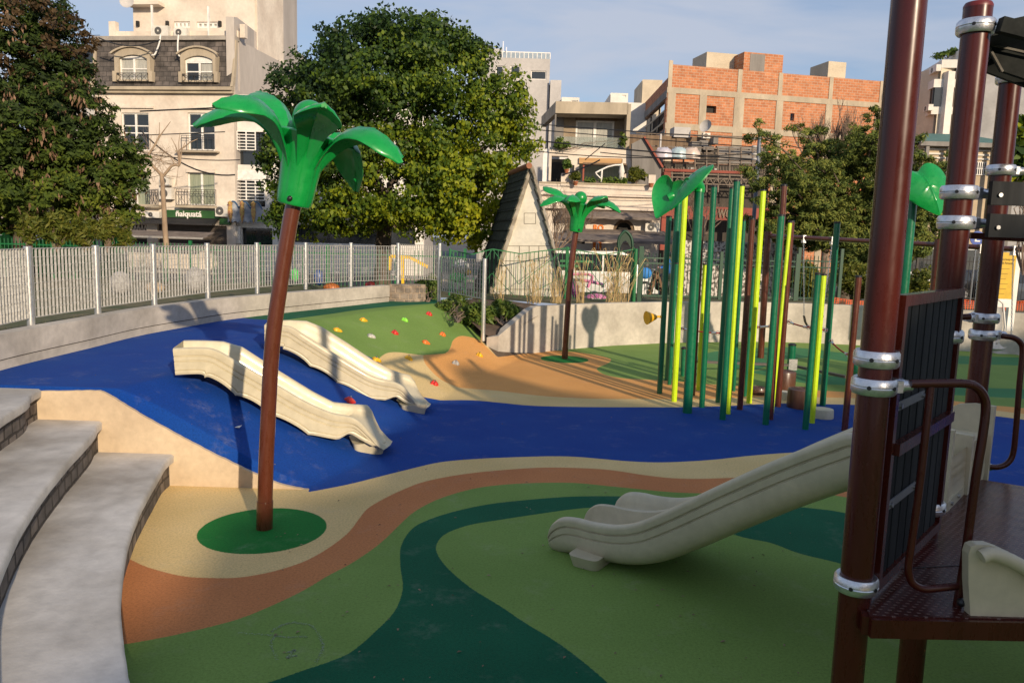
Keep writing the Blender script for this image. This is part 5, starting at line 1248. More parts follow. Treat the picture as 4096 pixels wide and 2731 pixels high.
shrub('narrow leaved green bush in the planter right of the last fence post', [lobe(2010, 1245, 19.6, 40, 40), lobe(2045, 1255, 19.5, 35, 25), lobe(1965, 1265, 19.3, 25, 35)], 4200, .05, pz(2010, 1300, .7), 4, clump=.10, aspect=4.0, up=.3)
LMY = leafmat('weed_leaf', [(0.05, 0.08, 0.012), (0.13, 0.15, 0.02), (0.24, 0.22, 0.04)], .4)
for i, (x, w, y) in enumerate(((120, 60, 890), (230, 110, 880), (340, 70, 900), (430, 55, 890), (500, 40, 905))):
    shrub(['spindly flowering weed with violet tips at the far left behind the fence', 'wide spindly weed before the green hoarding', 'spindly weed before the middle of the green hoarding', 'spindly weed at the right end of the green hoarding', 'small spindly weed near the shop awning'][i], [lobe(x + dx, y + dy, 22.5, w * .45, 40) for dx, dy in ((0, 0), (-w * .4, 30), (w * .4, 20), (0, 55))], int(900 * w / 60), .055, pd(x, 1010, 22.5), 20 + i, LMY, clump=.12, per=10, aspect=3.2)
shrub('shrub with arching strap leaves behind the right green fence', [lobe(3220, 1110, 27.5, 40, 50), lobe(3240, 1150, 27.5, 45, 30)], 1500, .09, pd(3225, 1200, 27.5), 31, LMY, clump=.2, per=12, aspect=6)
shrub('round yellowish bush right of the slim green pole, beyond the wall', [lobe(3400, 1110, 27, 60, 55), lobe(3440, 1150, 27, 50, 45)], 4200, .06, pd(3400, 1200, 27), 32, LMY, clump=.2, per=26)
shrub('yellowish bush seen between the panel and the leaf pole', [lobe(3680, 1130, 26, 60, 55), lobe(3650, 1170, 26, 50, 45), lobe(3560, 1140, 26, 60, 55)], 4200, .06, pd(3650, 1210, 26), 33, LMY, clump=.2, per=26)
shrub('dark plant with pointed leaves at the far right edge', [lobe(4085, 640, 14, 45, 90), lobe(4090, 520, 14, 25, 40)], 700, .10, pd(4090, 1100, 14), 34, LM1, clump=.2, per=10, aspect=3)
# dry ornamental grass
M_dry = mat('dry_grass', (0.42, 0.29, 0.12), 0.9, scale=9, col2=(0.68, 0.50, 0.24))
def drygrass(lab, x0, x1, yb, yt, Y, n, seed, arch=.3):
    base = pd((x0 + x1) / 2, yb, Y); t_ = thing('dry_grass_clump', lab, 'grass clump', base, 'clumps of dry tall grass'); rn = random.Random(seed); mb = MB()
    for k in range(n):
        x = rn.uniform(x0 + (x1 - x0) * .25, x1 - (x1 - x0) * .25); xt = x + rn.uniform(-1, 1) * (x1 - x0) * .42; f = rn.uniform(.45, 1.0)
        a = pd(x, yb, Y + rn.uniform(-.3, .3)); b2 = pd(xt, yb + (yt - yb) * f, Y + rn.uniform(-.3, .3)); s = 1 if xt > x else -1
        P = [a.lerp(b2, i / 7) + Vector((-s * arch * .25 * math.sin(math.pi * i / 7) * (b2 - a).length * .3, 0, arch * .3 * math.sin(math.pi * i / 7) * (b2 - a).length * .4)) for i in range(8)]
        mb.tube(P, [.0045, .0045, .004, .004, .0035, .003, .003, .002], 4, False)
        if rn.random() < .3:
            mb.tube([P[-3], P[-2], P[-1], P[-1] + Vector((s * .05, 0, -.03)), P[-1] + Vector((s * .08, 0, -.10))], [.003, .008, .010, .008, .002], 5, False)
    mb.build('blades', M_dry, t_, 60)
drygrass('pale dry grass with feathery heads beside the last galvanised post', 1975, 2030, 1300, 1035, 20.3, 26, 1, .5)
drygrass('thin dry grass in front of the hut wall', 2080, 2190, 1215, 1010, 21.5, 46, 2)
drygrass('dry grass just left of the far palm trunk', 2180, 2270, 1215, 1060, 21.5, 40, 3)
drygrass('dry grass between the far palm trunk and the pink pram', 2290, 2350, 1215, 1000, 21.8, 34, 4)
drygrass('tallest dry grass with curved blades before the green gate post', 2380, 2560, 1215, 985, 21.8, 80, 5, .5)
# ------------------------------------------------------------------ houses and street
M_cream_w = mat('cream_render', (0.60, 0.51, 0.42), .9, scale=.7, col2=(0.75, 0.665, 0.56), bump=.15, bscale=8, detail=9)
M_white_w = mat('white_render', (0.66, 0.62, 0.56), .9, scale=.5, col2=(0.78, 0.74, 0.68), detail=8)
M_grey_w = mat('grey_render', (0.42, 0.40, 0.385), .9, scale=.5, col2=(0.50, 0.475, 0.455), detail=8)
M_pink_w = mat('worn_party_wall', (0.42, 0.375, 0.335), .9, scale=.6, col2=(0.52, 0.47, 0.425), detail=9, stretch=(1, 1, .3))
M_bc = mat('raw_concrete', (0.36, 0.30, 0.22), .9, scale=1.1, col2=(0.50, 0.42, 0.31), bump=.3, bscale=6, detail=9, stretch=(1, 1, .4))
M_gc = mat('grey_board_concrete', (0.17, 0.155, 0.14), .9, scale=1.1, col2=(0.27, 0.25, 0.23), detail=9, stretch=(1.6, 1, .2))
M_slate = brick_mat('slate_tiles', (0.085, 0.073, 0.066), (0.155, 0.13, 0.115), (0.045, 0.04, 0.036), .42, .27, .02, noise=.55, bump=.5)
M_brick = brick_mat('hollow_clay_brick', (0.42, 0.15, 0.062), (0.56, 0.225, 0.10), (0.48, 0.31, 0.21), .42, .19, .022, noise=.18, bump=.5)
M_brick2 = brick_mat('hollow_clay_brick_side', (0.42, 0.12, 0.04), (0.56, 0.19, 0.07), (0.42, 0.26, 0.17), .42, .19, .022, axis='YZ', noise=.25, bump=.5)
M_glass = mat('window_glass', (0.02, 0.024, 0.028), .06, scale=2, spec=.8)
M_curt = mat('net_curtain', (0.30, 0.30, 0.27), .7, scale=9, col2=(0.50, 0.48, 0.42), stretch=(4, 4, .2), coat=.5)
M_curt2 = mat('green_curtain', (0.22, 0.25, 0.17), .7, scale=9, col2=(0.34, 0.36, 0.26), stretch=(5, 5, .1), coat=.4)
M_wf = mat('white_frame', (0.80, 0.77, 0.72), .5, scale=4)
M_dark = mat('dark_inside', (0.012, 0.011, 0.010), .8, scale=2, col2=(0.03, 0.026, 0.022))
M_awn = mat('dark_awning', (0.13, 0.105, 0.09), .85, scale=2.5, col2=(0.21, 0.17, 0.145), bump=.4, bscale=5, stretch=(1, 1, 3))
M_iron = mat('wrought_iron', (0.03, 0.025, 0.022), .6, scale=10)
M_gf = mat('fence_green', (0.006, 0.12, 0.035), .45, scale=8, col2=(0.012, 0.17, 0.05))
M_gd = mat('dark_fence_green', (0.012, 0.06, 0.030), .5, scale=8)
M_wood = mat('brown_boarding', (0.13, 0.085, 0.05), .8, scale=2.5, col2=(0.21, 0.14, 0.085), stretch=(3, 3, .3), bump=.3, bscale=14)
M_orange = mat('orange_sign', (0.85, 0.20, 0.01), .5, scale=3)
M_tile = brick_mat('black_roof_tiles', (0.034, 0.040, 0.029), (0.070, 0.078, 0.058), (0.006, 0.007, 0.006), .11, .34, .018, axis='X+Y', offset=0.0, noise=.5, bump=1.0)
def boxw(W, s0, s1, z0, z1, d0, d1, name, m, parent, fixx=False):
    mb = MB(); W.box(mb, s0, s1, z0, z1, d0, d1); return mb.build(name, m, parent)
def rboxes(W, rects, d0, d1, name, m, parent):
    for r in rects:
        s0, s1, z0, z1 = W.rect(*r); boxw(W, s0, s1, z0, z1, d0, d1, name, m, parent)
def window(W, r, parent, pane=M_glass, fr=.07, mull=1, trans=(.45,), d=-.12, m=M_wf):
    s0, s1, z0, z1 = r; mb = MB(); t_ = .03
    for a in ((s0, s1, z0, z0 + fr), (s0, s1, z1 - fr, z1), (s0, s0 + fr, z0 + fr, z1 - fr), (s1 - fr, s1, z0 + fr, z1 - fr)): W.box(mb, *a, d - t_, d + t_)
    for k in range(mull):
        c = s0 + (s1 - s0) * (k + 1) / (mull + 1); W.box(mb, c - fr * .8, c + fr * .8, z0 + fr, z1 - fr, d - t_ * .9, d + t_ * 1.1)
    for f in trans:
        c = z0 + (z1 - z0) * f; W.box(mb, s0 + fr, s1 - fr, c - .03, c + .03, d - t_ * .8, d + t_ * .8)
    f_ = mb.build('window', m, parent); boxw(W, s0 + .01, s1 - .01, z0 + .01, z1 - .01, d - .06, d - .04, 'pane', pane, f_); return f_
def facade(W, s0, s1, z0, z1, holes, m, parent, dep=.22, name='wall'):
    mb = MB(); W.face(mb, s0, s1, z0, z1, holes, dep); return mb.build(name, m, parent)
def backbox(W, s0, s1, z0, z1, depth, m, parent, name='body'):
    mb = MB(); W.box(mb, s0, s1, z0, z1, -depth, -.32); return mb.build(name, m, parent)
def acunit(W, r, parent, d=0.0, lab=None):
    s0, s1, z0, z1 = W.rect(*r); o = boxw(W, s0, s1, z0, z1, d, d + .32, 'air_conditioner', mat('ac_white', (.66, .62, .55), .5, scale=3), parent)
    c = W.pt(s0 + (s1 - s0) * .38, (z0 + z1) / 2, d + .325); R = min(s1 - s0, z1 - z0) * .38
    mb = MB(); mb.tube([c, c + W.n.to_3d() * .012], R, 20); mb.build('fan', mat('ac_fan', (.09, .085, .08), .6), o, 40)
    mb = MB(); mb.tube([c + W.n.to_3d() * .013, c + W.n.to_3d() * .02], R * .25, 10); mb.build('hub', MATS['ac_white'], o, 40); return o
def text(txt, W, s0, s1, z0, z1, d, m, name, parent, th=.02, bold=.0):
    cu = bpy.data.curves.new(name, 'FONT'); cu.body = txt; cu.size = 1; cu.extrude = .5; cu.offset = bold; cu.resolution_u = 3
    ob = bpy.data.objects.new(name, cu); COL.objects.link(ob); dg = bpy.context.evaluated_depsgraph_get(); me = bpy.data.meshes.new_from_object(ob.evaluated_get(dg)); bpy.data.objects.remove(ob); bpy.data.curves.remove(cu)
    n = len(me.vertices); co = np.empty(n * 3); me.vertices.foreach_get('co', co); co = co.reshape(-1, 3)
    mn, mxx = co.min(0), co.max(0); q = (co - mn) / (mxx - mn); N = W.n; U = W.u
    S = s0 + (s1 - s0) * q[:, 0]; Z = z0 + (z1 - z0) * q[:, 1]; Dd = d + th * q[:, 2]
    V = np.stack([W.a.x + U.x * S + N.x * Dd, W.a.y + U.y * S + N.y * Dd, Z], 1)
    if parent: V -= np.array(wloc(parent))
    me.vertices.foreach_set('co', V.ravel()); me.update(); me.materials.clear(); me.materials.append(m)
    o = bpy.data.objects.new(name, me); COL.objects.link(o)
    if parent: o.parent = parent
    return o
def railing(W, r, parent, n=12, d=.3, m=M_iron, cross=True, name='railing', t_=.012):
    s0, s1, z0, z1 = W.rect(*r); mb = MB()
    for z in (z0, z1, z1 - (z1 - z0) * .15): mb.bar(W.pt(s0, z, d), W.pt(s1, z, d), t_ * 2, t_ * 2)
    for k in range(n + 1):
        s = s0 + (s1 - s0) * k / n; mb.bar(W.pt(s, z0, d), W.pt(s, z1, d), t_ * 1.4, t_ * 1.4)
    if cross:
        for k in range(4):
            a, b_ = s0 + (s1 - s0) * k / 4, s0 + (s1 - s0) * (k + 1) / 4; mb.bar(W.pt(a, z0, d + .005), W.pt(b_, z1, d + .005), t_, t_); mb.bar(W.pt(b_, z0, d - .005), W.pt(a, z1, d - .005), t_, t_)
    return mb.build(name, m, parent)

# --- mansard house
W1 = Wall(tuple(pd(383, 600, 45.0).xy), tuple(pd(938, 600, 43.9).xy))
h1 = thing('mansard_house', 'cream four storey house with a dark slate mansard roof and a green shop sign', 'building', tuple(W1.pt(W1.L / 2, .5)), 'houses along the street')
wins = [W1.rect(487, 452, 596, 602), W1.rect(752, 452, 859, 602), W1.rect(487, 690, 598, 822), W1.rect(751, 690, 859, 822)]
zc = W1.hit(660, 368)[1]; zsg = .5
door = W1.rect(526, 899, 588, 975); shop = W1.rect(630, 900, 907, 975)
facade(W1, 0, W1.L, zsg, zc, wins + [door, shop], M_cream_w, h1)
for i, w in enumerate(wins): window(W1, w, h1, M_glass if i < 2 else M_curt2, trans=(.47, .66) if i < 2 else ())
boxw(W1, *W1.rect(747, 676, 862, 691), 0, .10, 'shutter_box', M_cream_w, h1); boxw(W1, *W1.rect(483, 672, 600, 690), 0, .10, 'shutter_box', M_cream_w, h1)
for r in ((719, 429, 883, 438), (480, 425, 616, 434)): boxw(W1, *W1.rect(*r), 0, .12, 'lintel', M_cream_w, h1)
for r in ((716, 606, 880, 612), (716, 823, 884, 833), (535, 819, 650, 831)): boxw(W1, *W1.rect(*r), 0, .40, 'balcony_slab', M_bc, h1)
railing(W1, (720, 760, 878, 822), h1, 14, .38); railing(W1, (738, 546, 864, 604), h1, 6, .3, cross=False); railing(W1, (600, 762, 648, 820), h1, 6, .38)
mb = MB(); z0, z1 = zc - .05, zc + .28
W1.box(mb, -.12, W1.L + .05, zc + .05, zc + .22, 0, .38); W1.box(mb, -.08, W1.L + .03, zc - .10, zc + .05, 0, .24); mb.build('cornice', M_bc, h1)
# mansard: curved foot
zt1 = W1.hit(660, 156)[1]; pr = [(.10, zc + .22), (-.05, zc + .5), (-.16, zc + .95), (-.28, zc + 1.6), (-.42, zt1)]
mb = MB(); a, b_ = -.02, W1.L - .04
vs = [W1.pt(a, z, d) for d, z in pr] + [W1.pt(b_, z, d) for d, z in pr]; k = len(pr)
mb.add(vs, [(i, k + i, k + i + 1, i + 1) for i in range(k - 1)]); mb.build('mansard_roof', M_slate, h1)
for ss, sg in ((a, -1), (b_, 1)):
    mb = MB(); 
    for i in range(k - 1): mb.bar(W1.pt(ss, pr[i][1], pr[i][0] + .0), W1.pt(ss, pr[i + 1][1], pr[i + 1][0] + .0), .22, .14, up=W1.u.to_3d())
    mb.build('roof_edge', M_bc, h1)
boxw(W1, -.15, W1.L, zt1, zt1 + .22, -.8, -.25, 'lead_flashing', mat('lead', (.26, .23, .20), .8, scale=1.5, col2=(.40, .36, .31)), h1)
backbox(W1, 0, W1.L - .02, zsg, zc + .2, 8.5, M_pink_w, h1); boxw(W1, .1, W1.L - .02, zc + .2, zt1 + .1, -8.5, -.75, 'attic', M_pink_w, h1)
for (x0, y0, x1, y1), wx, cu, ro in (((455, 193, 616, 329), (483, 222, 595, 327), M_curt, 0), ((718, 195, 877, 332), (744, 226, 856, 331), M_glass, 1)):
    s0, s1, z0, z1 = W1.rect(x0, y0, x1, y1); w0, w1, wz0, wz1 = W1.rect(*wx)
    def arch(a, b_, zb, zs, zp, n=14): return [(a, zb), (b_, zb)] + [(b_ + (a - b_) * i / n, zs + (zp - zs) * math.sin(math.pi * i / n) ** .8) for i in range(n + 1)]
    o1_ = arch(s0 + .14, s1 - .14, z0 + .10, z1 - .38, z1); ctr = ((w0 + w1) / 2, (wz0 + wz1) / 2)
    i1 = arch(w0, w1, wz0, wz1 - .22, wz1); n_a = len(o1_)
    mb = MB(); dF, dB = .16, -.30
    vs = [W1.pt(s, z, dF) for s, z in o1_] + [W1.pt(s, z, dF) for s, z in i1] + [W1.pt(s, z, dB) for s, z in o1_] + [W1.pt(s, z, dB) for s, z in i1]
    fs = []
    for i in range(n_a):
        j = (i + 1) % n_a; fs += [(i, j, n_a + j, n_a + i), (i, 2 * n_a + i, 2 * n_a + j, j), (n_a + i, n_a + j, 3 * n_a + j, 3 * n_a + i)]
    mb.add(vs, fs); dm = mb.build('dormer', M_bc, h1, fix=True)
    P = [W1.pt(s, z + .03, .2) for s, z in arch(s0 - .02, s1 + .02, 0, z1 - .36, z1 + .02)[2:]]; mb = MB()
    for p_, q_ in zip(P[:-1], P[1:]): mb.bar(p_, q_, .16, .09)
    mb.build('hood', M_bc, dm)
    for sgn, s in ((1, s0 + .12), (-1, s1 - .12)): boxw(W1, s - .10, s + .10, z0, z0 + .55, -.1, .19, 'scroll', M_bc, dm)
    window(W1, (w0, w1, wz0, wz1 - (.30 if ro else .12)), dm, cu, trans=(.52,), d=.0)
    boxw(W1, w0, w1, wz1 - (.31 if ro else .13), wz1 - .03, -.08, .03, 'head', M_wf, dm)
    if ro: boxw(W1, (w0 + w1) / 2 + .08, w1 - .08, wz0 + .08, wz1 - .40, -.035, -.028, 'curtain', M_curt, dm)
    railing(W1, (wx[0] - 6, wx[3] - 31, wx[2] + 6, wx[3] + 2), dm, 5, .22)
par = W1.rect(407, 113, 956, 142); boxw(W1, par[0], W1.L, zt1 + .22, par[3], -.9, -.62, 'parapet', M_cream_w, h1)
boxw(W1, *W1.rect(407, 74, 434, 143), -.92, -.60, 'parapet_pillar', M_cream_w, h1); boxw(W1, *W1.rect(938, 85, 958, 140), -.92, -.60, 'parapet_pillar', M_cream_w, h1)
W1p = Wall(tuple(pd(500, 100, 48.5).xy), tuple(pd(1020, 100, 47.5).xy)); pw_ = [W1p.rect(695, 87, 760, 112), W1p.rect(787, 88, 870, 112)]
zp0 = zt1 - .5; facade(W1p, W1p.hit(532, 50)[0], W1p.L, zp0, 19.5, pw_, M_cream_w, h1, name='penthouse_wall')
for w in pw_: window(W1p, w, h1, M_curt, mull=3, trans=(), fr=.09)
backbox(W1p, W1p.hit(532, 50)[0], W1p.L, zp0, 19.5, 4, M_cream_w, h1, 'penthouse')
boxw(W1p, *W1p.rect(525, 18, 660, 32), 0, .7, 'canopy', M_cream_w, h1)
for x in (554, 672, 882): boxw(W1p, *W1p.rect(x - 5, 87, x + 5, 108), 0, .15, 'wall_lamp', M_dark, h1)
for x0, y0, y1 in ((585, 10, 138), (813, 14, 142)): boxw(W1, *W1.rect(x0 - 3, y0, x0 + 3, y1), -.6, -.5, 'mast', M_wf, h1)
for x0, y0, x1, y1 in ((596, 98, 660, 139), (683, 107, 735, 142)): acunit(W1, (x0, y0, x1, y1), h1, -.6)
for r in ((654, 709, 692, 744), (652, 753, 702, 798), (875, 823, 923, 867), (598, 847, 653, 872)): acunit(W1, r, h1, .08)
P = [W1.pt(*W1.hit(x, y), .1) for x, y in ((646, 142), (643, 170), (633, 200), (622, 222), (608, 222))]; mb = MB(); mb.tube([Vector(q) for q in smooth([tuple(p) for p in P], 3)], .045, 8); mb.build('pipe', M_wf, h1, 60)
P = [W1.pt(*W1.hit(x, y), .1) for x, y in ((718, 142), (715, 180), (716, 215), (724, 228), (744, 229))]; mb = MB(); mb.tube([Vector(q) for q in smooth([tuple(p) for p in P], 3)], .045, 8); mb.build('pipe', M_wf, h1, 60)
mb = MB(); c = pd(509, 12, 44.5); mb.lathe([(0, 0), (.16, .02), (.28, .06), (.36, .12)], c, 20, axis=(.2, -1, .3), closed=False); mb.build('dish', M_grey_w, h1, 60); 
# party wall block to the right of the house, running back from the street
X_ = W1.pt(W1.L, 0).x
pw3 = thing('party_wall_block', 'tall bare pinkish grey party wall block right of the mansard house', 'building', (X_, 50, .5), 'houses along the street')
zA = pd(958, 71, 44.2).z; zB = pd(1019, 116, 47).z
mb = MB(); yy = lambda px: -X_ * FPX / (2048 - px)
W_s = [(44.1, .4), (56.5, .4), (56.5, 25), (49.3, 25), (49.3, zB), (47.4, zB), (44.6, zA + .1), (44.1, zA)]
mb.slab([Vector((X_ + .02, y, z)) for y, z in W_s], (-1, 0, 0), .45); mb.build('wall', M_pink_w, pw3, fix=True)
mb = MB(); mb.box(X_ - 4.4, X_ - .45, 49.3, 56.0, 10, 25); mb.build('tower', M_cream_w, pw3)
for (x0, y0, x1, y1) in ((1009, 285, 1016, 348), (1034, 312, 1050, 385)):
    ya, yb = yy(x0), yy(x1); za, zb2 = pd(x0, y1, (ya + yb) / 2).z, pd(x0, y0, (ya + yb) / 2).z; mb = MB(); mb.box(X_ + .02, X_ + .05, ya, yb, za, zb2); mb.build('slit_window', M_dark, pw3)
    mb = MB(); mb.box(X_ + .02, X_ + .12, yb, yb + .12, za, zb2); mb.build('reveal', mat('ochre_reveal', (.65, .42, .16), .9), pw3)
# grey block further back
def simple_block(lab, x0, x1, ytop, Y, depth, m, wins=(), name='apartment_block', zb=.4, group='houses along the street', wm=M_glass, Y2=None):
    W = Wall(tuple(pd(x0, ytop, Y).xy), tuple(pd(x1, ytop, Y2 or Y).xy)); z1 = pd((x0 + x1) / 2, ytop, (Y + (Y2 or Y)) / 2).z
    t_ = thing(name, lab, 'building', tuple(W.pt(W.L / 2, zb)), group); hs = [W.rect(*w) for w in wins]
    facade(W, 0, W.L, zb, z1, hs, m, t_, .3); backbox(W, 0, W.L, zb, z1 - .01, depth, m, t_)
    for h_ in hs: window(W, h_, t_, wm, mull=0 if (h_[1] - h_[0]) < 1.6 else 1, trans=())
    return W, t_, z1
W, t_, z1 = simple_block('plain grey block seen in a gap between the party wall and the round tree', 1098, 1175, 190, 60, 6, M_grey_w)
W, t_, z1 = simple_block('distant white block with dark glazed balconies left of the mansard house', 215, 372, 250, 72, 8, M_grey_w, [(262, 262, 362, 290), (290, 300, 362, 330)])
boxw(W, *W.rect(255, 195, 372, 250), -3, -.4, 'glazed_storey', M_glass, t_); boxw(W, *W.rect(225, 165, 335, 197), -3, -1, 'lift_housing', M_gc, t_)
# old house behind the feathery tree
W, t_, z1 = simple_block('old dim stone house with arched shop windows behind the feathery tree', -420, 385, 575, 46, 8, mat('old_stone', (.20, .165, .14), .9, scale=.8, col2=(.34, .28, .235), detail=9), [(20, 640, 90, 800), (180, 640, 250, 800), (60, 845, 130, 900), (205, 820, 330, 890)], Y2=45.6)
# narrow glazed strip house
W2 = Wall(tuple(pd(940, 600, 44.3).xy), tuple(pd(1700, 600, 44.3).xy))
h2 = thing('narrow_house', 'narrow white gridded house front between the mansard house and the round tree', 'building', tuple(W2.pt(2, .5)), 'houses along the street')
ops = [W2.rect(946, 527, 1060, 660), W2.rect(946, 718, 1060, 826), W2.rect(967, 912, 1090, 980), W2.rect(1110, 905, 1660, 975)]
zt2_ = W2.hit(1000, 380)[1]; facade(W2, 0, W2.L, .5, zt2_, ops, M_white_w, h2); backbox(W2, .5, W2.L, .5, zt2_ - .02, 5, M_grey_w, h2)
for o in ops: boxw(W2, o[0], o[1], o[2], o[3], -.34, -.30, 'pane', M_glass, h2)
def grille(W, r, parent, nv, nh, d, m=M_wf, t_=.03):
    s0, s1, z0, z1 = W.rect(*r); mb = MB()
    for k in range(nv + 1): s = s0 + (s1 - s0) * k / nv; W.box(mb, s - t_, s + t_, z0, z1, d, d + .04)
    for k in range(nh + 1): z = z0 + (z1 - z0) * k / nh; W.box(mb, s0, s1, z - t_ * .8, z + t_ * .8, d + .005, d + .035)
    return mb.build('grille', m, parent)
grille(W2, (950, 527, 1023, 600), h2, 2, 6, .05); grille(W2, (950, 722, 1060, 800), h2, 3, 6, .05); grille(W2, (946, 684, 1060, 717), h2, 0 + 1, 9, .02)
s0, s1, z0, z1 = W2.rect(946, 388, 1060, 432); mb = MB()
for k in range(22): s = s0 + (s1 - s0) * k / 21; W2.box(mb, s - .02, s + .02, z0, z1, .3, .34)
mb.build('vertical_bars', M_grey_w, h2)
# carved carousel-like signboard
s0, s1, z0, z1 = W2.rect(926, 806, 1062, 902); n = 40; top_ = []
for i in range(n + 1):
    f = i / n; top_.append((s0 + (s1 - s0) * f, z1 - .38 + .38 * abs(math.sin(f * math.pi * 3))))
bot = [(s1 - (s1 - s0) * i / n, z0 + .10 * abs(math.sin(i / n * math.pi * 7)) + .12) for i in range(n + 1)]
mb = MB(); mb.slab([W2.pt(s, z, .5) for s, z in top_ + bot], W2.n.to_3d(), .08)
cs = mb.build('carved_signboard', mat('painted_carving', (.16, .19, .24), .6, scale=2.2, col2=(.40, .42, .46), detail=6), h2, fix=True)
mb = MB(); P = [W2.pt(s, z - .03, .60) for s, z in top_]
for p_, q_ in zip(P[:-1], P[1:]): mb.bar(p_, q_, .05, .06)
mb.build('blue_trim', mat('blue_trim', (.03, .09, .20), .5), cs)
for f in (.08, .42, .75):
    c = W2.pt(s0 + (s1 - s0) * f, (z0 + z1) / 2 + .05, .6); mb = MB(); mb.lathe([(.0, -.62), (.07, -.4), (.13, .0), (.10, .35), (.14, .5), (0, .62)], c, 12); mb.build('yellow_scroll', mat('carving_yellow', (.55, .42, .10), .6, scale=9, col2=(.35, .10, .08)), cs, 60)
boxw(W2, *W2.rect(941, 905, 965, 975), 0, .25, 'door_pillar', M_white_w, h2)
boxw(W2, *W2.rect(1100, 815, 1660, 905), 0, .12, 'mural_band', mat('painted_mural', (.09, .045, .03), .8, scale=.9, col2=(.25, .22, .16), detail=6, lo=.45, hi=.55), h2)
# shop parts
o = boxw(W1, *W1.rect(668, 842, 880, 872), 0, .14, 'sign_board', mat('green_sign', (.018, .075, .016), .5, scale=2, col2=(.03, .10, .025)), h1)
text('ñaiquatá', W1, *[q for q in W1.rect(711, 845, 813, 875)], .15, M_wf, 'lettering', o, .05, .02)
boxw(W1, *W1.rect(883, 874, 925, 898), 0, .14, 'sign_board', MATS['green_sign'], h1)
s0, s1, z0, z1 = W1.rect(521, 873, 880, 898); mb = MB(); mb.slab([W1.pt(s0, z1, .05), W1.pt(s1, z1, .05), W1.pt(s1, z0, .9), W1.pt(s0, z0, .9)], (0, 0, 1), .06); mb.build('awning', mat('black_awning', (.02, .018, .018), .7), h1, fix=True)
s0, s1, z0, z1 = W1.rect(500, 928, 894, 952); mb = MB(); mb.slab([W1.pt(s0, z1, 1.0), W1.pt(s1, z1, 1.0), W1.pt(s1, z0, 2.2), W1.pt(s0, z0, 2.2)], (0, 0, 1), .05); mb.build('terrace_awning', M_awn, h1, fix=True)
mb = MB(); mb.bar(W1.pt(s0, z0 + .05, 2.2), W1.pt(s1, z0 + .05, 2.2), .05, .10); mb.build('awning_front', mat('awning_tin', (.45, .42, .38), .5, .4), h1)
mb = MB(); s0, s1, z0, z1 = shop
for k in range(14): z = z0 + (z1 - z0) * k / 14; W1.box(mb, s0, s1, z, z + (z1 - z0) / 14 * .8, -.25, -.16)
mb.build('roller_shutter', mat('shutter_brown', (.10, .08, .065), .6), h1)
boxw(W1, shop[0], shop[1], shop[2], shop[3], -.32, -.26, 'shutter_back', M_dark, h1); boxw(W1, door[0], door[1], door[2], door[3], -.32, -.26, 'door', M_dark, h1)
s0, s1, z0, z1 = W1.rect(530, 898, 585, 930); mb = MB()
for k in range(4):
    a = s0 + (s1 - s0) * k / 4; b2 = s0 + (s1 - s0) * (k + 1) / 4; mb.bar(W1.pt(a, z0, -.1), W1.pt((a + b2) / 2, z1, -.1), .05, .05); mb.bar(W1.pt((a + b2) / 2, z1, -.1), W1.pt(b2, z0, -.1), .05, .05)
mb.build('fanlight', M_cream_w, h1)

# --- green and yellow hoarding on the left
Wc = Wall(tuple(pd(-300, 950, 34).xy), tuple(pd(510, 950, 34).xy))
hc = thing('site_hoarding', 'green corrugated hoarding with a yellow top band and grey posts, lettered BAR', 'hoarding', tuple(Wc.pt(4, .4)))
s0, s1, z0, z1 = Wc.rect(-300, 921, 506, 1040)
mb = MB(); n = 160
vs = []; 
for k in range(n + 1): s = s0 + (s1 - s0) * k / n; d = .03 * math.sin(k * 1.9); vs += [Wc.pt(s, .3, d), Wc.pt(s, z1, d)]
mb.add(vs, [(2 * k, 2 * k + 2, 2 * k + 3, 2 * k + 1) for k in range(n)]); mb.build('green_panel', mat('green_sheet', (.004, .14, .012), .5, scale=2, col2=(.01, .20, .02)), hc, 60)
yb0 = Wc.hit(100, 902)[1]; boxw(Wc, s0, s1, z1, yb0, -.03, .04, 'yellow_band', mat('ochre_band', (.42, .20, .01), .6, scale=2, col2=(.55, .28, .02)), hc)
boxw(Wc, s0, s1, yb0, yb0 + .10, -.05, .09, 'top_rail', mat('hoarding_grey', (.30, .29, .29), .5), hc)
for x in (388, 495, -120): boxw(Wc, *Wc.rect(x, 898, x + (22 if x == 388 else 12), 1040), -.05, .10, 'post', MATS['hoarding_grey'], hc)
text('BAR', Wc, *Wc.rect(144, 929, 237, 960), .05, M_wf, 'lettering', hc, .02, .01); text('E', Wc, *Wc.rect(-4, 925, 11, 941), .05, M_wf, 'lettering', hc, .02, .01)

# --- distant modern blocks
W, t_, z1 = simple_block('tall pale grey modern block with white roof railing right of the round tree', 1925, 2201, 233, 75, 10, M_grey_w, [(1984, 263, 2012, 303), (2042, 263, 2080, 316), (2124, 284, 2185, 319)])
boxw(W, *W.rect(1935, 190, 2008, 234), -4, -.5, 'stair_head', M_grey_w, t_); boxw(W, *W.rect(1938, 171, 1970, 190), -2, -1, 'tank', M_dark, t_)
for x, y0 in ((2012, 156), (2025, 180)): boxw(W, *W.rect(x - 2, y0, x + 2, 215), -1, -.9, 'vent_pipe', M_alu, t_)
mb = MB(); s0, s1, zz0, zz1 = W.rect(2009, 211, 2201, 233)
for k in range(12): s = s0 + (s1 - s0) * k / 11; W.box(mb, s - .03, s + .03, z1, z1 + .55, -.1, -.05)
W.box(mb, s0, s1, z1 + .50, z1 + .58, -.1, -.04); mb.build('roof_railing', M_wf, t_)
boxw(W, s0, s1, z1, z1 + .48, -.085, -.08, 'glass', mat('pale_glass', (.30, .36, .42), .2), t_)
W, t_, z1 = simple_block('lower grey wing stepping down right of the tall grey block', 2202, 2246, 321, 74.5, 8, M_grey_w)
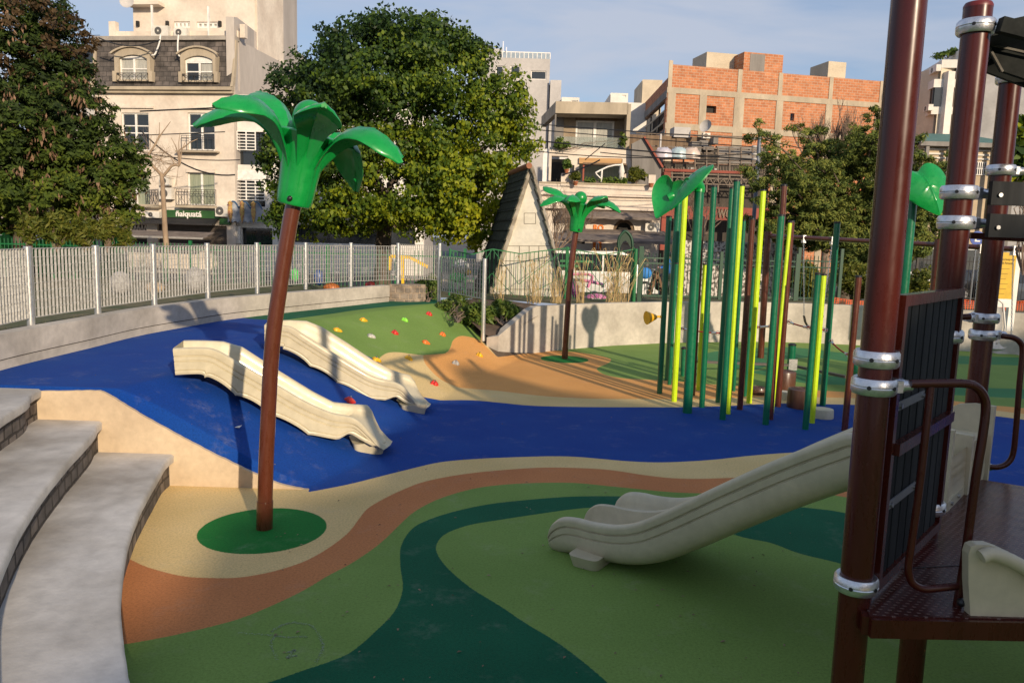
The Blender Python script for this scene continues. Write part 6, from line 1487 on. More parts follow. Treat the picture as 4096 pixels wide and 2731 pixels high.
W, t_, z1 = simple_block('small pale roof house with a white rail between the grey wing and the terrace house', 2247, 2318, 390, 73, 8, M_white_w, [(2285, 402, 2312, 418)])
W, t_, z1 = simple_block('small white rooftop tower with one dark opening', 2443, 2513, 373, 70, 5, M_white_w, [(2488, 381, 2504, 389)], zb=6)
W, t_, z1 = simple_block('white wall block between the rooftop tower and the brick building', 2512, 2590, 412, 68, 5, M_white_w, (), zb=3)

# --- terrace house
W4 = Wall(tuple(pd(2170, 700, 45.3).xy), tuple(pd(2650, 700, 45.0).xy))
h4 = thing('terrace_house', 'cream house with a flat concrete roof slab, glass balcony and planted terrace', 'building', tuple(W4.pt(3, .5)), 'houses along the street')
sL, sR = W4.hit(2218, 560)[0], W4.hit(2528, 560)[0]; zT0 = W4.hit(2370, 592)[1]; zT1 = W4.hit(2370, 448)[1]
zr = W4.hit(2370, 425)[1]
boxw(W4, sL, W4.hit(2513, 430)[0], zr - .42, zr + .22, -6, .0, 'roof_slab', M_bc, h4)
p0 = W4.pt(sL, zr, 0); q0 = pd(2165, 492, 51); mb = MB(); mb.slab([p0 + Vector((0, 0, -.42)), p0 + Vector((0, 0, .22)), Vector((q0.x, q0.y, p0.z + .22)), Vector((q0.x, q0.y, p0.z - .42))], (1, 0, 0), .3); mb.build('roof_side', M_bc, h4, fix=True)
gd = W4.rect(2302, 484, 2455, 590)
Wt = Wall(tuple(W4.pt(0, 0, -1.6).xy), tuple(W4.pt(W4.L, 0, -1.6).xy)); g2 = Wt.rect(2302, 484, 2455, 600)
facade(Wt, Wt.hit(2225, 540)[0], Wt.hit(2515, 540)[0], zT0 - .1, zr - .4, [g2], mat('brown_stone_wall', (.26, .20, .14), .9, scale=1.5, col2=(.38, .30, .21)), h4, .1, 'terrace_wall')
boxw(Wt, *Wt.rect(2302, 450, 2470, 484), .0, .10, 'dark_shutter', M_wood, h4)
window(Wt, g2, h4, M_curt, fr=.10, mull=1, trans=(), d=-.03)
boxw(W4, *W4.rect(2506, 416, 2521, 596), -2, 0, 'pilaster', M_bc, h4); boxw(W4, *W4.rect(2218, 440, 2224, 592), -.3, -.1, 'post', M_gc, h4)
boxw(W4, *W4.rect(2222, 450, 2256, 592), -1.6, -1.5, 'shade_wall', M_gc, h4)
boxw(W4, *W4.rect(2221, 549, 2511, 595), -.06, -.03, 'glass_balustrade', mat('greenish_glass', (.30, .33, .28), .15, alpha=.45), h4)
mid = W4.rect(2316, 634, 2488, 728); mid2 = W4.rect(2205, 624, 2271, 728)
zp = W4.hit(2380, 745)[1]; zM1 = W4.hit(2370, 592)[1]
facade(W4, W4.hit(2196, 660)[0], sR, W4.hit(2380, 728)[1], zM1, [mid, mid2], M_cream_w, h4, .6, 'middle_storey')
boxw(W4, mid[0], mid[1], mid[2], mid[3], -1.9, -1.8, 'back_glass', M_curt2, h4); boxw(W4, mid2[0], mid2[1], mid2[2], mid2[3], -1.9, -1.8, 'dark_room', M_dark, h4)
boxw(W4, *W4.rect(2316, 634, 2486, 657), -.2, .15, 'wooden_blind', mat('honey_wood', (.40, .22, .08), .6, scale=2, col2=(.52, .30, .12), stretch=(.2, .2, 6)), h4)
s0, s1, z0, z1 = W4.rect(2330, 657, 2502, 664); boxw(W4, s0, s1, z0, z1, -.1, .7, 'pergola_beam', M_wood, h4); boxw(W4, *W4.rect(2329, 660, 2335, 728), .5, .6, 'pergola_post', mat('red_steel', (.30, .06, .03), .6), h4)
for x in (2292, 2503): boxw(W4, *W4.rect(x - 5, 662, x + 5, 692), 0, .2, 'loudspeaker', M_dark, h4)
boxw(W4, *W4.rect(2171, 594, 2193, 728), -.6, -.2, 'white_flue', M_wf, h4)
# grey wing wall
P = [(2528, 575), (2574, 552), (2644, 669), (2644, 745), (2528, 745)]
mb = MB(); mb.slab([pd(x, y, 44.6) for x, y in P], (0, 1, 0), .4); mb.build('wing_wall', M_gc, h4, fix=True)
mb = MB(); mb.bar(pd(2574, 550, 44.7), pd(2648, 671, 44.7), .6, .10); mb.build('red_coping', mat('red_oxide', (.26, .055, .03), .7), h4)
W4f = Wall(tuple(pd(2150, 900, 43.0).xy), tuple(pd(2640, 900, 42.8).xy)); zp1 = W4f.hit(2400, 739)[1]
ar1, ar2 = W4f.rect(2266, 878, 2342, 975), W4f.rect(2452, 878, 2538, 975)
facade(W4f, 0, W4f.L, .5, zp1, [ar1, ar2], M_cream_w, h4, .3, 'lower_wall'); boxw(W4f, 0, W4f.L, .5, zp1 - .5, -2.2, -.35, 'lower_body', M_cream_w, h4)
for a in (ar1, ar2):
    boxw(W4f, a[0], a[1], a[2], a[3], -.34, -.30, 'pane', M_dark, h4); cx_ = (a[0] + a[1]) / 2; R = (a[1] - a[0]) / 2
    n = 16; arc = [(cx_ + R * math.cos(math.pi * i / n), a[3] - R + R * math.sin(math.pi * i / n)) for i in range(n + 1)]
    for side in (0, 1):
        q = arc[:n // 2 + 1] if side == 0 else arc[n // 2:]; cn = (a[1], a[3]) if side == 0 else (a[0], a[3])
        mb = MB(); mb.slab([W4f.pt(s, z, -.25) for s, z in q + [cn]], W4f.n.to_3d(), .252); mb.build('arch_spandrel', M_cream_w, h4, fix=True)
    mb = MB(); P = [W4f.pt(cx_ + R * .86 * math.cos(math.pi * i / n), a[3] - R + R * .86 * math.sin(math.pi * i / n), -.12) for i in range(n + 1)]
    for p_, q_ in zip(P[:-1], P[1:]): mb.bar(p_, q_, .12, .16)
    W4f.box(mb, a[0] + .02, a[1] - .02, a[3] - R - .12, a[3] - R, -.18, -.05); mb.build('arched_frame', M_wood, h4)
for y0, y1, d in ((775, 784, .18), (828, 838, .35)): boxw(W4f, -.05, W4f.L + .05, *W4f.rect(2200, y0, 2500, y1)[2:], 0, d, 'cornice', M_cream_w, h4)
boxw(W4f, 0, W4f.L, zp1, zp1 + .08, -.5, .06, 'coping', M_bc, h4); boxw(W4f, *W4f.rect(2594, 700, 2622, 745), -.3, .05, 'parapet_pillar', M_cream_w, h4); boxw(W4f, *W4f.rect(2244, 694, 2294, 745), -.3, .05, 'parapet_pillar', M_cream_w, h4)
acunit(W4f, (2578, 892, 2635, 927), h4, .05)
def awn(x0, x1, y0, y1, d0, d1, nm='awning'):
    s0, s1, z0, z1 = W4f.rect(x0, y0, x1, y1); mb = MB(); n = 30; r_ = random.Random(int(y0))
    T = []; 
    for i in range(n + 1):
        s = s0 + (s1 - s0) * i / n; sag = .05 * r_.random(); T.append([W4f.pt(s, z1, d0), W4f.pt(s, (z0 + z1) / 2 - sag + .05, (d0 + d1) / 2), W4f.pt(s, z0 + .1, d1), W4f.pt(s, z0 - sag, d1 + .01)])
    mb.add([p for r in T for p in r], [(i * 4 + j, (i + 1) * 4 + j, (i + 1) * 4 + j + 1, i * 4 + j + 1) for i in range(n) for j in range(3)]); return mb.build(nm, M_awn, h4, 60)
awn(2243, 2632, 845, 876, .2, .8); awn(2263, 2655, 919, 940, .2, .8); awn(2210, 2660, 937, 968, 1.3, 3.6)
text('RO', W4f, *W4f.rect(2374, 899, 2415, 922), .02, M_orange, 'lettering', h4, .04, .03)
o = boxw(W4f, *W4f.rect(2372, 960, 2406, 1000), .0, .06, 'orange_sign', M_orange, h4); text('n', W4f, *W4f.rect(2383, 968, 2396, 998), .065, M_wf, 'lettering', o, .03, .02)
# terrace things: each a thing of its own
def pot(lab, cx, yb, r_px, Y, kind, seed):
    c = pd(cx, yb, Y); k = r_px * Y / FPX; t_ = thing('potted_plant', lab, 'potted plant', c, 'potted plants on the roof terrace')
    mb = MB(); mb.lathe([(k * .6, 0), (k * .95, k * 1.3), (k * 1.08, k * 1.35), (k * 1.08, k * 1.6), (k * .9, k * 1.6)], c, 18); mb.build('pot', mat('terracotta', (.36, .12, .05), .8, scale=5), t_, 40)
    if kind: foliage('leaves', t_, [(c.x, c.y, c.z + k * 3.6, k * 1.5, k * 1.5, k * 1.7)], 300, .10, LMY if kind == 1 else LMS, seed, .12, 10, 2)
    return t_
pot('terracotta pot with a green bush on the left terrace pillar', 2266, 694, 10, 42.6, 2, 1); pot('wide terracotta pot with tall reeds on the terrace parapet', 2302, 742, 10, 42.6, 1, 2); pot('empty terracotta pot at the right end of the terrace parapet', 2604, 750, 10, 42.5, 0, 3)
t_ = shrub('yellow green lemon like bush on the terrace before the grey wing wall', [lobe(2545, 690, 43.6, 30, 22), lobe(2560, 705, 43.6, 26, 14), lobe(2530, 715, 43.6, 18, 14)], 700, .10, pd(2545, 735, 43.6), 50, LMY, clump=.16, per=8)
shrub('row of low green plants along the terrace parapet', [lobe(x, 725, 43.4, 18, 12) for x in (2360, 2420, 2445, 2480, 2500)], 700, .09, pd(2430, 742, 43.4), 51, LMS, clump=.16, per=8)
shrub('pale green plants behind the glass balcony', [lobe(2240, 575, 45.0, 22, 20), lobe(2262, 580, 45.0, 16, 12), lobe(2490, 560, 45.0, 14, 22)], 480, .10, pd(2250, 598, 45.0), 52, LMS, clump=.16, per=8)
um = thing('cantilever_parasol', 'closed pale parasol hanging from a curved white arm on the terrace', 'parasol', pd(2405, 725, 43.4))
mb = MB(); P = [pd(x, y, 43.4) for x, y in ((2382, 692), (2400, 682), (2430, 668), (2460, 661), (2486, 660))]; mb.tube(P, .045, 8); mb.tube([pd(2405, 728, 43.4), pd(2408, 680, 43.4)], .05, 8); mb.tube([pd(2384, 695, 43.4), pd(2404, 715, 43.4)], .03, 6); mb.build('arm', M_wf, um, 60)
mb = MB(); c = pd(2485, 722, 43.4); mb.lathe([(.10, 0), (.16, .05), (.13, .35), (.17, .45), (.10, .75), (.03, .92)], c, 14); mb.build('canopy', M_white_w, um, 60)

# --- unfinished brick building
W5 = Wall(tuple(pd(2673, 300, 58).xy), tuple(pd(3700, 300, 62.5).xy))
h5 = thing('brick_building', 'unfinished orange hollow brick building with raw concrete frame', 'building', tuple(W5.pt(8, .5)), 'houses along the street')
def s5(x, y): return W5.hit(x, y)[0]
zt5 = W5.hit(2690, 258)[1]
ho = [W5.rect(2825, 424, 2865, 453), W5.rect(3161, 454, 3177, 484)]
facade(W5, 0, W5.L, .5, zt5, ho, M_brick, h5, .3)
for a in ho: boxw(W5, a[0], a[1], a[2], a[3], -.36, -.31, 'dark_opening', M_dark, h5)
zb0, zb1 = W5.hit(2700, 374)[1], W5.hit(2700, 352)[1]; zc0, zc1 = W5.hit(2900, 531)[1], W5.hit(2900, 507)[1]
boxw(W5, -.05, W5.L, zb0, zb1, .0, .06, 'ring_beam', M_bc, h5); boxw(W5, -.05, W5.L, zc0, zc1, .0, .06, 'ring_beam', M_bc, h5)
for x0, x1 in ((2673, 2689), (2951, 2968), (3114, 3130), (3317, 3332), (3520, 3535)):
    y = 300 + (x0 - 2673) * .06; boxw(W5, s5(x0, y), s5(x1, y), zb1, zt5 + (.25 if x0 == 2673 else .02), .0, .05, 'upper_column', M_bc, h5)
for x0, x1 in ((2668, 2699), (2796, 2824), (2935, 2974), (3103, 3130), (3302, 3328), (3500, 3528)):
    y = 440; a, c = s5(x0, y), s5(x1, y); boxw(W5, max(a, -.04), c, zc1, zb0, .0, .055, 'lower_column', M_bc, h5); boxw(W5, max(a, -.04), c, .5, zc0, .0, .055, 'ground_column', M_bc, h5)
a, c = s5(2668, 440), s5(2705, 440); boxw(W5, s5(2690, 560), s5(2760, 560), zc0 - 1.4, zc1, .002, .08, 'rendered_patch', M_bc, h5)
q = pd(2571, 376, 70); zl = W5.pt(0, 0); W5s = Wall((q.x, q.y), (zl.x, zl.y)); L5 = W5s.L
zs = pd(2672, 311, 58).z
hs5 = [W5s.rect(2583, 400, 2664, 520)]; zlo, zhi = W5s.hit(2620, 455)[1], 0
zbe = pd(2668, 358, 58).z; zop = pd(2664, 512, 58).z
facade(W5s, 0, L5, .5, zs, [(L5 * .10, L5 * .93, zop, zbe - .6)], M_brick2, h5, .3, 'side_wall')
boxw(W5s, 0, L5, zbe - .55, zbe, 0, .05, 'side_beam', M_gc, h5); boxw(W5s, 0, L5, .5, zop - .1, 0, .05, 'side_base', M_gc, h5)
boxw(W5s, L5 * .1, L5 * .93, zop, zbe - .6, -.9, -.8, 'dark_interior', M_dark, h5)
for f in (.36, .68): boxw(W5s, L5 * f - .06, L5 * f + .06, zop, zbe - .6, -.2, -.1, 'prop', M_iron, h5)
for z in (zop + .5, zop + 1.3): boxw(W5s, L5 * .1, L5 * .93, z, z + .14, -.1, -.05, 'guard_board', M_bc, h5)
mb = MB(); a = W5.pt(0, 0, -.4); b2 = W5.pt(W5.L, 0, -.4); mb.prism([(a.x + .1, a.y), (b2.x, b2.y), (b2.x - 1, b2.y + 12), (q.x + 1.2, q.y + 1)], zt5 - 3.6, zt5 - 3.4); mb.build('roof_slab', M_bc, h5)
for r, d0, d1, m_, nm in (((2826, 214, 2973, 275), -5, -3, mat('beige_render', (.50, .42, .31), .9, scale=1, col2=(.60, .51, .38)), 'water_tank_room'), ((2975, 214, 3132, 285), -3.5, -1.5, M_brick, 'brick_room'), ((3313, 248, 3384, 300), -6, -3, MATS['beige_render'], 'water_tank')):
    W5b = Wall(tuple(W5.pt(0, 0, d1).xy), tuple(W5.pt(W5.L, 0, d1).xy)); s0, s1, z0, z1 = W5b.rect(*r); boxw(W5b, s0, s1, zt5 - 3.4, z1, -2.5, 0, nm, m_, h5)
    if nm == 'brick_room': boxw(W5b, s0 + .5, s0 + 1.7, zt5 - 1, z1 - .1, 0, .03, 'cement_patch', M_gc, h5)
W, t_, z1 = simple_block('beige gable wall behind the left corner of the brick building', 2571, 2650, 320, 73, 5, MATS['beige_render'], (), zb=4)

# --- dark terrace restaurant
W6 = Wall(tuple(pd(2640, 700, 46).xy), tuple(pd(3120, 700, 46.5).xy))
h6 = thing('terrace_restaurant', 'dark timber and steel roof terrace restaurant below the brick building, red sign band', 'building', tuple(W6.pt(3, .5)), 'houses along the street')
M_red6 = mat('dull_red_paint', (.20, .035, .02), .7, scale=2, col2=(.28, .055, .03)); M_dk6 = mat('dark_timber', (.035, .028, .022), .8, scale=3, col2=(.07, .055, .04), stretch=(3, 3, .4))
sx0 = W6.hit(2550, 550)[0]
boxw(W6, sx0, W6.hit(2910, 550)[0], W6.hit(2700, 586)[1], W6.hit(2700, 518)[1], -3.0, -2.8, 'board_fence', M_wood, h6)
boxw(W6, *W6.rect(2757, 527, 2792, 588), -2.8, -2.74, 'board_door', MATS['honey_wood'] if False else M_wood, h6)
boxw(W6, *W6.rect(2746, 484, 2815, 527), -3.6, -2.6, 'duct_housing', M_grey_w, h6); acunit(W6, (2862, 511, 2892, 534), h6, -2.6)
mb = MB(); mb.lathe([(0, 0), (.18, .02), (.3, .08), (.38, .15)], pd(2826, 508, 47.8), 18, axis=(-.6, -.7, .3), closed=False); mb.build('dish', M_grey_w, h6, 60)
for x, y, w, h in ((2820, 575, 20, 22), (2850, 560, 18, 12), (2900, 548, 10, 14), (2870, 580, 22, 8)): boxw(W6, *W6.rect(x - w, y - h, x + w, y + h), -2.4, -1.6, 'kitchen_duct', M_gc, h6)
boxw(W6, 0, W6.L, .5, W6.hit(2800, 645)[1], -6, -1.6, 'body', M_dk6, h6)
boxw(W6, W6.hit(2830, 600)[0], W6.hit(2916, 600)[0], *W6.rect(2830, 580, 2916, 640)[2:], -2.2, -2.0, 'dark_slatting', M_dk6, h6)
boxw(W6, W6.hit(2916, 600)[0], W6.L, *W6.rect(2916, 570, 3100, 640)[2:], -2.5, -2.2, 'concrete_back', M_gc, h6)
mb = MB(); rn = random.Random(8)
for y, d in ((540, -.4), (592, -.2), (612, -.2), (640, .0), (655, 0), (683, .05), (700, .1), (715, .1), (738, .15)):
    z = W6.hit(2850, y)[1]; mb.bar(W6.pt(0.1 if y > 600 else sx0, z, d), W6.pt(W6.L, z, d), .07, .07)
for x in range(2640, 3110, 46): mb.bar(W6.pt(*W6.hit(x, 770), .1), W6.pt(*W6.hit(x, 590 if x % 92 else 640), .1), .08, .08)
for x in range(2650, 3100, 12): mb.bar(W6.pt(*W6.hit(x, 690), .12), W6.pt(*W6.hit(x, 668), .12), .035, .035)
for x in range(2640, 3100, 26): mb.bar(W6.pt(*W6.hit(x, 737), .2), W6.pt(*W6.hit(x + 13, 715), .2), .04, .04); mb.bar(W6.pt(*W6.hit(x + 13, 715), .2), W6.pt(*W6.hit(x + 26, 737), .2), .04, .04)
mb.build('steel_frame', mat('rusty_steel', (.11, .085, .065), .7, scale=6, col2=(.20, .15, .11)), h6)
boxw(W6, *W6.rect(2633, 538, 2639, 700), .1, .25, 'pale_post', M_grey_w, h6)
for r in ((2655, 682, 3000, 692),): boxw(W6, *W6.rect(*r), .12, .2, 'red_fascia', M_red6, h6)
for r in ((2760, 668, 2790, 680), (2850, 672, 2880, 688), (2690, 646, 2790, 650)): boxw(W6, *W6.rect(*r), -.4, -.3, 'pale_panel', M_grey_w, h6)
boxw(W6, W6.hit(2640, 850)[0], W6.L, *W6.rect(2673, 828, 3000, 880)[2:], .1, .3, 'sign_band', M_red6, h6)
text('WG', W6, *W6.rect(2862, 836, 2915, 874), .31, mat('letter_bronze', (.12, .08, .05), .5, .3), 'lettering', h6, .08, .03)
boxw(W6, *W6.rect(2640, 690, 2666, 1000), .0, .5, 'red_pier', M_red6, h6)
for x in (2720, 2800, 2960, 3040): boxw(W6, *W6.rect(x, 880, x + 14, 1010), .1, .4, 'pier', M_dk6, h6)
for k, x in enumerate((2625, 2686, 2735)):
    bl = thing('wrapped_bundle', ['leftmost pale plastic wrapped bundle on the roof terrace', 'middle bluish plastic wrapped bundle on the roof terrace', 'right plastic wrapped bundle with a pinkish orange streak'][k], 'bundle', pd(x + 28, 636, 45.2), 'wrapped bundles on the roof terrace')
    vs = []; seg, rg = 20, 9; c = pd(x + 28, 636, 45.2); r_ = random.Random(k)
    for i in range(rg + 1):
        th = math.pi / 2 * i / rg
        for j in range(seg): a = 2 * math.pi * j / seg; w = 1 + r_.uniform(-.07, .07); vs.append(c + Vector((.52 * w * math.cos(a) * math.cos(th) ** .5, .4 * math.sin(a) * math.cos(th) ** .5, .62 * w * math.sin(th))))
    mb = MB(); mb.add(vs, [(i * seg + j, i * seg + (j + 1) % seg, (i + 1) * seg + (j + 1) % seg, (i + 1) * seg + j) for i in range(rg) for j in range(seg)])
    mb.build('cover', mat('tarp_%s' % 'abc'[k], [(.42, .40, .46), (.30, .42, .46), (.48, .38, .32)][k], .35, scale=3, col2=[(.62, .58, .62), (.55, .62, .64), (.66, .56, .48)][k], bump=.8, bscale=5), bl, 60)
up_ = thing('utility_pole', 'blue grey metal utility pole with pale rings standing before the conifer', 'pole', pd(3012, 1010, 34))
b_ = pd(3012, 900, 34); mb = MB(); mb.tube([(b_.x, 34, .4), (b_.x + .03, 34, pd(3018, 540, 34).z)], .085, 14); mb.build('shaft', mat('bluegrey_metal', (.14, .16, .20), .5, .3, scale=4), up_, 40)
for y in (560, 590, 620, 640): p_ = pd(3017, y, 34); mb = MB(); mb.tube([p_, p_ + Vector((0, 0, .07))], .105, 14); mb.build('ring', M_grey_w, up_, 40)

# --- white apartment building on the right, and the kiosk
W7 = Wall(tuple(pd(3560, 300, 70).xy), tuple(pd(3763, 300, 58).xy)); W7b = Wall(tuple(pd(3763, 300, 58).xy), tuple(pd(4330, 300, 60).xy))
h7 = thing('white_apartment_building', 'white apartment building with long balconies behind the play tower posts', 'building', tuple(W7.pt(W7.L, .5)), 'houses along the street')
z7 = pd(3763, 272, 58).z; zt7 = pd(3763, 245, 58).z
lev = [pd(3763, y, 58).z for y in (245, 272, 317, 350, 428, 458, 540)]
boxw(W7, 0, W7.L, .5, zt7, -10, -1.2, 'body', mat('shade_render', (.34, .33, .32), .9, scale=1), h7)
boxw(W7, 0, W7.L, lev[1], zt7 + .1, -1.2, .0, 'roof_band', M_white_w, h7); boxw(W7, 0, W7.L, lev[3], lev[2], -1.2, .4, 'balcony_band', M_white_w, h7); boxw(W7, 0, W7.L, lev[5], lev[4], -1.2, .4, 'balcony_band', M_white_w, h7)
boxw(W7, 0, W7.L, lev[2], lev[1], -1.15, -1.0, 'glazing', M_glass, h7); boxw(W7, 0, W7.L, lev[4], lev[3], -.2, .30, 'glazing', M_glass, h7)
for k in range(5): s = W7.L * (.5 + .12 * k); boxw(W7, s - .05, s + .05, lev[4], lev[3], .30, .36, 'mullion', M_gc, h7)
facade(W7b, 0, W7b.L, .5, lev[1] + .2, [], M_cream_w if False else mat('plain_side_render', (.58, .50, .38), .9, scale=.5, col2=(.68, .59, .46), detail=8), h7, .2, 'side_wall'); boxw(W7b, 0, W7b.L, .5, lev[1] + .15, -12, -.3, 'side_body', MATS['plain_side_render'], h7)
boxw(W7, *W7.rect(3735, 178, 3757, 250), -3, -2, 'chimney', M_white_w, h7); boxw(W7, *W7.rect(3690, 222, 3735, 258), -3, -1.5, 'penthouse', M_white_w, h7); acunit(W7, (3742, 268, 3770, 292), h7, .1); acunit(W7, (3737, 423, 3758, 446), h7, .42)
boxw(W7b, *W7b.rect(3763, 290, 3790, 545), .0, .5, 'corner_pier', M_white_w, h7)
shrub('strip of plants along the roof edge of the white apartment building', [lobe(x, 226 - (x - 3750) * .3, 60, 22, 9) for x in (3760, 3790, 3815)], 600, .12, pd(3790, 235, 60), 61, LMS, clump=.2, per=12)
W8 = Wall(tuple(pd(3690, 640, 45).xy), tuple(pd(4040, 640, 45).xy))
h8 = thing('park_kiosk', 'low beige kiosk with a green sheet metal roof and grilles on the right', 'kiosk', tuple(W8.pt(2, .5)))
z8 = W8.hit(3850, 576)[1]; boxw(W8, 0, W8.L, .4, z8, -5, 0, 'wall', mat('kiosk_beige', (.42, .33, .22), .85, scale=1.5, col2=(.52, .42, .29)), h8)
a, b2 = W8.pt(-.4, z8, .5), W8.pt(W8.L + .4, z8, .5); zr8 = W8.hit(3850, 512)[1]; c1, c2 = W8.pt(1.2, zr8, -2.5), W8.pt(W8.L - 1.2, zr8, -2.5)
d1_, d2_ = W8.pt(-.4, z8, -5.5), W8.pt(W8.L + .4, z8, -5.5)
mb = MB(); mb.add([a, b2, c2, c1, d1_, d2_], [(0, 1, 2, 3), (0, 3, 4), (1, 5, 2), (3, 2, 5, 4)]); mb.build('roof', mat('green_roof_sheet', (.05, .13, .10), .5, scale=2, col2=(.09, .19, .15)), h8)
boxw(W8, -.45, W8.L + .45, z8 - .22, z8 + .02, .35, .56, 'eaves_beam', M_gc, h8)
for k in range(5): s = W8.L * k / 4; boxw(W8, s - .09, s + .09, .4, z8 - .2, .3, .48, 'column', M_gc, h8)
for y0, y1 in ((598, 604), (615, 622), (632, 638)): boxw(W8, 0, W8.L, *W8.rect(3700, y0, 4000, y1)[2:], 0, .08, 'moulding', M_white_w, h8)
for x in (3740, 3800, 3900, 3960): grille(W8, (x, 650, x + 40, 700), h8, 5, 2, .05, M_wf, .02); boxw(W8, *W8.rect(x, 650, x + 40, 700), .0, .03, 'dark_window', M_dark, h8)

# --- pointed hut
hx = pd(2125, 676, 24.2); ridge = Vector((hx.x, hx.y, hx.z)); fb = Vector((.82, .57, 0)) ; rdv = Vector((-.57, .82, 0))
bl = pd(1958, 1200, 24.4); brr = pd(2272, 1200, 23.6); gdir = Vector((brr.x - bl.x, brr.y - bl.y, 0)).normalized(); rdv = Vector((-.22, .97, 0)).normalized()
hut = thing('pointed_hut', 'steep A shaped hut with a whitewashed gable and black tiled roof', 'hut', (hx.x, hx.y, 1.0))
M_lime_w = mat('whitewashed_boards', (.66, .60, .47), .85, scale=1.2, col2=(.82, .77, .65), detail=9, bump=.2, bscale=10)
gl = Vector((bl.x, bl.y, .9)); gr = Vector((brr.x, brr.y, .9)); apx = Vector(((gl.x + gr.x) / 2 * .0 + hx.x, (gl.y + gr.y) / 2, hx.z))
nrmg = Vector((gdir.y, -gdir.x, 0))
mb = MB(); mb.slab([gl, gr, apx], -nrmg, .08); mb.build('gable_wall', M_lime_w, hut, fix=True)
def gz(x, y, off=.012):
    W = Wall((gl.x, gl.y), (gr.x, gr.y)); s, z = W.hit(x, y); return W, s, z
Wg = Wall((gl.x, gl.y), (gr.x, gr.y))
M_line = mat('board_joint', (.10, .07, .04), .9)
for y in (900, 990, 1070, 1162): 
    pass
for pts_ in (((2097, 853), (2143, 853), (2143, 895), (2097, 895), (2097, 853)), ((2035, 984), (2198, 984)), ((2018, 1044), (2216, 1044)), ((1985, 1157), (2240, 1157)), ((2078, 984), (2078, 1044)), ((2117, 984), (2117, 1044)), ((2156, 984), (2156, 1044))):
    mb = MB()
    for p_, q_ in zip(pts_[:-1], pts_[1:]): mb.bar(Wg.pt(*Wg.hit(*p_), .006), Wg.pt(*Wg.hit(*q_), .006), .012, .012)
    mb.build('board_joint', M_line, hut)
for e0 in (gl, gr):
    mb = MB(); mb.bar(e0 + nrmg * .04 + Vector((0, 0, -.02)), apx + nrmg * .04 + Vector((0, 0, .06)), .13, .11, up=nrmg); mb.build('verge_board', mat('weathered_board', (.22, .18, .13), .9, scale=3, col2=(.55, .50, .42), detail=7), hut)
D_ = rdv * 3.0
for side, e0 in (('l', gl), ('r', gr)):
    ou = (e0 - apx); nR = ou.cross(rdv).normalized()
    if (nR.x > 0) != (side == 'r'): nR = -nR
    for k in range(13):
        f0, f1 = k / 13, (k + 1.12) / 13; lift0, lift1 = nR * .03, nR * .06
        a0, a1 = apx + ou * f0 + lift0, apx + ou * min(f1, 1.02) + lift1
        ex = nrmg * .18
        T = [[a0 + ex, a0 + D_], [a1 + ex, a1 + D_]]; Bm = [[q - nR * .035 for q in r] for r in T]
        mb = MB(); solid_grid(mb, T, Bm); mb.build('tile_course', M_tile, hut, fix=True)
mb = MB(); mb.tube([apx + nrmg * .22 + Vector((0, 0, .06)), apx + D_ + Vector((0, 0, .06))], .09, 10); mb.build('ridge_cap', mat('ridge_clay', (.30, .12, .06), .8), hut, 50)
# ------------------------------------------------------------------ fences, vehicles, street things
def picket_fence(lab, a, b_, z0, z1, gap, rails, m, postn=0, r=.012, name='picket_fence', vtop=None, group=None, tp=None):
    a, b_ = Vector(a), Vector(b_); L = (b_ - a).length; u = (b_ - a) / L; n = int(L / gap)
    t_ = thing(name, lab, 'fence', (a.x, a.y, z0), group); mb = MB()
    for k in range(n + 1):
        q = a + u * (L * k / n); zz = z1 if vtop is None else vtop(k / n); mb.tube([(q.x, q.y, z0), (q.x, q.y, zz)], r, 5, False)
    o = mb.build('pickets', m, t_); 
    for z in rails: mb = MB(); mb.bar((a.x, a.y, z), (b_.x, b_.y, z), .03, .04); mb.build('rail', m, t_)
    for k in range(postn):
        q = a + u * (L * k / max(1, postn - 1)); mb = MB(); mb.box(q.x - .045, q.x + .045, q.y - .045, q.y + .045, z0 - .3, (tp or z1 + .1)); mb.build('post', m, t_)
    return t_
picket_fence('long straight green picket fence behind the galvanised grating fence', (-26, 25.5), (-1.6, 25.5), .8, 2.30, .125, (.95, 2.12), M_gf, 12, group='green fences')
Yg = 23.1
def vfence(lab, pts, Y=Yg):
    P = [pd(x, y, Y) for x, y in pts]; t_ = thing('ornamental_fence', lab, 'fence', (P[0].x, P[0].y, 1.05), 'green fences'); mb = MB()
    for p_, q_ in zip(P[:-1], P[1:]): mb.bar(p_, q_, .03, .03)
    mb.build('top_rail', M_gf, t_); mb = MB(); x0, x1 = P[0].x, P[-1].x; n = int((x1 - x0) / .115)
    def zat_(x):
        for p_, q_ in zip(P[:-1], P[1:]):
            if p_.x <= x <= q_.x: return p_.z + (q_.z - p_.z) * (x - p_.x) / (q_.x - p_.x)
        return P[-1].z
    for k in range(n + 1): x = x0 + (x1 - x0) * k / n; mb.tube([(x, Y, .95), (x, Y, zat_(x))], .0095, 5, False)
    mb.build('pickets', M_gf, t_); mb = MB(); W = (x1 - x0) / max(1, len(P) - 1) * 1.0
    for p_, q_ in zip(P[:-1], P[1:]):
        lo_, hi_ = (q_, p_) if q_.z < p_.z else (p_, q_); mb.bar((lo_.x, Y - .015, 1.45), (hi_.x, Y - .015, hi_.z), .018, .018); mb.bar((lo_.x, Y + .015, .98), (hi_.x, Y + .015, 1.75), .018, .018)
    mb.build('braces', M_gf, t_)
    for p_ in (P[0], P[-1]): mb = MB(); mb.tube([(p_.x, Y, .7), (p_.x, Y, p_.z + .04)], .03, 10); mb.build('post', M_gf, t_, 40)
    return t_
vfence('green ornamental fence with a sagging V top in front of the pointed hut', [(1800, 1000), (1885, 1018), (1970, 996), (2079, 1015), (2267, 992)])
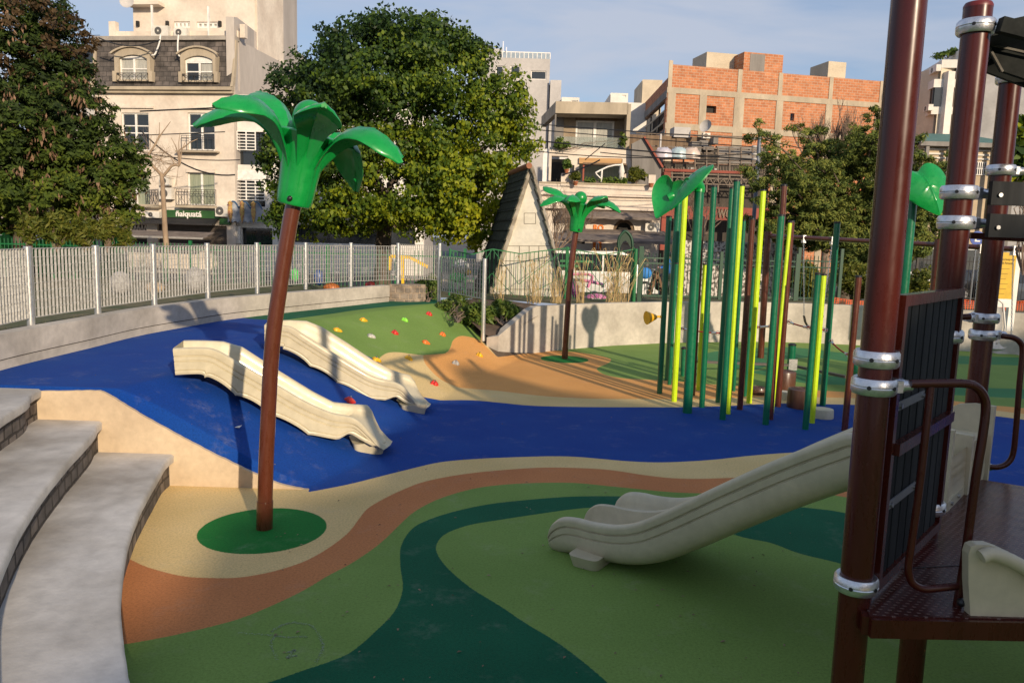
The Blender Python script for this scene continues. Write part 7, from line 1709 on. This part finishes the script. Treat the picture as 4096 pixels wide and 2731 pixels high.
vfence('green ornamental fence with a sagging V top between the far palm and the gate post', [(2272, 993), (2303, 999), (2413, 1020), (2536, 997)])
gp = thing('gate_post', 'bright green round gate post beside a darker square one', 'post', pd(2539, 1200, 22.6)); p_ = pd(2539, 1100, 22.6); mb = MB(); mb.tube([(p_.x, p_.y, .9), (p_.x, p_.y, pd(2539, 995, 22.6).z)], .055, 16); mb.build('round_post', M_gf, gp, 40)
mb = MB(); p_ = pd(2560, 1100, 22.7); mb.box(p_.x - .06, p_.x + .06, p_.y - .06, p_.y + .06, .9, pd(2560, 985, 22.7).z); mb.build('square_post', M_gd, gp)
a = pd(2566, 1100, 24.2); b_ = pd(3185, 1100, 25.2); zt_ = pd(2600, 1012, 24.2).z
picket_fence('green picket fence behind the pole forest, above the retaining wall', a.xy[:], b_.xy[:], 1.0, zt_, .115, (pd(2600, 1032, 24.2).z, pd(2600, 1053, 24.2).z, 1.15), M_gd, 5, group='green fences')
a = pd(3192, 1100, 25.4); b_ = pd(3361, 1100, 25.2)
picket_fence('short green fence section with a diagonal brace behind the swing chains', a.xy[:], b_.xy[:], 1.0, zt_ + .05, .115, (zt_ - .12, zt_ - .32, 1.15), M_gd, 2, group='green fences', tp=zt_ + .3)
a = pd(3365, 1050, 36); b_ = pd(4500, 1050, 33)
picket_fence('dark iron fence far back along the street on the right', a.xy[:], b_.xy[:], .4, 2.55, .14, (2.35, .75), M_iron, 8)
pb = thing('pebble_wall', 'low wall of white pebbles behind the green fence', 'wall', pd(2900, 1030, 32)); a, b_ = pd(2735, 1000, 32), pd(3200, 1000, 32)
mb = MB(); mb.box(a.x, b_.x, 32, 32.4, .3, pd(2900, 966, 32).z); mb.build('wall', mat('white_pebbles', (.13, .11, .095), .9, scale=9, col2=(.62, .57, .52), lo=.44, hi=.52, detail=2), pb)

def vehicle(name, lab, cat, px, Y, yaw, st, body, roofm, w=.85, group=None, ground=.4, belt=.92, glassr=None):
    c = pd(px, 1100, Y); root = thing(name, lab, cat, (0, 0, 0), group)
    def ring(x, zb, zt_, hw, tw): return [Vector((x, -hw, zb)), Vector((x, -hw * 1.02, (zb + min(zt_, belt)) / 2)), Vector((x, -hw * .99, min(zt_, belt))), Vector((x, -tw, zt_)), Vector((x, tw, zt_)), Vector((x, hw * .99, min(zt_, belt))), Vector((x, hw * 1.02, (zb + min(zt_, belt)) / 2)), Vector((x, hw, zb))]
    R_ = [ring(x, .22, z, hw, tw) for x, z, hw, tw in st]; mb = MB(); n = 8
    mb.add([p for r in R_ for p in r], [(i * n + j, i * n + (j + 1) % n, (i + 1) * n + (j + 1) % n, (i + 1) * n + j) for i in range(len(R_) - 1) for j in range(n)] + [tuple(range(n))[::-1], tuple((len(R_) - 1) * n + j for j in range(n))])
    mb.build('body', body, root, 40, fix=True)
    cab = [s for s in st if s[1] > belt + .2]
    if cab:
        for sgn in (-1, 1):
            mb = MB(); P = []
            x0, x1 = cab[0][0], cab[-1][0]; zt_ = max(s[1] for s in cab); hw, tw = max(s[2] for s in cab), max(s[3] for s in cab)
            def q(x, z): f = (z - belt) / (zt_ - belt); return Vector((x, sgn * (hw * .99 + (tw - hw * .99) * f + .012), z))
            for k in range(3):
                a_, b2 = x0 + (x1 - x0) * k / 3 + .05, x0 + (x1 - x0) * (k + 1) / 3 - .03; P = [q(a_, belt + .06), q(b2, belt + .06), q(b2, zt_ - .14), q(a_, zt_ - .14)]
                mb = MB(); mb.slab(P, (0, sgn, 0), .01); mb.build('side_window', M_glass, root, fix=True)
        for end, s0_, s1_ in ((1, st.index(cab[-1]), st.index(cab[-1]) + 1), (-1, st.index(cab[0]), st.index(cab[0]) - 1)):
            if 0 <= s1_ < len(st):
                A_, B_ = st[s0_], st[s1_]; P = [Vector((B_[0] + end * .03 + (A_[0] - B_[0]) * .06, -B_[2] * .84, max(B_[1], belt) + .03)), Vector((B_[0] + end * .03 + (A_[0] - B_[0]) * .06, B_[2] * .84, max(B_[1], belt) + .03)), Vector((A_[0] + end * .03, A_[3] * .86, A_[1] - .05)), Vector((A_[0] + end * .03, -A_[3] * .86, A_[1] - .05))]
                mb = MB(); mb.slab(P, (end, 0, .3), .012); mb.build('windscreen', M_glass, root, fix=True)
        if roofm:
            mb = MB(); zt_ = max(s[1] for s in cab); mb.prism([(cab[0][0] - .03, -cab[0][3] - .02), (cab[-1][0] + .03, -cab[-1][3] - .02), (cab[-1][0] + .03, cab[-1][3] + .02), (cab[0][0] - .03, cab[0][3] + .02)], zt_ - .10, zt_ + .03); mb.build('roof', roofm, root)
    L0, L1 = st[0][0], st[-1][0]
    for x in (L0 + .78, L1 - .78):
        for sgn in (-1, 1):
            mb = MB(); mb.tube([(x, sgn * w * .80, .31), (x, sgn * w * 1.04, .31)], .31, 22); wh = mb.build('wheel', M_black, root, 40)
            mb = MB(); mb.tube([(x, sgn * w * 1.03, .31), (x, sgn * w * 1.06, .31)], .19, 16); mb.build('rim', M_alu, wh, 40)
    for sgn in (-1, 1):
        mb = MB(); mb.box(L0 - .015, L0 + .05, sgn * .58 - .14, sgn * .58 + .14, .62, .80); mb.build('tail_light', mat('tail_red', (.50, .02, .01), .3), root)
        mb = MB(); mb.box(L1 - .05, L1 + .015, sgn * .58 - .16, sgn * .58 + .16, .58, .74); mb.build('headlight', M_wf, root)
    mb = MB(); mb.box(L0 - .03, L0 + .01, -.2, .2, .42, .54); mb.build('number_plate', M_wf, root)
    root.location = (c.x, Y, ground); root.rotation_euler = (0, 0, yaw); return root
hatch = [(-2.0, .75, .78, .70), (-1.95, .95, .82, .72), (-1.55, 1.48, .85, .62), (-.2, 1.52, .85, .64), (.45, 1.46, .85, .62), (1.05, .98, .85, .74), (1.75, .88, .82, .72), (2.0, .62, .76, .68)]
M_blk = mat('black_car_paint', (.012, .012, .013), .15, coat=.8); M_yel = mat('taxi_yellow', (.75, .42, .01), .3, coat=.5); M_sil = mat('silver_car_paint', (.42, .43, .45), .25, .5, coat=.6); M_wcar = mat('white_car_paint', (.68, .68, .66), .3, coat=.5)
vehicle('taxi', 'black taxi with a yellow roof behind the green fence and poles', 'taxi', 2905, 36.0, math.radians(205), hatch, M_blk, M_yel, group='vehicles in the street')
vehicle('parked_car', 'silver hatchback with a red tail light right of the taxi', 'car', 3120, 38.5, math.radians(12), hatch, M_sil, None, group='vehicles in the street')
van = [(-2.4, .9, .86, .80), (-2.35, 1.9, .90, .84), (.9, 1.95, .90, .84), (1.35, 1.75, .90, .78), (1.85, 1.12, .88, .78), (2.5, .92, .84, .74), (2.6, .6, .80, .72)]
v_ = vehicle('delivery_van', 'white delivery van with green lettering beyond the ornamental fence', 'van', 2385, 34.0, 0.06, van, M_wcar, None, group='vehicles in the street', belt=1.05)
for (x0, x1, z) in ((-1.7, -.3, 1.45), (-1.7, -.9, 1.25)):
    mb = MB(); mb.box(x0, x1, -.93, -.90, z, z + .09); o = mb.build('green_lettering', M_gf); o.parent = v_
vehicle('parked_car', 'white car with a dark windscreen left of the motorcycle', 'car', 2478, 36.5, 0.1, hatch, M_wcar, None, group='vehicles in the street')
bus = [(-3.6, 1.0, 1.0, .95), (-3.55, 2.6, 1.05, .98), (3.3, 2.6, 1.05, .98), (3.6, 1.2, 1.05, .95), (3.62, .6, 1.0, .95)]
b_ = vehicle('minibus', 'pale minibus with a yellow lower band beyond the bush on the right', 'bus', 3650, 39, 0.15, bus, M_wcar, None, w=1.0, group='vehicles in the street', belt=1.3)
mb = MB(); mb.box(-3.6, 3.6, -1.09, -1.06, .55, .85); o = mb.build('yellow_band', M_yel); o.parent = b_
vehicle('parked_car', 'dark car behind the iron fence between the two rear tower posts', 'car', 3895, 39, 0.2, hatch, M_blk, None, group='vehicles in the street')
vehicle('parked_car', 'dark blue grey car at the far right edge behind the iron fence', 'car', 4085, 38, 0.2, hatch, mat('slate_car_paint', (.05, .06, .075), .2, coat=.7), None, group='vehicles in the street')
# motorcycle, rider, pallet barrier
Ym = 30.0; mc = thing('motorcycle', 'dark motorcycle with a blue cover parked behind the green fence', 'motorcycle', pd(2585, 1190, Ym)); c0 = pd(2580, 1158, Ym)
for dx in (-.0, 1.18):
    mb = MB(); P = [c0 + Vector((dx + .27 * math.cos(a), 0, .27 * math.sin(a))) for a in [i * math.pi / 12 for i in range(25)]]; mb.tube(P, .05, 8, False); wh = mb.build('wheel', M_black, mc, 60)
    mb = MB()
    for k in range(5): a = k * 2 * math.pi / 5; mb.bar(c0 + Vector((dx, 0, 0)), c0 + Vector((dx + .25 * math.cos(a), 0, .25 * math.sin(a))), .02, .02)
    mb.build('spokes', M_alu, wh)
mb = MB(); mb.tube([c0, c0 + Vector((.22, 0, .55)), c0 + Vector((.28, 0, .75))], .035, 8); mb.tube([c0 + Vector((.28, -.3, .78)), c0 + Vector((.28, .3, .78))], .02, 6); mb.build('fork', M_steel, mc, 50)
mb = MB(); mb.ball(c0 + Vector((.5, 0, .42)), .2, 1.4, .7, .8); mb.ball(c0 + Vector((.6, 0, .15)), .2, 1.3, .7, 1); mb.build('engine_and_tank', M_blk, mc, 60)
mb = MB(); mb.ball(c0 + Vector((1.0, 0, .48)), .16, 2.2, .8, .5); mb.build('seat', M_black, mc, 60)
mb = MB(); mb.ball(c0 + Vector((-.02, -.05, .62)), .2, 1.2, .6, 1.1, 14, 9); mb.build('blue_cover', mat('blue_cloth', (.02, .16, .50), .7, scale=6, col2=(.04, .25, .65), bump=.6, bscale=8), mc, 60)
def person_seated(c, lab):
    root = thing('person', lab, 'person', c)
    me = bpy.data.meshes.new('body'); J = {'pel': (0, 0, 0), 'sp': (-.06, 0, .28), 'ch': (-.10, 0, .46), 'nk': (-.12, 0, .56), 'hd': (-.14, 0, .68), 'hd2': (-.15, 0, .80), 'sl': (-.12, -.17, .48), 'el': (-.28, -.20, .27), 'hl': (-.50, -.17, .24), 'sr': (-.12, .17, .48), 'er': (-.28, .20, .27), 'hr': (-.50, .17, .24), 'kl': (-.40, -.14, -.04), 'fl': (-.30, -.14, -.44), 'tl': (-.42, -.14, -.47), 'kr': (-.40, .14, -.04), 'fr': (-.30, .14, -.44), 'tr': (-.42, .14, -.47), 'hpl': (-.02, -.10, -.02), 'hpr': (-.02, .10, -.02)}
    K = list(J); E = [('pel', 'sp'), ('sp', 'ch'), ('ch', 'nk'), ('nk', 'hd'), ('hd', 'hd2'), ('ch', 'sl'), ('sl', 'el'), ('el', 'hl'), ('ch', 'sr'), ('sr', 'er'), ('er', 'hr'), ('pel', 'hpl'), ('hpl', 'kl'), ('kl', 'fl'), ('fl', 'tl'), ('pel', 'hpr'), ('hpr', 'kr'), ('kr', 'fr'), ('fr', 'tr')]
    rad = dict(pel=.13, sp=.13, ch=.14, nk=.055, hd=.09, hd2=.075, sl=.07, el=.05, hl=.035, sr=.07, er=.05, hr=.035, hpl=.10, kl=.065, fl=.045, tl=.035, hpr=.10, kr=.065, fr=.045, tr=.035)
    me.from_pydata([J[k] for k in K], [(K.index(a), K.index(b2)) for a, b2 in E], []); o = bpy.data.objects.new('tmp', me); COL.objects.link(o)
    md = o.modifiers.new('s', 'SKIN'); me_sv = me.skin_vertices[0].data
    for i, k in enumerate(K): me_sv[i].radius = (rad[k], rad[k])
    me_sv[0].use_root = True; sb = o.modifiers.new('u', 'SUBSURF'); sb.levels = 2; dg = bpy.context.evaluated_depsgraph_get(); dg.update()
    m2 = bpy.data.meshes.new_from_object(o.evaluated_get(dg)); bpy.data.objects.remove(o); m2.name = 'body'
    for q in (mat('blue_jacket', (.02, .13, .45), .8, scale=8, col2=(.04, .2, .6)), mat('dark_trousers', (.02, .022, .03), .85), mat('skin', (.45, .26, .17), .6)): m2.materials.append(q)
    for p_ in m2.polygons: cc = p_.center; p_.material_index = 2 if (cc.z > .60 or (cc.x < -.44 and cc.z > .1)) else (1 if cc.z < .05 else 0); p_.use_smooth = True
    b3_ = bpy.data.objects.new('body', m2); COL.objects.link(b3_); b3_.parent = root
    mb = MB(); mb.ball(Vector(c) + Vector((-.14, 0, .76)), .125, 1.1, 1, 1, 18, 12); mb.build('helmet', M_blk, root, 60); return root
person_seated(tuple(c0 + Vector((.95, 0, .60))), 'person in a blue jacket and dark helmet sitting on the parked motorcycle')
pal = thing('pallet_barrier', 'brown wooden pallets leaning together in front of the motorcycle', 'pallet', pd(2620, 1190, 28.5))
for sgn, x0, x1 in ((1, 2590, 2622), (-1, 2622, 2652)):
    a, b2 = pd(x0 if sgn > 0 else x1, 1186, 28.5), pd(2621, 1088, 28.5)
    mb = MB()
    for k in range(7): q = a.lerp(b2, k / 6); mb.bar(q + Vector((0, -.3, 0)), q + Vector((0, .3, 0)), .10, .03, up=(b2 - a).cross(Vector((0, 1, 0))))
    for y in (-.28, 0, .28): mb.bar(a + Vector((.03, y, 0)), b2 + Vector((.03, y, 0)), .05, .07)
    mb.build('pallet', mat('pallet_wood', (.16, .09, .05), .9, scale=6, col2=(.26, .16, .09)), pal)
# pink ride
Yp = 23.9; pr_ = thing('toy_car', 'pink and purple toy car with a hooped canopy behind the dry grass', 'toy car', pd(2350, 1225, Yp)); M_pk = mat('pink_plastic', (.62, .16, .32), .4, scale=5, col2=(.75, .30, .45)); M_pu = mat('purple_plastic', (.20, .03, .16), .5)
bx0, bx1 = pd(2330, 1200, Yp).x, pd(2438, 1200, Yp).x; zb = pd(2380, 1215, Yp).z - .25; zt_ = pd(2380, 1180, Yp).z
mb = MB(); cx_ = (bx0 + bx1) / 2; mb.ball((cx_, Yp, (zb + zt_) / 2 + .05), .42, 1.0, 1.1, .62, 24, 14); mb.build('body', M_pk, pr_, 60)
for dx in (-.34, .34): mb = MB(); mb.tube([(cx_ + dx, Yp - .45, zb + .02), (cx_ + dx, Yp - .35, zb + .02)], .15, 20); mb.build('wheel', M_black, pr_, 40)
P = [pd(x, y, Yp) for x, y in ((2268, 1180), (2262, 1110), (2285, 1098), (2355, 1098), (2368, 1112), (2350, 1150))]; mb = MB(); mb.tube([Vector(q) for q in smooth([tuple(p) for p in P], 4)], .045, 10); mb.build('canopy_hoop', M_pk, pr_, 60)
P = [pd(x, y, Yp + .6) for x, y in ((2300, 1170), (2296, 1120), (2400, 1135), (2412, 1150))]; mb = MB(); mb.tube([Vector(q) for q in smooth([tuple(p) for p in P], 4)], .05, 10); mb.build('seat_rim', M_pk, pr_, 60)
mb = MB(); q = pd(2290, 1165, Yp); mb.ball(q, .24, .8, .8, 1.5, 16, 10); mb.build('seat', M_pu, pr_, 60)
mb = MB(); q = pd(2385, 1200, Yp - .46); mb.box(q.x - .13, q.x + .13, q.y, q.y + .03, q.z - .05, q.z + .05); mb.build('number_plate', M_wf, pr_)
# arch toy, sacks, toys behind the grating
ar = thing('play_arch', 'dark green pointed arch panel of an old climbing frame beside the gate', 'play equipment', pd(2502, 1200, 27)); Pa = [pd(x, y, 27) for x, y in ((2476, 1000), (2473, 970), (2480, 945), (2500, 925), (2518, 938), (2528, 960), (2531, 1000))]; Pa = [Vector(q) for q in smooth([tuple(p) for p in Pa], 4)]
mb = MB(); mb.tube(Pa, .045, 8); mb.build('frame', M_gd, ar, 60); Pi = [pd(x, y, 27) for x, y in ((2522, 990), (2512, 970), (2501, 962), (2490, 970), (2482, 990))]; mb = MB(); mb.slab(Pa + Pi, (0, 1, 0), .03); mb.build('panel', mat('mesh_green', (.03, .055, .035), .7, scale=30), ar, fix=True)
for x in (2476, 2530): q = pd(x, 1000, 27); mb = MB(); mb.tube([(q.x, 27, .6), (q.x, 27, q.z)], .045, 8); mb.build('leg', M_gd, ar, 60)
def blob(name, lab, cat, px, py, Y, rx, rz, m, grp=None, seed=0):
    c = pd(px, py, Y); k = Y / FPX; t_ = thing(name, lab, cat, (c.x, c.y, c.z - rz * k), grp); r_ = random.Random(seed); vs = []; seg, rg = 18, 10
    for i in range(rg + 1):
        th = -math.pi / 2 + math.pi * i / rg
        for j in range(seg): a = 2 * math.pi * j / seg; w = 1 + r_.uniform(-.10, .10); vs.append(c + Vector((rx * k * w * math.cos(a) * math.cos(th), rx * k * .8 * math.sin(a) * math.cos(th), rz * k * w * math.sin(th))))
    mb = MB(); mb.add(vs, [(i * seg + j, i * seg + (j + 1) % seg, (i + 1) * seg + (j + 1) % seg, (i + 1) * seg + j) for i in range(rg) for j in range(seg)]); mb.build('skin', m, t_, 70); return t_
M_sack = mat('white_sack', (.22, .21, .20), .6, scale=7, col2=(.42, .40, .39), bump=.8, bscale=10)
blob('plastic_sack', 'white bulging plastic sack seen through the fourth fence panel', 'sack', 780, 1118, 21, 38, 48, M_sack, 'sacks behind the fence', 1); blob('plastic_sack', 'crumpled pale sack seen through the third fence panel', 'sack', 480, 1130, 20, 40, 45, M_sack, 'sacks behind the fence', 2); blob('plastic_sack', 'low sandy sack right of the crumpled pale one', 'sack', 620, 1150, 20.5, 40, 22, mat('sand_sack', (.42, .30, .18), .8, scale=6), 'sacks behind the fence', 3)
tcols = {'red': (.30, .03, .02), 'blue': (.02, .06, .20), 'yellow': (.75, .45, .02), 'green': (.05, .45, .08), 'white': (.38, .38, .38), 'orange': (.42, .13, .03)}
for i, (x, y, rx, rz, c, w) in enumerate(((1325, 1150, 32, 18, 'orange', 'orange ride on toy low behind the fence left of the granite block'), (1275, 1110, 20, 30, 'blue', 'blue toy behind the fence beside the orange one'), (1480, 1140, 22, 14, 'red', 'red toy low behind the fence beside the tree trunk'), (1845, 1065, 34, 26, 'white', 'white inflatable toy behind the last fence panel'), (1830, 1110, 30, 20, 'green', 'green inflatable toy below the white one'), (1870, 1090, 14, 10, 'yellow', 'small yellow toy beside the white inflatable'), (1180, 1100, 18, 26, 'green', 'green toy behind the fence right of the palm trunk'), (1615, 1150, 34, 14, 'orange', 'flat orange toy behind the granite block'))):
    blob('toy', w, 'toy', x, y, 24.2, rx, rz, mat('toy_' + c, tcols[c], .4, scale=6, col2=tuple(min(1, q * 1.3) for q in tcols[c])), 'toys behind the fence', i)
tf_ = thing('toy_crane', 'yellow angled toy frame behind the fence before the tree', 'toy', pd(1640, 1100, 24)); P = [pd(x, y, 24) for x, y in ((1560, 1080), (1562, 1025), (1640, 1030), (1712, 1068))]; mb = MB()
for p_, q_ in zip(P[:-1], P[1:]): mb.bar(p_, q_, .09, .09)
mb.build('arm', mat('toy_yellow', tcols['yellow'], .4), tf_); mb = MB(); mb.bar(pd(1610, 1030, 24), pd(1612, 1150, 24), .08, .08); mb.build('leg', MATS['toy_yellow'], tf_)
# signs on the right
sg = thing('park_sign', 'yellow park information panel beside a white post at the far right', 'sign', pd(4050, 1250, 19)); Ws = Wall(tuple(pd(3992, 1100, 19).xy), tuple(pd(4058, 1100, 19).xy))
s0, s1, z0, z1 = Ws.rect(3992, 1010, 4058, 1196); boxw(Ws, 0, Ws.L, z0, z1, -.02, .0, 'panel', mat('sign_yellow', (.62, .38, .01), .5), sg); boxw(Ws, 0, Ws.L, z0 - .2, z0, -.02, .0, 'footer', M_wf, sg)
M_st = mat('sign_text', (.20, .12, .01), .6); text('Plaza Inmigrantes', Ws, .03, Ws.L - .03, z1 - .20, z1 - .14, .001, M_st, 'lettering', sg, .004); text('de Armenia', Ws, .06, Ws.L - .06, z1 - .28, z1 - .22, .001, M_st, 'lettering', sg, .004)
for k in range(6): boxw(Ws, .04, Ws.L * (.5 + .08 * (k % 3)), z0 + .12 + k * .12, z0 + .13 + k * .12, .0, .004, 'text_line', M_st, sg)
q = pd(4064, 1100, 19.1); mb = MB(); mb.box(q.x - .08, q.x + .08, 19.1, 19.22, .9, pd(4064, 1011, 19.1).z); mb.build('post', M_wf, sg)
es = thing('parking_sign', 'round blue sign with a white E above the iron fence', 'sign', pd(3908, 1100, 30)); We = Wall(tuple(pd(3880, 950, 30).xy), tuple(pd(3936, 950, 30).xy)); c = pd(3910, 953, 30)
mb = MB(); mb.tube([c, c + Vector((0, .03, 0))], .27, 28); mb.build('disc', mat('sign_blue', (.01, .06, .35), .4), es, 40); mb = MB(); mb.tube([(c.x, 30.05, .4), (c.x, 30.05, c.z + .2)], .03, 8); mb.build('post', M_steel, es, 40)
text('E', We, *We.rect(3899, 940, 3921, 967), .003, M_wf, 'lettering', es, .01, .02)
# orange netting
nm = mat('orange_net', (.85, .12, .02), .6); 
for lab, x0, x1, y0, y1 in (('orange safety netting beyond the wall beside the slim green pole', 3335, 3470, 1190, 1222), ('orange safety netting along the wall at the far right', 3840, 4180, 1196, 1262)):
    Yn = 23.6; a, b2 = pd(x0, y1, Yn), pd(x1, y1 + 2, Yn); zt_ = pd(x0, y0, Yn).z; t_ = thing('safety_net', lab, 'netting', (a.x, Yn, 1.06), 'orange safety nets'); mb = MB(); n = int((b2.x - a.x) / .07); r_ = random.Random(2)
    for k in range(n + 1): x = a.x + (b2.x - a.x) * k / n; mb.bar((x, Yn, 1.0), (x + r_.uniform(-.02, .02), Yn, zt_ - .08 * abs(math.sin(k * .12))), .012, .012)
    for k in range(6):
        z = 1.05 + (zt_ - 1.05) * k / 5
        for j in range(n): xa = a.x + (b2.x - a.x) * j / n; xb = a.x + (b2.x - a.x) * (j + 1) / n; mb.bar((xa, Yn, z - .08 * abs(math.sin(j * .12)) * k / 5), (xb, Yn, z - .08 * abs(math.sin((j + 1) * .12)) * k / 5), .010, .010)
    mb.build('mesh', nm, t_)
# overhead wires
wires = [((560, 446), (960, 428), 36, .0), ((560, 542), (900, 528), 36, .003), ((380, 560), (960, 640), 36, .25), ((560, 520), (940, 700), 36, .5), ((2150, 497), (3040, 560), 37, .02), ((2150, 520), (3040, 590), 37, .02), ((2100, 558), (3040, 640), 37, .05), ((2100, 600), (3040, 610), 37, .25), ((2340, 640), (2420, 575), 38, .0), ((2250, 700), (2400, 640), 38, .05), ((215, 145), (400, 142), 60, .0), ((3060, 560), (3700, 640), 37, .2), ((640, 160), (395, 152), 43.5, .3), ((2400, 610), (3040, 640), 38, .1)]
CAB = ['cable across the mansard house just above its second floor windows', 'thicker cable across the middle of the second floor windows', 'slack cable leaving the feathery tree across the cream house front', 'deeply sagging cable below the second floor windows of the cream house', 'topmost cable crossing the glass balcony of the terrace house', 'second cable down across the terrace house balcony', 'third cable across the terrace house, below the glass balcony door', 'slack cable across the roof terrace plants', 'short cable slanting up to the left part of the glass balcony', 'short slack cable slanting above the curved parasol arm', 'cable leading left from the corner of the mansard roof', 'slack cable from the utility pole to the right through the conifer', 'sagging cable lying over the slate mansard roof', 'slack cable over the wrapped bundles towards the utility pole']
for i, (a, b2, Y, sag) in enumerate(wires):
    A_, B_ = pd(*a, Y), pd(*b2, Y); mb = MB(); mb.tube([A_.lerp(B_, k / 14) - Vector((0, 0, sag * 4 * 1.2 * (k / 14) * (1 - k / 14))) for k in range(15)], .022 if i % 3 else .034, 5)
    o = mb.build('overhead_cable', M_black); tag(o, CAB[i], 'cable', 'overhead cables')
# chalk scribble, litter, scrap
rn = random.Random(77); mb = MB()
chalk = [[(1085, 2525), (1130, 2500), (1180, 2488)], [(1180, 2490), (1250, 2505), (1285, 2560), (1290, 2600), (1262, 2650)], [(1100, 2540), (1085, 2580), (1110, 2640)], [(950, 2530), (1080, 2540), (1150, 2548), (1230, 2545)], [(1150, 2610), (1180, 2600), (1150, 2630), (1190, 2620)]]
for L in chalk:
    P = [tuple(q) for q in smooth(plan(L), 10)]
    for p_, q_ in zip(P[:-1], P[1:]):
        for k in range(5):
            f = rn.random(); x, y = p_[0] + (q_[0] - p_[0]) * f + rn.uniform(-.010, .010), p_[1] + (q_[1] - p_[1]) * f + rn.uniform(-.010, .010); r_ = rn.uniform(.0015, .005); mb.add([(x - r_, y, .0035), (x, y - r_, .0035), (x + r_, y, .0035), (x, y + r_, .0035)], [(0, 1, 2, 3)])
tag(mb.build('chalk_drawing', mat('chalk', (.30, .38, .24), .95)), 'faint white chalk scribble on the green rubber at the front left', 'chalk drawing', kind='stuff')
mb = MB()
for k in range(260):
    x, y = rn.uniform(300, 3400), rn.uniform(1480, 2720); p_ = fl(x, y); r_ = rn.uniform(.004, .020); a = rn.uniform(0, 6.3)
    if p_.x < -5.5 or (p_.y < 8.4 and p_.x < -2.2): continue
    ca, sa = math.cos(a) * r_, math.sin(a) * r_; z = p_.z + .006; mb.add([(p_.x - ca, p_.y - sa, z), (p_.x + sa * .5, p_.y - ca * .5, z + r_ * .4), (p_.x + ca, p_.y + sa, z + .002), (p_.x - sa * .5, p_.y + ca * .5, z + r_ * .3)], [(0, 1, 2, 3)])
tag(mb.build('leaf_litter', mat('dry_leaf', (.10, .055, .03), .9, scale=2, col2=(.38, .28, .18))), 'tiny dry leaves and crumbs scattered over the play surface', 'litter', kind='stuff')
p_ = fl(951, 1711); mb = MB(); mb.add([p_ + Vector(q) for q in ((-.04, -.02, .01), (.03, -.03, .012), (.045, .02, .03), (-.01, .03, .015))], [(0, 1, 2, 3)]); tag(mb.build('paper_scrap', M_wf), 'small white paper scrap on the blue slope beside the palm shadow', 'paper')
# grass tufts behind the curb
tg = thing('grass_verge', 'thin ragged grass along the top of the earth bank behind the curb', 'grass', (0, 0, 0)); tg['kind'] = 'stuff'
mb = MB(); OP = offset(curb_plan, .55)
for k in range(5200):
    i = rn.randrange(len(OP) - 1); f = rn.random(); d = rn.uniform(-.32, 1.2); x = OP[i][0] + (OP[i + 1][0] - OP[i][0]) * f - d * .7; y = OP[i][1] + (OP[i + 1][1] - OP[i][1]) * f + d * .5
    h = rn.uniform(.03, .11); a = rn.uniform(0, 6.3); w = .004; z = 1.34 - max(0, d) * .14; mb.add([(x - w * math.cos(a), y - w * math.sin(a), z), (x + w * math.cos(a), y + w * math.sin(a), z), (x + rn.uniform(-.04, .04), y + rn.uniform(-.04, .04), z + h)], [(0, 1, 2)])
o = mb.build('blades', mat('grass_blade', (.07, .11, .02), .8, scale=1.5, col2=(.30, .25, .10)), tg)
